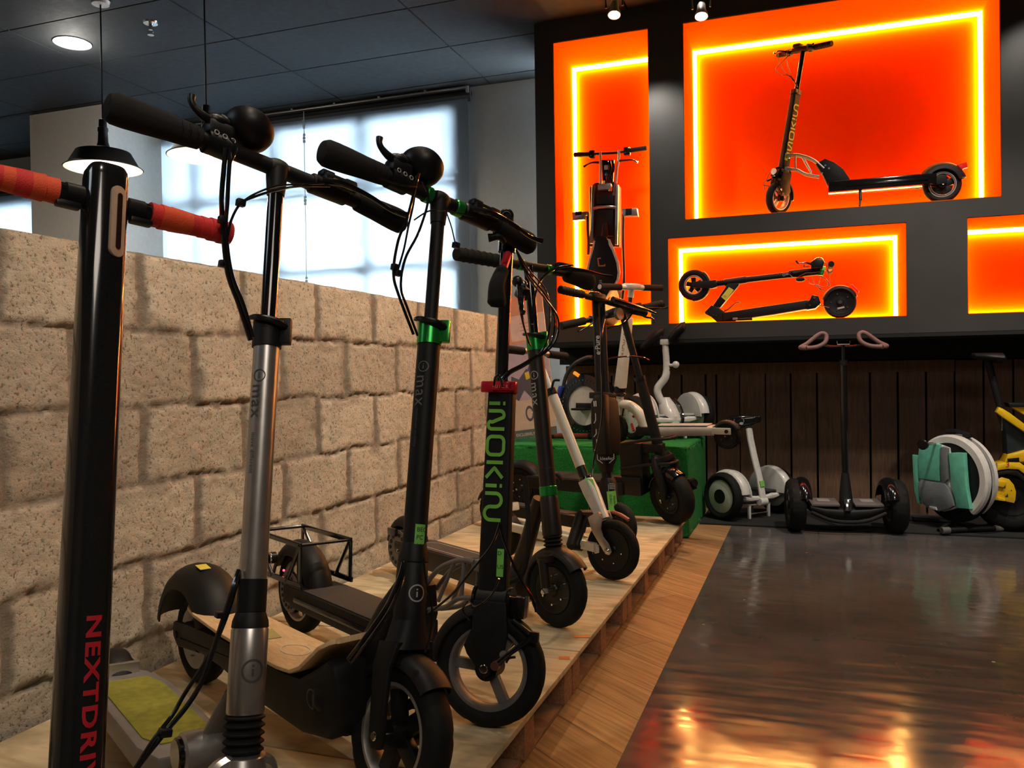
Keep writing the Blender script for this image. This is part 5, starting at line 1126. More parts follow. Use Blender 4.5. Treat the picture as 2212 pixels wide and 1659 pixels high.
# ---------------- 8: big wheel scooter by the green box
def scooter_big():
    S = Scooter(FIT['big'], 'large black scooter with wide patterned tyre and slanting stem, beside green box'); T, B, r, L = S.T, S.B, S.r, S.L
    y0 = -.06
    mb = S.f(); mb.cyl((0, y0 - B * .9, T + .0), (0, y0 + B * .9, T + .0), .014, 'satin'); bar = S.part(mb, 'handlebar')
    mb = S.f(); tube_grip(mb, y0 - B * .55, y0 - B * .98, T, r=.021, m='foam', rings=False); S.part(mb, 'grip', bar)
    mb = S.f(); tube_grip(mb, y0 + B * .60, y0 + B * 1.0, T, r=.021, m='rubber', rings=True, end='amber_dim'); S.part(mb, 'grip', bar)
    lever(S, y0 - B * .40, T, -1, L=.16, out=.05, drop=-.05); lever(S, y0 + B * .42, T, 1, L=.16, out=.05, drop=-.03)
    mb = S.f(); mb.box((.02, .0, T + .01), (.07, .20, .04), 'black', bev=.01); S.part(mb, 'display', bar)
    mb = S.f(); mb.cyl((0, 0, .60), (0, 0, T - .01), .0185, 'satin'); S.part(mb, 'inner_stem')
    mb = S.f(); mb.cyl((0, 0, .19), (0, 0, .64), .0275, 'satin', n=30, bev=.002); mb.cyl((0, 0, .625), (0, 0, .645), .030, 'black', n=28); S.part(mb, 'stem')
    mb = S.f()
    for sg in (-1, 1): mb.tube([(0, sg * .03, .22), (.01, sg * .058, .17), (.02, sg * .06, .06), (.0, sg * .06, 0)], [.026, .024, .022, .02], 'satin')
    mb.box((0, 0, .20), (.07, .12, .03), 'satin', bev=.006); S.part(mb, 'fork')
    S.wheel(0, 0, r, .085, 'f', 'disc', rim=.58, name='front_wheel', m='black'); S.fender(0, 0, r + .014, .095, 45, 150, 'f', name='front_fender', m='gloss', flat=2.2)
    mb = S.f(); mb.box((.10, .055, .045), (.05, .04, .06), 'satin', bev=.006); mb.cyl((.125, .055, .05), (.14, .055, .05), .02, 'black', n=18); ll = S.part(mb, 'indicator')
    mb = MB(); p = S.w(1474, 1066, depth(S.wf(.05, .055, .13)) - .02); mb.ball(p, (.010, .012, .024), 'amber', n=16); S.part(mb, 'lens', ll)
    mb = S.b(); mb.box((-.55, 0, .185), (.62, .17, .07), 'satin', bev=.008); mb.box((-.20, 0, .32), (.13, .10, .22), 'black', bev=.012); mb.box((-.13, 0, .40), (.20, .06, .05), 'satin', bev=.01); mb.box((-.22, 0, .20), (.16, .14, .10), 'black', bev=.012); dk = S.part(mb, 'deck')
    mb = S.b(); mb.box((-.56, 0, .2215), (.50, .15, .004), 'grip_tape', bev=.001); S.part(mb, 'grip_mat', dk)
    mb = S.b()
    for z in (.43, .30): mb.tube([(-.26, -.05, z - .01), (-.10, -.06, z + .02), (.02, -.05, z + .03), (.03, .03, z + .03), (-.10, .06, z)], .008, 'satin', n=8)
    S.part(mb, 'fork_guard')
    mb = MB(); mb.tube([S.w(1168, 1042, 4.2), S.w(1180, 1026, 4.2), S.w(1202, 1024, 4.2), S.w(1214, 1040, 4.2)], .012, 'satin'); S.part(mb, 'carry_handle')
    S.wheel(-L + .02, r - .01, r - .01, .075, 'b', 'disc', rim=.6, m='black'); S.fender(-L + .02, r - .01, r + .012, .095, 10, 165, m='satin', flat=2.2)
    S.cable([(1370, 672, 3.95), (1345, 700, 3.9), (1310, 712, 3.9), (1300, 740, 3.95), (1312, 850, 4.0)], .004)
    S.cable([(1315, 775, 4.0), (1350, 770, 4.0), (1385, 772, 4.02), (1402, 778, 4.05)], .004)
    kick(S, -.5, 'black')
mat('amber_dim', (.75, .3, .12), .5)
scooter_big()
# ================================================================== THINGS IN THE RECESSES
def XZ(pts, Y): return [(p.x, p.z) for p in (at(u, v, Y=Y) for u, v in pts)]
class Flat:      # a thing measured in a vertical plane Y = const, extruded to its real depth
    def __init__(s, name, loc, label, cat, Y, z=None, group=None):
        s.root = empty(name, loc, label, cat, group); s.I = Matrix.Translation(-Vector(loc)); s.Y = Y
        s.zoom = z or (0, 0, 1)
    def q(s, x, y): return (s.zoom[0] + x * s.zoom[2], s.zoom[1] + y * s.zoom[2])
    def p(s, x, y, dy=0): u, v = s.q(x, y); return at(u, v, Y=s.Y + dy)
    def mb(s): return MB(s.I)
    def pr(s, mb, pts, h, m, dy=0, bev=.003):
        mb.prism(XZ([s.q(*p) for p in pts], s.Y + dy), h, m, PL((0, s.Y + dy, 0), (1, 0, 0), (0, 0, 1)), bev=bev); return mb
    def part(s, mb, name, parent=None): return mb.build(name, parent or s.root)
def niche_upright():
    S = Scooter([-.146, 5.396, 180.07, 1.1, 52.8, 9.64, .995, .2, .901, .103], 'upright black scooter with yellow-green lettering in the big orange recess', base=1.889)
    inokim_body(S, True); T, B, r, L = S.T, S.B, S.r, S.L
    mb = S.f(); mb.cyl((0, -B * .9, T), (0, B * .9, T), .011, 'satin'); mb.box((.0, -.01, T + .004), (.04, .12, .026), 'satin', bev=.006); mb.box((.01, -.03, T + .024), (.05, .05, .02), 'black', bev=.005); bar = S.part(mb, 'handlebar')
    mb = S.f(); tube_grip(mb, B * .42, B * 1.02, T, r=.017); S.part(mb, 'grip', bar)
    mb = S.f(); tube_grip(mb, -B * .5, -B * .95, T, r=.014); S.part(mb, 'grip', bar)
    lever(S, -B * .5, T, -1, L=.06, name='brake_lever'); lever(S, B * .3, T, 1, L=.07, name='brake_lever')
    z = .63
    def C(pts, r_=.0022): S.part(MB().tube([S.I @ at(u, v, Y=5.34) for u, v in pts], r_, 'cable_brown', n=8), 'cable')
    C([(1702, 108), (1699, 130), (1705, 152), (1713, 172), (1723, 188)]); C([(1681, 112), (1682, 130), (1692, 152), (1708, 168), (1722, 184)]); C([(1712, 112), (1690, 133), (1676, 150), (1686, 161), (1706, 164), (1716, 174)])
    C([(1678, 361), (1662, 375), (1656, 388), (1650, 396), (1652, 410)]); C([(1648, 400), (1660, 402), (1676, 406), (1684, 418)])
    mb = S.b(); mb.cyl((-.46, .05, .11), (-.46, .075, .04), .009, 'black'); mb.cyl((-.46, .07, .05), (-.455, .085, .003), .006, 'black'); S.part(mb, 'kickstand')
    mb = S.b(); mb.prism([(0, 0), (-.05, .012), (-.055, -.02), (-.025, -.028)], .04, 'red_lens', PL((-L - .075, 0, r + .105), (1, 0, 0), (0, 0, 1)), bev=.002); S.part(mb, 'tail_light')
    mb = S.b(); mb.ring((-L, .026, r), .062, .0022, 'alu', YAX.to_3x3(), n=40); S.part(mb, 'rim_line')
    mb = S.f(); mb.box((.016, .0215, .245), (.026, .0008, .040), 'label'); lb = S.part(mb, 'price_tape')
    mb = S.f(); vs, fs, w = text2d('DT', .016); put2d(mb, vs, fs, 'ink', lambda x, y: (.026 - x, .0225, .238 + y)); S.part(mb, 'handwriting', lb)
mat('cable_brown', (.10, .02, .01), .4)
niche_upright()
def niche_folded():
    z = (1440, 540, .208); Y = 5.40
    T = Flat('folded_scooter', (-.45, Y, 1.239), 'black folded scooter lying in the low orange recess', 'kick scooter', Y, z)
    # front wheel
    c = T.p(285, 365); r = .098
    def wheel(c, r, w, name, m='black', rim=.6):
        M = T.I @ Matrix.Translation(c); mb = MB(M); return M
    M = wheel(c, r, .045, ''); mb = MB(M); rim_ring(mb, r * .62, .036, 'rim_light', .14); spokes(mb, .014, r * .5, 5, 'black', .030, .016, .4); mb.cyl((0, -.03, 0), (0, .03, 0), .02, 'black'); mb.cyl((0, -.034, 0), (0, .034, 0), .007, 'chrome', n=14); o = T.part(mb, 'front_wheel'); T.part(tyre_mb(M, r, .048, rim=.62), 'tyre', o)
    T.part(fender_mb(M, r + .008, .056, -95, 52, 'satin'), 'front_fender')
    mb = T.mb()
    for dy in (-.035, .035): T.pr(mb, [(270, 330), (480, 315), (520, 330), (520, 385), (470, 400), (285, 395), (262, 365)], .008, 'satin', dy)
    T.pr(mb, [(455, 320), (520, 315), (520, 390), (455, 400)], .075, 'satin'); T.part(mb, 'fork')
    mb = T.mb(); a, b_ = T.p(515, 350), T.p(640, 335); n = 6
    for k in range(n): mb.cyl(a.lerp(b_, k / n), a.lerp(b_, (k + .6) / n), .020, 'rubber', n=24)
    mb.cyl(a, b_, .016, 'rubber'); T.part(mb, 'bellows')
    mb = T.mb(); mb.cyl(T.p(600, 340), T.p(830, 308), .023, 'satin', n=28); mb.cyl(T.p(820, 310), T.p(1420, 242), .0185, 'satin', n=28); mb.cyl(T.p(1270, 253), T.p(1600, 218), .024, 'satin', n=28); st = T.part(mb, 'stem')
    mb = T.mb(); mb.cyl(T.p(1588, 205), T.p(1640, 215), .025, 'green_anod'); mb.box(T.p(1625, 195, -.02), (.030, .02, .022), 'label', bev=.002); mb.box(T.p(1600, 245, -.02), (.030, .02, .022), 'green_anod', bev=.002); T.part(mb, 'clamp_collar')
    p = T.p(1700, 186); mb = T.mb(); mb.cyl((p.x, Y - .17, p.z), (p.x, Y + .17, p.z), .014, 'satin'); bar = T.part(mb, 'handlebar')
    for s_ in (-1, 1): mb = T.mb(); mb.cyl((p.x, Y + s_ * .08, p.z), (p.x, Y + s_ * .20, p.z), .0175, 'foam', n=28, bev=.004); T.part(mb, 'grip', bar)
    mb = T.mb(); T.pr(mb, [(1500, 195), (1495, 130), (1550, 95), (1620, 100), (1640, 130), (1620, 190)], .07, 'black', -.03, .006); q = T.p(1580, 108, -.03); mb.ball(q, (.028, .03, .018), 'gloss'); dsp = T.part(mb, 'display', bar)
    mb = T.mb(); mb.tube([T.p(1510, 150, -.06), T.p(1440, 130, -.07), T.p(1370, 140, -.08), T.p(1345, 112, -.08)], [.008, .005, .004, .007], 'gloss'); mb.tube([T.p(1480, 170, -.02), T.p(1430, 175, -.03), T.p(1430, 150, -.04)], .003, 'black'); T.part(mb, 'brake_lever', bar)
    def C(pts, r_=.0023, dy=-.04): T.part(T.mb().tube([T.p(*q_, dy) for q_ in pts], r_, 'cable_brown', n=8), 'cable')
    C([(1468, 290), (1490, 350), (1560, 365), (1640, 385), (1690, 340), (1685, 240)]); C([(1510, 285), (1540, 350), (1610, 410), (1650, 418)]); C([(1600, 275), (1575, 370), (1600, 415), (1630, 438)]); C([(1605, 272), (1660, 310), (1698, 378)], .0035); C([(1640, 130), (1668, 140), (1660, 185)])
    C([(1275, 250), (1330, 290), (1400, 262), (1450, 238), (1520, 236), (1600, 225), (1660, 222)], .0014, -.045)
    mb = T.mb(); q = T.p(1390, 308, 0); mb.ball(q, (.030, .02, .014), 'satin'); T.part(mb, 'bell')
    mb = T.mb(); T.pr(mb, [(640, 350), (760, 345), (750, 375), (560, 600), (480, 585)], .05, 'satin', 0, .005); bm_ = T.part(mb, 'beam')
    mb = T.mb(); T.pr(mb, [(648, 385), (697, 415), (612, 525), (566, 487)], .0012, 'yellow_label', -.0262, 0); lb = T.part(mb, 'warning_label', bm_)
    a = T.p(640, 440, -.0275); d = (T.p(697, 415) - T.p(612, 525)).normalized(); M4 = T.I @ PL((T.p(606, 512, -.0275)), (d.x, 0, d.z), (-d.z, 0, d.x))
    mb = MB(M4)
    for k in range(5): mb.box((.012 + .0 * k + (k % 2) * .006, .004 + .0035 * k, 0), (.012, .0012, .0004), 'ink')
    T.part(mb, 'fine_print', lb)
    mb = T.mb(); T.pr(mb, [(470, 575), (550, 605), (625, 660), (690, 700), (720, 740), (520, 745), (470, 700), (405, 665), (402, 645)], .07, 'satin', 0, .004); hb = T.part(mb, 'hinge_block')
    mb = T.mb()
    for x, y in ((425, 655), (487, 677), (515, 680)): q = T.p(x, y, -.036); mb.cyl(q, q + Vector((0, -.005, 0)), .0045, 'chrome', n=12)
    T.part(mb, 'bolt', hb)
    mb = T.mb(); mb.tube([T.p(600, 630, -.03), T.p(640, 615, -.035), T.p(700, 560, -.04), T.p(740, 543, -.04), T.p(768, 545, -.04)], [.008, .004, .004, .004, .003], 'red_anod_dark'); T.part(mb, 'folding_lever')
    mb = T.mb(); T.pr(mb, [(590, 660), (800, 625), (1480, 525), (1500, 610), (1150, 668), (890, 705), (690, 715), (600, 745)], .13, 'satin', .02, .005); dk = T.part(mb, 'deck')
    mb = T.mb(); mb.cyl(T.p(690, 722, -.04), T.p(890, 715, -.04), .009, 'black'); mb.box(T.p(712, 715, -.05), (.03, .02, .014), 'alu', bev=.003); T.part(mb, 'kickstand')
    mb = T.mb(); T.pr(mb, [(1450, 555), (1485, 525), (1508, 472), (1575, 485), (1600, 560), (1545, 610), (1455, 625)], .11, 'black', .0, .004); q = T.p(1535, 495, -.056); mb.cyl(q, q + Vector((0, -.006, 0)), .008, 'chrome', n=14); q = T.p(1488, 575, -.056); mb.cyl(q, q + Vector((0, -.006, 0)), .005, 'chrome', n=12); mb.tube([T.p(1560, 565, -.05), T.p(1600, 575, -.05), T.p(1690, 597, -.045)], .003, 'chrome'); T.part(mb, 'rear_bracket')
    c = T.p(1800, 545); r = c.z - 1.242; M = T.I @ Matrix.Translation(c); mb = MB(M); disc_wheel(mb, r * .78, .045, 'black')
    for k in range(5): a = k * 2 * PI / 5 + .6; mb.cyl((r * .55 * math.cos(a), -.022, r * .55 * math.sin(a)), (r * .55 * math.cos(a), -.018, r * .55 * math.sin(a)), .004, 'chrome', n=8)
    mb.cyl((0, -.035, 0), (0, .035, 0), .011, 'chrome', n=18); mb.box((.004, -.0195, -.034), (.040, .002, .011), 'logo_light', Matrix.Rotation(R(-12), 3, 'Y')); o = T.part(mb, 'rear_wheel'); T.part(tyre_mb(M, r, .05, rim=.78, tread=False), 'tyre', o)
    fo = T.part(fender_mb(M, r + .010, .064, 18, 168, 'satin', flat=2.2), 'rear_fender'); mb = T.mb(); T.pr(mb, [(1910, 362), (1930, 360), (1998, 432), (1990, 455)], .03, 'red_lens', 0, .002); T.part(mb, 'tail_light')
    c1 = T.p(1218, 258, -.025); mb = MB(T.I @ PL(c1, (1, 0, .11), (-.11, 0, 1))); vs, fs = stroke2d([arc(0, 0, .0078, 0, 360, 24), [(0, -.004), (0, .001)]], .0014, step=.002); mb.add([(x, y, 0) for x, y in vs], fs, 'logo_light'); vs, fs, w = text2d('m', .022); mb.add([(x + .011, y - .005, 0) for x, y in vs], fs, 'logo_light'); T.part(mb, 'lettering', st)
mat('rim_light', (.5, .45, .45), .4); mat('red_anod_dark', (.25, .03, .02), .4)
niche_folded()
def niche_tall():
    z = (1180, 280, .2652); Y = 5.50
    T = Flat('folded_electric_bike', (-1.2, Y, 1.239), 'folded electric bike standing upright in the tall orange recess', 'electric bike', Y, z)
    p = T.p
    mb = T.mb(); mb.tube([p(240, 204), p(370, 198), p(510, 192), p(590, 186), p(650, 176), p(815, 155)], .0095, 'satin'); bar = T.part(mb, 'handlebar')
    mb = T.mb(); mb.cyl(p(226, 205), p(355, 200), .0165, 'rubber', n=24, bev=.003); T.part(mb, 'grip', bar); mb = T.mb(); mb.cyl(p(690, 168), p(818, 150), .0165, 'rubber', n=24, bev=.003); T.part(mb, 'grip', bar)
    mb = T.mb(); mb.box(p(375, 205, -.02), (.04, .04, .055), 'gloss', bev=.01); mb.tube([p(430, 268, -.03), p(380, 268, -.04), p(340, 282, -.05), p(305, 303, -.05)], [.009, .006, .005, .008], 'gloss'); T.part(mb, 'brake_lever', bar)
    mb = T.mb(); mb.box(p(660, 180, -.02), (.045, .045, .055), 'gloss', bev=.01); mb.tube([p(600, 255, -.03), p(650, 250, -.04), p(710, 248, -.05), p(745, 266, -.05)], [.009, .006, .005, .008], 'gloss'); T.part(mb, 'brake_lever', bar)
    for pts in ([(440, 180), (443, 260), (442, 350), (440, 440)], [(592, 168), (590, 240), (578, 320), (568, 440)]): mb = T.mb(); mb.tube([p(x, y, -.03) for x, y in pts], .0085, 'silver'); T.part(mb, 'strut')
    mb = T.mb(); T.pr(mb, [(455, 250), (560, 250), (552, 430), (505, 440), (462, 420)], .05, 'gloss', 0, .01)
    mb.box(p(487, 308, -.035), (.026, .006, .030), 'logo_light', bev=.002); T.part(mb, 'wiring_case')
    for k, x in enumerate((500, 522, 545)): T.part(T.mb().tube([p(x, 255, -.04), p(x + 8, 320, -.05), p(x - 12, 390, -.045), p(x, 440, -.03)], .004, 'gloss', n=8), 'cable')
    mb = T.mb(); mb.tube([p(470, 420, -.02), p(470, 465, -.03), p(520, 460, -.03), p(520, 500, -.02)], .012, 'gold'); mb.box(p(480, 470, -.02), (.09, .05, .04), 'alu', bev=.006); T.part(mb, 'hinge')
    mb = T.mb(); T.pr(mb, [(408, 440), (555, 430), (605, 470), (606, 960), (360, 960), (360, 480)], .07, 'brown_dark', .05, .006); T.part(mb, 'frame_body')
    for pts in ([(374, 462), (398, 462), (385, 930), (358, 930)], [(568, 450), (592, 452), (584, 940), (562, 940)]): mb = T.mb(); T.pr(mb, pts, .035, 'silver', -.01, .004); T.part(mb, 'frame_rail')
    mb = T.mb(); mb.tube([p(385, 645, -.02), p(430, 632, -.03), p(520, 628, -.03), p(566, 635, -.02)], .011, 'silver'); T.part(mb, 'cross_bar')
    mb = T.mb(); T.pr(mb, [(412, 545), (555, 538), (552, 612), (412, 612)], .05, 'satin', -.005, .004); T.pr(mb, [(410, 655), (553, 650), (550, 870), (405, 880)], .05, 'satin', -.002, .004); T.part(mb, 'centre_panel')
    mb = T.mb(); mb.tube([p(480, 770, -.035), p(478, 820, -.05), p(472, 890, -.06)], [.020, .024, .027], 'satin', n=20); T.part(mb, 'seat_tube')
    seat = [(400, 880), (415, 872), (490, 872), (502, 882), (548, 960), (590, 1080), (600, 1160), (590, 1225), (540, 1300), (480, 1400), (400, 1400), (370, 1330), (330, 1225), (332, 1150), (350, 1070), (380, 960)]
    mb = T.mb(); T.pr(mb, seat, .07, 'satin', -.07, .012); st = T.part(mb, 'seat')
    for pts in ([(385, 905), (400, 905), (388, 970), (362, 1060), (343, 1150), (343, 1230), (378, 1310), (370, 1315), (331, 1232), (331, 1148), (350, 1060), (374, 965)], [(502, 890), (520, 893), (546, 960), (590, 1080), (600, 1165), (588, 1228), (532, 1312), (528, 1305), (574, 1222), (582, 1165), (572, 1085), (535, 985), (510, 940)]): mb = T.mb(); T.pr(mb, pts, .004, 'pale_pink', -.1055, .0005); T.part(mb, 'edge_stripe', st)
    mb = T.mb(); vs, fs = stroke2d([[(445, 1047), (420, 1050), (428, 1110), (478, 1108), (476, 1096)]], 11, step=20); mb.add([p(x, y, -.1065) for x, y in vs], fs, 'logo_orange'); T.part(mb, 'emblem', st)
    vs, fs, w = text2d('stigo', 40); mb = T.mb(); mb.add([p(433 + y, 1222 + x * 1.12, -.1065) for x, y in vs if True], fs, 'logo_light'); T.part(mb, 'lettering', st)
    for s_, pod, arm in ((-1, [(216, 678), (322, 672), (338, 668), (340, 705), (322, 705), (318, 738), (222, 745)], [(338, 675), (338, 800), (345, 940), (342, 1020)]), (1, [(620, 650), (742, 643), (752, 708), (636, 710), (622, 680)], [(628, 665), (626, 850), (628, 1000), (634, 1240), (622, 1380)])):
        mb = T.mb(); T.pr(mb, pod, .05, 'silver', -.02, .004); o = T.part(mb, 'foot_peg'); xm = [q[0] for q in pod]; x0 = (min(xm) + max(xm)) / 2 - 12
        mb = T.mb(); T.pr(mb, [(x0 - 22, min(q[1] for q in pod) + 5), (x0 + 30, min(q[1] for q in pod) + 3), (x0 + 28, 700), (x0 - 24, 706)], .053, 'satin', -.02, .003); T.part(mb, 'rubber_pad', o)
        mb = T.mb(); mb.tube([p(x, y, -.01) for x, y in arm], .009, 'graphite'); T.part(mb, 'side_arm')
    mb = T.mb(); c = p(500, 1440); c.z = 1.242 + .17; M = T.I @ Matrix.Translation((c.x, Y + .02, c.z)) @ Matrix.Rotation(R(70), 4, 'Z'); mb = MB(M); disc_wheel(mb, .11, .05, 'brown_dark'); o = T.part(mb, 'wheel'); T.part(tyre_mb(M, .168, .055, rim=.65), 'tyre', o)
mat('gold', (.6, .35, .10), .3, metal=.8); mat('brown_dark', (.10, .025, .015), .4); mat('pale_pink', (.75, .55, .5), .4)
niche_tall()

# ================================================================== ON THE GREEN BOX
BT = .519
def green_white():
    S = Scooter([-1.034, 4.739, 164.5, 5.7, -17.1, 10.84, .906, .247, .683, .091], 'white scooter with red lettering standing on the green box', base=BT); T, B, r, L = S.T, S.B, S.r, S.L
    mb = S.f(); mb.cyl((0, -B * .5, T), (0, B * .5, T), .0155, 'white', n=24); mb.box((0, 0, T + .006), (.045, .11, .03), 'white', bev=.008); mb.cyl((0, 0, T - .055), (0, 0, T), .017, 'white', n=24); bar = S.part(mb, 'handlebar')
    for sg in (-1, 1): mb = S.f(); tube_grip(mb, sg * B * .36, sg * B * 1.0, T, r=.0185, m='foam', rings=False, end='rim_light'); S.part(mb, 'grip', bar)
    mb = S.f(); mb.cyl((0, 0, .60), (0, 0, T - .04), .012, 'graphite'); S.part(mb, 'inner_stem')
    mb = S.f(); mb.loft([((0, 0, z), (.030 * k, 0, 0), (0, .026 * k, 0), 3.5) for z, k in ((.245, 1.1), (.25, 1.1), (.64, .85), (.645, .8))], 'cream', 32); st = S.part(mb, 'stem')
    a = S.cam(.5); Lk, w = inokim_strokes(.030, .42); vs, fs = stroke2d(Lk, .0045); k = .155 / w; mb = S.f(); put2d(mb, vs, fs, 'logo_red_dim', lambda x, y: ((.0298) * math.cos(a - (y - .015) / .029), .0298 * math.sin(a - (y - .015) / .029), .425 + x * k)); S.part(mb, 'wordmark', st)
    vs, fs, w = text2d('Urban Freedom', .014); mb = S.f(); put2d(mb, vs, fs, 'logo_dark', lambda x, y: ((.0308) * math.cos(a - (y - .008) / .029), .0308 * math.sin(a - (y - .008) / .029), .29 + x * .9)); S.part(mb, 'lettering', st)
    mb = S.f(); mb.cyl((0, 0, .195), (0, 0, .25), .032, 'black', n=28, bev=.003); mb.cyl((0, 0, .205), (0, 0, .218), .036, 'gloss', n=28, bev=.003); S.part(mb, 'joint')
    mb = S.f(); mb.cyl((0, 0, .075), (0, 0, .20), .026, 'cream', n=28); mb.cyl((0, 0, .065), (0, 0, .08), .029, 'cream', n=28, bev=.002); S.part(mb, 'head_tube')
    mb = S.f()
    for sg in (-1, 1):
        for x0, x1 in ((-.030, -.010), (.030, .010)): mb.tube([(x0, sg * .028, .07), (x1, sg * .028, 0)], .006, 'cream', smooth=False, n=8)
        mb.cyl((0, sg * .028, 0), (0, sg * .036, 0), .012, 'chrome', n=16)
    mb.box((0, 0, .066), (.066, .064, .016), 'cream', bev=.004); S.part(mb, 'fork')
    S.wheel(0, 0, r, .034, 'f', 'disc', rim=.75, name='front_wheel', m='black')
    mb = S.b(); mb.tube([(-.045, 0, .235), (-.10, 0, .225), (-.155, 0, .18), (-.185, 0, .10)], [.024, .028, .030, .028], 'cream', n=20); S.part(mb, 'neck')
    mb = S.b(); mb.box((-.21, 0, .085), (.13, .08, .05), 'black', bev=.008); S.part(mb, 'hinge_block')
    mb = S.b(); mb.loft([((-.24, 0, .085), (0, .050, 0), (0, 0, .030), 4), ((-.60, 0, .098), (0, .050, 0), (0, 0, .026), 4)], 'silver_white', 28); dk = S.part(mb, 'deck'); mb = S.b(); mb.box((-.42, 0, .1235), (.30, .08, .003), 'logo_light', Matrix.Rotation(R(1.5), 3, 'Y')); S.part(mb, 'foot_mat', dk)
    mb = S.b()
    for sg in (-1, 1): mb.box((-.645, sg * .040, .10), (.11, .006, .036), 'cream', bev=.003); mb.cyl((-L + .005, sg * .04, .10), (-L + .005, sg * .05, .10), .010, 'gloss', n=16)
    S.part(mb, 'rear_arm')
    S.wheel(-L + .018, .072, .074, .038, 'b', 'disc', rim=.75, m='black', tread=False); S.fender(-L + .018, .072, .083, .048, 40, 150, m='satin')
mat('silver_white', (.60, .56, .50), .35, metal=.4, noise=.05); mat('logo_red_dim', (.35, .12, .08), .5)
green_white()

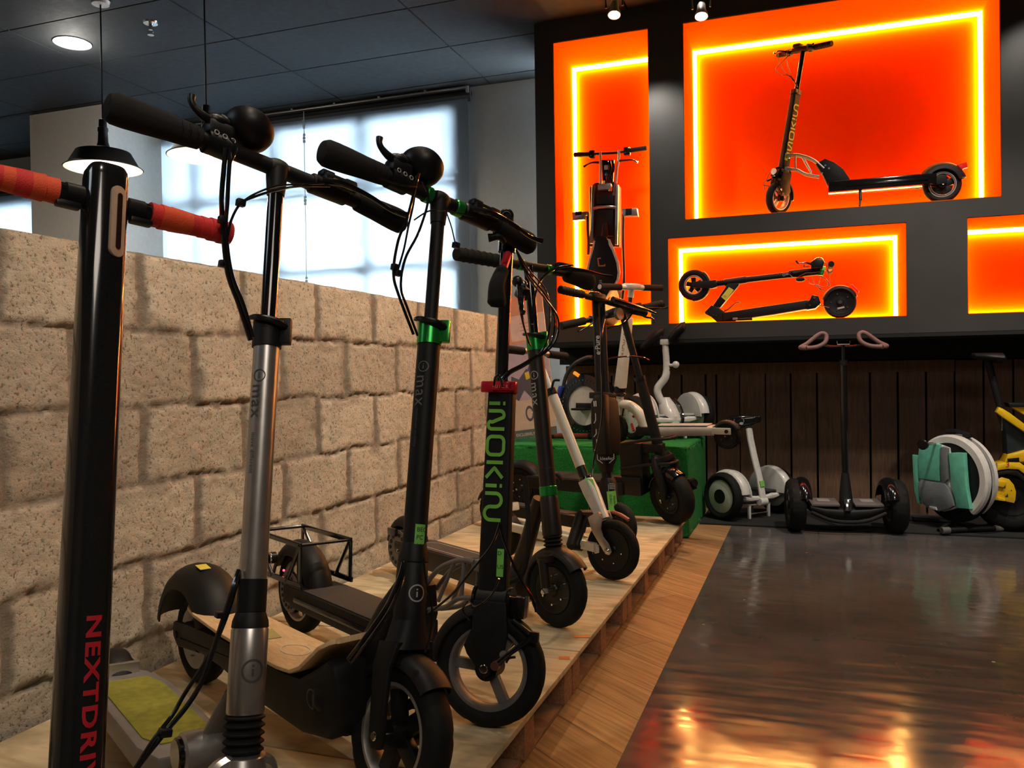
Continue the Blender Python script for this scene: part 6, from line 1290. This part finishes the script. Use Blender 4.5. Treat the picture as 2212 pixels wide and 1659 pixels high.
def self_balancer(c, yaw, label, r=.140, half=.235, z0=BT, style='saddle'):
    M0 = Matrix.Translation((c[0], c[1], z0)) @ Matrix.Rotation(R(yaw), 4, 'Z'); root = empty('self_balancing_scooter', M0, label, 'self-balancing scooter')
    part = lambda mb, n, p=None: mb.build(n, p or root)
    for sg in (-1, 1):
        M = Matrix.Translation((0, sg * half, r)); mb = MB(M)
        mb.lathe([(0, -.030), (r * .62, -.030), (r * .72, -.022), (r * .72, .022), (r * .62, .030), (0, .030)], 'shell' if style != 'saddle' else 'white', YAX, 40)
        o = part(mb, 'wheel'); part(tyre_mb(M, r, .070, rim=.70), 'tyre', o)
        yo = sg * .0315
        if style == 'saddle':
            for k, a in enumerate((100, 15, -60)):
                m2 = MB(M); d = Vector((math.cos(R(a)), 0, math.sin(R(a)))); m2.tube([d * (r * .30) + Vector((0, yo, 0)), d * (r * .66) + Vector((0, yo, 0))], .009, 'red_anod', n=10, smooth=False); part(m2, 'red_spoke', o)
        else:
            m2 = MB(M); m2.cyl((0, yo - sg * .004, 0), (0, yo + sg * .003, 0), r * .30, 'satin', n=32); part(m2, 'hub_cap', o)
        f = fender_mb(Matrix.Translation((0, sg * (half - .045), r)), r + .016, .070, 8, 172, 'white', flat=2.2, lip=.4); part(f, 'fender')
        mb = MB(Matrix.Translation((0, sg * (half - .083), r * 1.0))); mb.prism([(math.cos(R(a)) * (r + .01), math.sin(R(a)) * (r + .010)) for a in range(0, 181, 12)], .008, 'shell_inner', PL((0, 0, 0), (1, 0, 0), (0, 0, 1)), bev=.002); part(mb, 'inner_guard')
    mb = MB(); mb.loft([((0, y, r * .92 + dz), (ax_, 0, 0), (0, 0, az_), 3.2) for y, ax_, az_, dz in ((-.175, .095, .014, .0), (-.10, .10, .026, -.008), (-.04, .10, .020, -.010), (.04, .10, .020, -.010), (.10, .10, .026, -.008), (.175, .095, .014, .0))], 'white', 28); body = part(mb, 'body')
    mb = MB(); mb.loft([((0, y, r * .92), (.085, 0, 0), (0, 0, .022), 3) for y in (-.17, .17)], 'satin', 24); part(mb, 'underbody', body)
    for sg in (-1, 1): mb = MB(); mb.box((.005, sg * .105, r + .012), (.15, .085, .012), 'grip_tape' if style != 'saddle' else 'shell', bev=.004); part(mb, 'foot_pad', body)
    if style == 'saddle':
        mb = MB(); mb.loft([((.06, 0, .09), (.04, 0, 0), (0, .050, 0), 2.6), ((.03, 0, .14), (.07, 0, 0), (0, .060, 0), 2.4), ((.0, 0, .21), (.05, 0, 0), (0, .05, 0), 2.2), ((-.01, 0, .255), (.02, 0, 0), (0, .024, 0), 2)], 'white', 28); part(mb, 'centre_cover', body)
        mb = MB(); mb.tube([(.112, .03, .07), (.105, .045, .14), (.06, .055, .20), (.01, .045, .245)], .010, 'gloss', n=8); part(mb, 'trim_strip', body)
        pts = [(-.05, 0, .20), (-.045, -.03, .30), (.0, .0, .38), (.02, .01, .48), (.02, .005, .56)]
        mb = MB(); mb.tube([(.0, -.02, .20), (-.03, -.05, .30), (-.0, -.01, .38), (.0, .0, .46), (-.005, -.005, .585)], [.022, .024, .024, .021, .020], 'white', n=18); ps = part(mb, 'post')
        mb = MB(); mb.box((-.006, -.006, .600), (.055, .050, .034), 'white', Matrix.Rotation(R(-yaw), 3, 'Z'), bev=.006); part(mb, 'seat_clamp', ps)
        mb = MB(); mb.cyl((.01, -.0, .455), (.045, .03, .455), .009, 'white', n=14); mb.ball((.05, .035, .458), .022, 'white'); part(mb, 'knob', ps)
        mb = MB(); mb.cyl((0, 0, .418), (0, 0, .430), .0235, 'red_anod', n=24); part(mb, 'red_band', ps)
        Ry_ = Matrix.Rotation(R(-yaw), 4, 'Z') @ Matrix.Rotation(R(-14), 4, 'Y')
        for off, ln in ((-.065, .13), (.055, .10)):
            mb = MB(Matrix.Translation((-.01, -.005, .655)) @ Ry_ @ Matrix.Scale(1.3, 4)); s_ = 1 if off < 0 else -1
            mb.loft([((off - ln * .5 * 1, 0, -.035), (0, .012, 0), (.004, 0, .010), 2), ((off - ln * .3, 0, -.030), (0, .038, 0), (.006, 0, .020), 2.2), ((off, .0, -.012), (0, .045, 0), (.0, 0, .026), 2.2), ((off + ln * .38, 0, .008), (0, .030, 0), (-.005, 0, .022), 2.2), ((off + ln * .52, 0, .020), (0, .008, 0), (0, 0, .008), 2)], 'satin', 20); part(mb, 'saddle', ps)
    else:
        path = [(.105, 0, .115), (.095, 0, .16), (.075, 0, .25), (.035, 0, .38), (.005, 0, .49), (-.005, 0, .555)]
        mb = MB(); mb.loft([((x, 0, z), (0, .024, 0), (.011, 0, .004), 3.5) for x, _, z in path], 'white', 24); mb.cyl((.10, -.03, .105), (.10, .03, .105), .026, 'white', n=24, bev=.004); ps = part(mb, 'post')
        mb = MB(); mb.box((.0985, 0, .215), (.004, .036, .036), 'label', Matrix.Rotation(R(-13), 3, 'Y')); lab = part(mb, 'price_tape', ps); mb.v = [Vector(v) for v in mb.v]
        mb = MB(Matrix.Translation((-.03, -.015, .60)) @ Matrix.Rotation(R(-yaw + 4), 4, 'Z') @ Matrix.Rotation(R(-3), 4, 'Y'))
        mb.loft([((x, -.01, z_), (0, .022 * k, 0), (0, 0, .040 * k), 2.6) for x, z_, k in ((-.108, .004, .15), (-.100, .004, .7), (-.070, .0, 1.0), (-.01, .0, 1.0), (.05, .004, .85), (.095, .010, .55), (.106, .012, .12))], 'gloss', 28); kp = part(mb, 'knee_pad')
        mb = MB(Matrix.Translation((-.03, -.015, .60)) @ Matrix.Rotation(R(-yaw + 4), 4, 'Z')); vs, fs = stroke2d([arc(-.035, .005, .028, 150, 270, 10, ry=.022), arc(-.025, .005, .022, -60, 70, 10, ry=.018)], .006); mb.add([(x, -.0345, y) for x, y in vs], fs, 'logo_dark'); mb.add([(x * .5 - .018, -.0350, y * .35 - .012) for x, y in arc(0, 0, .025, 0, 330, 11)], [tuple(range(12))], 'logo_light'); part(mb, 'emblem', kp)
        pass
    mb = MB()
    for x in (-.07, .07):
        for y in (-.085, .085): mb.box((x, y, .043), (.016, .016, .086), 'white', bev=.002)
    mb.box((.07, 0, .03), (.006, .17, .006), 'alu'); mb.box((-.07, 0, .03), (.006, .17, .006), 'alu'); mb.box((0, 0, .086), (.16, .19, .006), 'white', bev=.002)
    st = mb.build('support_stand'); st.matrix_world = M0
    tag(st, 'small white stand under the saddle-seat board on the green box' if style == 'saddle' else 'small white four-legged stand under the board on the mat', 'stand')
    return root
mat('shell', (.50, .53, .48), .35, noise=.05); mat('shell_inner', (.62, .62, .60), .4, noise=.05)
pA = at(1371, 943, Y=5.07); self_balancer((pA.x + .235 * .745, pA.y + .235 * .667), -48, 'white self-balancing scooter with saddle and red wheel spokes on the green box', r=.135)
self_balancer((-.337, 5.470), -39.7, 'white self-balancing scooter with black knee pad on the floor mat', r=.147, half=.235, z0=.012, style='knee')

def wheel_unicycle_black():
    c = at(1272, 872, Y=5.22); z0 = BT; yaw = -30
    M0 = Matrix.Translation((c.x, 5.22, z0)) @ Matrix.Rotation(R(yaw + 8), 4, 'Z'); root = empty('electric_unicycle', M0, 'black electric unicycle with white side panel on the green box', 'electric unicycle')
    part = lambda mb, n, p=None: mb.build(n, p or root); r = .205; M = Matrix.Translation((0, 0, r))
    mb = MB(M); mb.lathe([(r * .62, -.062), (r * .97, -.05), (r * 1.02, -.02), (r * 1.02, .02), (r * .97, .05), (r * .62, .062)], 'gloss', YAX, 56, closed=True); sh = part(mb, 'shell')
    mb = MB(M)
    for k in range(40): a = 2 * PI * k / 40; mb.ball((r * .80 * math.cos(a), -.060, r * .80 * math.sin(a)), .0042, 'chrome', n=6)
    part(mb, 'studs', sh)['kind'] = 'stuff'
    mb = MB(M); mb.cyl((0, -.050, 0), (0, .05, 0), r * .64, 'white', n=48, bev=.006); sp = part(mb, 'side_panel', sh)
    mb = MB(M); mb.box((.03, -.056, .0), (.18, .012, .035), 'satin', bev=.004); mb.box((.01, -.10, -.02), (.10, .08, .014), 'satin', bev=.004); part(mb, 'pedal')
    mb = MB(M); mb.tube([(-r * .95, -.02, r * .50), (-r * .80, -.02, r * .95), (-r * .45, -.02, r * 1.32), (-.0, -.02, r * 1.50), (.05, -.02, r * 1.5)], .013, 'graphite'); part(mb, 'trolley_handle')
    mb = MB(M); mb.box((-r * .95, -.04, r * .42), (.03, .05, .08), 'blue', Matrix.Rotation(R(20), 3, 'Y'), bev=.006); part(mb, 'blue_grip')
    mb = MB(M); mb.box((-.06, -.045, r * .98), (.05, .02, .02), 'amber', Matrix.Rotation(R(30), 3, 'Y'), bev=.004); part(mb, 'reflector')
    mb = MB(Matrix.Translation((c.x - .06, 5.10, z0 + .018)) @ Matrix.Rotation(R(-4), 4, 'Z')); mb = MB(); mb.cyl((-.15, 0, 0), (.11, 0, 0), .018, 'dark_red', n=20, bev=.003); mb.cyl((-.165, 0, 0), (-.14, 0, 0), .0195, 'black', n=20, bev=.003); mb.cyl((.08, 0, 0), (.12, 0, 0), .0195, 'black', n=20, bev=.003)
    o = mb.build('support_bar'); o.location = (c.x - .04, 5.04, z0 + .0195); o.rotation_euler = (0, 0, R(-4)); tag(o, 'dark red support bar lying in front of the black unicycle', 'support bar')
mat('dark_red', (.16, .02, .015), .4)
wheel_unicycle_black()

# leaflet poster leaning at the end of the block wall
def poster():
    bl = Vector((-1.70, 4.86, .530)); tl = Vector((-1.806, 4.93, 1.405)); right = Vector((.275, .0, .035)); up = (tl - bl); w = right.length; h = up.length
    Mp = PL(bl, right, up); root = empty('poster_board', Matrix.Translation(bl), 'pink and orange poster board leaning behind the bronze scooter', 'poster'); I = Matrix.Translation(-bl) @ Mp
    mb = MB(I); mb.box((w / 2, h / 2, -.006), (w, h, .010), 'paper', bev=.001); bd = mb.build('board', root)
    def flat(pts, m, name, zz): mb = MB(I); mb.add([(x * w, y * h, zz) for x, y in pts], [tuple(range(len(pts)))], m); return mb.build(name, bd)
    flat([(0, .0), (1, .0), (1, .055), (0, .055)], 'paper_grey', 'footer_band', .0002); vs, fs, tw = text2d('EXCLUSIVELY DISTRIBUTED', .030); mb = MB(I); mb.add([(x * .8 + .012, y + .012, .0006) for x, y in vs if 1], fs, 'paper'); 
    vs2, fs2, tw = text2d('EXCLUSIVELY DISTR', .026); mb = MB(I); mb.add([(x * .78 + .014, y + .012, .0006) for x, y in vs2], fs2, 'paper'); mb.build('footer_text', bd)
    flat([(0, .055), (1, .055), (1, .26), (0, .26)], 'paper_sand', 'picture_ground', .0002)
    flat([(0, .26), (1, .26), (1, .66), (0, .66)], 'paper_violet', 'picture_field', .0002); flat([(0, .66), (1, .66), (1, 1), (0, 1)], 'paper_orange', 'headline_field', .0002)
    flat([(.18, .68), (1, .68), (1, .86), (.16, .86)], 'paper_pink', 'text_field', .0004)
    flat([(.02, .30), (.2, .26), (.35, .33), (.5, .27), (.75, .30), (.95, .27), (.97, .40), (.8, .46), (.62, .40), (.45, .48), (.25, .41), (.08, .44)], 'paper_dark', 'dark_bushes', .0006)
    flat([(.42, .44), (.52, .50), (.58, .66), (.80, .66), (.74, .50), (.82, .38), (.73, .36), (.66, .46), (.55, .46), (.47, .40)], 'paper_blue', 'figure_trousers', .0008)
    flat([(.42, .40), (.52, .41), (.50, .46), (.40, .45)], 'paper_yellow', 'figure_shoe', .0009)
    mb = MB(I); mb.ring((.42 * w, .165 * h, .001), .040, .008, 'paper_dark', Matrix.Diagonal((.55, 1, .1)), n=30); mb.box((.62 * w, .17 * h, .0012), (.09, .012, .001), 'paper'); mb.build('picture_wheel', bd)
    mb = MB(I)
    for k, yy in enumerate((.80, .775, .75, .725)): mb.box((.62 * w, yy * h, .0008), ((.45 - .07 * (k % 2)) * w, .006, .0004), 'paper_line')
    mb.build('text_lines', bd)
for n_, c_ in dict(paper=(.72, .66, .6), paper_grey=(.12, .115, .10), paper_sand=(.62, .44, .32), paper_violet=(.50, .36, .42), paper_orange=(.78, .30, .16), paper_pink=(.82, .50, .40), paper_dark=(.10, .08, .10), paper_blue=(.07, .06, .28), paper_yellow=(.75, .5, .05), paper_line=(.6, .32, .25)).items(): mat(n_, c_, .5, noise=.08, nscale=25)
poster()

# ================================================================== ON THE FLOOR MAT
def balancer_black():
    yaw = -81; M0 = Matrix.Translation((.205, 5.14, .0)) @ Matrix.Rotation(R(yaw), 4, 'Z'); root = empty('self_balancing_scooter', M0, 'black self-balancing scooter with tall post and two loop handles', 'self-balancing scooter')
    part = lambda mb, n, p=None: mb.build(n, p or root); r = .152
    for sg in (-1, 1):
        M = Matrix.Translation((0, sg * .272, r)); mb = MB(M); disc_wheel(mb, r * .6, .09, 'black'); o = part(mb, 'wheel')
        mb = MB(M); pr = [(r * .58, -.034), (r * .72, -.046), (r * .88, -.044), (r * .97, -.030), (r, 0), (r * .97, .030), (r * .88, .044), (r * .72, .046), (r * .58, .034)]
        mb.lathe(pr, 'rubber', YAX, 96, lambda i, j: -.0028 if 2 <= j <= 6 and (i + abs(j - 4) * 2) % 6 == 0 else 0, closed=True); part(mb, 'tyre', o)
        f = fender_mb(Matrix.Translation((0, sg * .235, r)), r + .010, .085, 20, 165, 'gloss', flat=2, lip=.5); part(f, 'fender')
    mb = MB(); mb.loft([((0, y, z), (.085, 0, 0), (0, 0, a), 3) for y, z, a in ((-.20, .145, .022), (-.12, .120, .034), (0, .105, .045), (.12, .120, .034), (.20, .145, .022))], 'satin', 28); bd = part(mb, 'body')
    for sg in (-1, 1): mb = MB(); mb.box((.01, sg * .118, .170), (.15, .155, .014), 'pad_grey', Matrix.Rotation(R(6), 3, 'Y'), bev=.004); fp = part(mb, 'foot_pad', bd); mb = MB(); mb.box((.0, sg * .118, .180), (.06, .07, .003), 'pad_light', Matrix.Rotation(R(6), 3, 'Y'), bev=.001); part(mb, 'pad_badge', fp)
    mb = MB(); mb.tube([(.10, -.20, .125), (.115, -.10, .085), (.12, 0, .075), (.115, .10, .085), (.10, .20, .125)], .011, 'satin'); part(mb, 'front_bumper', bd)
    mb = MB(); mb.loft([((.04, 0, .13), (.04, 0, 0), (0, .040, 0), 2.5), ((.03, 0, .22), (.03, 0, 0), (0, .034, 0), 2.5), ((.02, 0, .34), (.018, 0, 0), (0, .020, 0), 2.5)], 'satin', 24); mb.cyl((.02, 0, .30), (-.0, 0, .98), .019, 'gloss', n=28); mb.cyl((-.0, 0, .97), (-.005, 0, 1.075), .011, 'gloss', n=20); mb.cyl((.0, 0, .955), (.0, 0, .985), .022, 'satin'); ps = part(mb, 'post')
    mb = MB(); mb.box((.088, 0, .165), (.03, .036, .07), 'chrome', Matrix.Rotation(R(-18), 3, 'Y'), bev=.008); part(mb, 'front_catch', ps)
    mb = MB(); mb.tube([(-.005, -.12, 1.075), (-.005, -.06, 1.064), (-.005, 0, 1.062), (-.005, .06, 1.064), (-.005, .12, 1.075)], .008, 'gloss'); br = part(mb, 'handle_bar')
    mb = MB(); mb.tube([(.01, -.035, 1.095), (.01, -.033, 1.075), (.01, .033, 1.075), (.01, .035, 1.095)], .0035, 'chrome', smooth=False, n=8); part(mb, 'phone_clip', br)
    for sg in (-1, 1):
        pts = [(.02, sg * .205, 1.058), (.0, sg * .235, 1.062), (-.01, sg * .195, 1.085), (-.02, sg * .135, 1.132), (-.02, sg * .105, 1.142), (-.015, sg * .088, 1.125), (-.0, sg * .100, 1.088), (.01, sg * .145, 1.064), (.02, sg * .205, 1.058)]
        mb = MB(); mb.tube(pts, .0125, 'handle_pink', n=14); mb.ball((.01, sg * .213, 1.062), (.014, .030, .014), 'handle_pink'); part(mb, 'loop_handle')
mat('pad_grey', (.16, .14, .13), .45); mat('pad_light', (.28, .26, .25), .5); mat('handle_pink', (.20, .11, .10), .6)
balancer_black()
def unicycle_white():
    c = at(2063, 1032, Y=5.3); yaw = 131; M0 = Matrix.Translation((c.x, c.y, .012)) @ Matrix.Rotation(R(yaw), 4, 'Z'); root = empty('electric_unicycle', M0, 'white electric unicycle with mint green side pads, on the floor mat', 'electric unicycle')
    part = lambda mb, n, p=None: mb.build(n, p or root); r = .242; zc = .30; M = Matrix.Translation((0, 0, zc)); I = M0.inverted()
    a0, a1, n = R(-52), R(232), 60
    def band(y0, y1, r0, r1, m, name, par=None, s0=a0, s1=a1):
        mb = MB(M); vs = []; fs = []
        pr = [(r0, y0), (r1 - .012, y0), (r1, y0 + .010 if y1 > y0 else y0 - .010), (r1, y1), (r0, y1)]
        for i in range(n + 1):
            a = s0 + (s1 - s0) * i / n
            for rr, y in pr: vs.append((rr * math.cos(a), y, rr * math.sin(a)))
        k = len(pr)
        for i in range(n):
            for j in range(k): fs.append((i * k + j, i * k + (j + 1) % k, (i + 1) * k + (j + 1) % k, (i + 1) * k + j))
        fs += [tuple(range(k)), tuple(reversed([n * k + j for j in range(k)]))]; mb.add(vs, fs, m); return part(mb, name, par)
    band(.048, .014, .196, r, 'white', 'side_ring'); band(-.048, -.014, .196, r, 'white', 'side_ring')
    mb = MB(M); mb.cyl((0, -.040, 0), (0, .040, 0), .200, 'satin', n=56, bev=.004); ct = part(mb, 'core')
    band(.014, -.014, .2, r - .018, 'gloss', 'centre_band', ct)
    mb = MB(Matrix.Translation((0, 0, zc - .03))); mb.lathe([(.12, -.022), (.20, -.026), (.225, -.012), (.225, .012), (.20, .026), (.12, .022)], 'rubber', YAX, 56, closed=True); part(mb, 'tyre')
    def fc(zx, zy): return (-(zx - 533) * .1688 / (343 * .755), (782 - zy) * .1688 / 343)
    F = M @ PL((0, 0, 0), (1, 0, 0), (0, 0, 1))       # z of this frame points to local -y
    def pad(pts, m, name, y, th, bev=.006, par=ct):
        mb = MB(M @ PL((0, y, 0), (1, 0, 0), (0, 0, 1))); mb.prism([fc(*p) for p in pts], th, m, Matrix(), bev=bev); return part(mb, name, par)
    pad([(215, 560), (260, 440), (330, 415), (430, 400), (545, 440), (560, 620), (600, 860), (640, 1090), (600, 1130), (480, 1190), (300, 1170), (235, 1120), (190, 900), (185, 700)], 'white', 'side_plate', .044, .018)
    pad([(235, 600), (255, 440), (330, 425), (430, 402), (470, 412), (468, 640), (462, 835), (380, 838), (245, 830)], 'mint', 'upper_pad', .060, .026)
    pad([(165, 560), (232, 560), (235, 830), (245, 1140), (215, 1135), (185, 1000), (170, 760)], 'mint', 'edge_pad', .054, .022)
    pad([(560, 495), (640, 482), (715, 478), (722, 650), (735, 860), (768, 1100), (640, 1112), (600, 920), (575, 720)], 'mint', 'front_pad', .058, .030)
    pad([(478, 440), (510, 425), (548, 440), (550, 620), (552, 800), (520, 840), (478, 825), (470, 640)], 'grey_pad', 'grey_strip', .062, .024)
    pad([(240, 880), (280, 848), (520, 852), (560, 900), (600, 1010), (615, 1090), (560, 1140), (460, 1188), (380, 1180), (290, 1130), (250, 1040)], 'grey_pad', 'lower_pad', .062, .026)
    pad([(370, 1140), (440, 1138), (450, 1172), (375, 1172)], 'logo_light', 'pedal_clip', .077, .012, .002)
    mb = MB(); q = I @ at(1996, 960, Y=5.22); mb.cyl(q, q + (I.to_3x3() @ Vector((-.012, -.02, 0))), .030, 'gloss', n=28, bev=.005); q2 = I @ at(2020, 958, Y=5.30); mb.cyl(q, q2, .008, 'chrome', n=12); part(mb, 'side_mirror')
    mb = MB(M); mb.tube([(-.06, 0, .235), (-.10, 0, .243), (-.0, 0, .262), (.06, 0, .255)], .012, 'satin'); part(mb, 'carry_handle')
    st = empty('unicycle_stand', Matrix.Translation((c.x, c.y, .012)), 'low black tube stand holding up the white unicycle', 'stand')
    for k, (u0, v0, u1, v1, z) in enumerate(((2034, 1146, 2165, 1141, .030), (1962, 1122, 2060, 1128, .020))):
        a = at(u0, v0, Z=z); b_ = at(u1, v1, Z=z); J = Matrix.Translation((-c.x, -c.y, -.012))
        mb = MB(J); mb.cyl(a, b_, .015, 'satin', n=20); mb.cyl(a, a.lerp(b_, .13), .0185, 'rim_grey' if k == 0 else 'rubber', n=20, bev=.003); mb.cyl(b_.lerp(a, .13), b_, .0185, 'rim_grey' if k == 0 else 'rubber', n=20, bev=.003); mb.build('foot_tube', st)
    mb = MB(); mb.tube([(-.10, -.10, .008), (-.05, -.04, .03), (.0, .03, .03), (.06, .10, .01)], .011, 'satin'); mb.cyl((0, 0, .02), (0, 0, .075), .012, 'satin'); mb.build('link_tube', st)
unicycle_white()
def yellow_mobility():
    Y = 5.32; T = Flat('seated_electric_scooter', (1.05, Y, .012), 'yellow and black seated electric scooter cut by the right edge', 'seated scooter', Y, (1960, 900, .1688)); p = T.p
    c = T.p(1330, 1020); r = c.z - .014; M = T.I @ Matrix.Translation(c); mb = MB(M); disc_wheel(mb, r * .55, .08, 'black'); o = T.part(mb, 'wheel'); T.part(tyre_mb(M, r, .09, rim=.55), 'tyre', o)
    mb = T.mb(); pts = [(1035, 1010), (1030, 960), (1060, 880), (1120, 810), (1210, 775), (1300, 800), (1360, 870), (1388, 960), (1380, 1060), (1365, 1105), (1260, 1085), (1240, 1060), (1060, 1045)]; T.pr(mb, pts, .02, 'yellow', -.075, .004); hc = T.part(mb, 'wheel_cover')
    mb = T.mb(); T.pr(mb, [(1120, 880), (1155, 815), (1260, 830), (1235, 905)], .03, 'yellow', -.085, .004); T.pr(mb, [(1010, 1010), (1060, 1005), (1250, 1050), (1250, 1080), (1030, 1050)], .03, 'yellow', -.09, .003); T.part(mb, 'cover_bracket', hc)
    mb = T.mb()
    for x, y, s_ in ((1062, 908, 1), (1330, 945, 1), (1240, 900, 1.6), (1270, 1010, 2)): mb.add([T.p(x + dx * s_, y + dy * s_, -.106) for dx, dy in ((-12, 10), (8, -14), (10, 12))], [(0, 1, 2)], 'ink')
    T.part(mb, 'dark_marks', hc)
    mb = T.mb(); T.pr(mb, [(1030, 730), (1060, 640), (1110, 590), (1230, 565), (1400, 570), (1500, 640), (1600, 760), (1600, 860), (1490, 740), (1380, 660), (1250, 655), (1140, 670), (1070, 700)], .15, 'yellow', 0, .008); fd = T.part(mb, 'mudguard')
    mb = T.mb(); T.pr(mb, [(1030, 740), (1080, 690), (1250, 660), (1370, 668), (1480, 760), (1600, 900), (1600, 1000), (1470, 830), (1370, 745), (1250, 720), (1120, 740), (1050, 800)], .14, 'satin', .002, .006); T.part(mb, 'inner_mudguard', fd)
    vs, fs, w = text2d('M', 95); mb = T.mb(); mb.add([T.p(1085 + x, 662 - y - x * .1, -.0765) for x, y in vs], fs, 'logo_dark'); T.part(mb, 'lettering', fd)
    vs, fs, w = text2d('3', 95); mb = T.mb(); mb.add([T.p(1255 + x * 1.2, 645 - y, -.0765) for x, y in vs], fs, 'red'); T.part(mb, 'lettering', fd)
    mb = T.mb(); T.pr(mb, [(1240, 470), (1500, 400), (1650, 420), (1650, 560), (1200, 565)], .16, 'yellow', .02, .01); T.pr(mb, [(1240, 520), (1385, 505), (1390, 560), (1245, 570)], .17, 'black', .016, .003); T.part(mb, 'rear_body')
    mb = T.mb(); T.pr(mb, [(1215, 120), (1170, -20), (1200, -40), (1500, 160), (1650, 260), (1650, 430), (1500, 405), (1245, 470), (1235, 250)], .12, 'navy', .02, .006); nb = T.part(mb, 'side_panel')
    mb = T.mb(); T.pr(mb, [(1060 + 65, -60), (1100 + 60, -125), (1210, -105), (1300, -50), (1660, 220), (1660, 330), (1480, 190), (1200, 0)], .05, 'yellow', -.06, .006); T.part(mb, 'yellow_arm')
    mb = T.mb(); T.pr(mb, [(1290, -140), (1660, -140), (1660, -20), (1480, -20)], .10, 'yellow', .03, .006); T.pr(mb, [(1260, -180), (1660, -175), (1660, -130), (1280, -125)], .12, 'satin', .02, .006); T.part(mb, 'front_shroud')
    vs, fs, w = text2d('FREEDOM', 36); mb = T.mb(); mb.add([T.p(1212 - y * .7 + 8 + 0 * x, 178 - x * 1.18, -.0415) for x, y in vs], fs, 'logo_light'); T.part(mb, 'lettering', nb)
    mb = T.mb(); mb.cyl(T.p(1195, -90), T.p(1030, -730), .019, 'satin'); T.part(mb, 'seat_post')
    mb = T.mb(); a, b_ = T.p(820, -780), T.p(1240, -745); d = b_ - a; mb.loft([(a + d * t, (0, wd, 0), (.0, 0, th), 2.4) for t, wd, th in ((0, .02, .010), (.06, .06, .016), (.3, .09, .020), (.6, .10, .026), (.9, .10, .030), (1, .06, .016))], 'satin', 24); T.part(mb, 'seat')
    mb = T.mb(); c2 = Vector((c.x + .75, Y + .05, r + .014)); M2 = T.I @ Matrix.Translation(c2); mb = MB(M2); disc_wheel(mb, r * .6, .07, 'black'); o = T.part(mb, 'wheel'); T.part(tyre_mb(M2, r, .08, rim=.58), 'tyre', o)
    mb = T.mb(); mb.box((c.x + .42, Y + .03, .20), (.6, .16, .06), 'satin', bev=.01); T.part(mb, 'platform')
yellow_mobility()
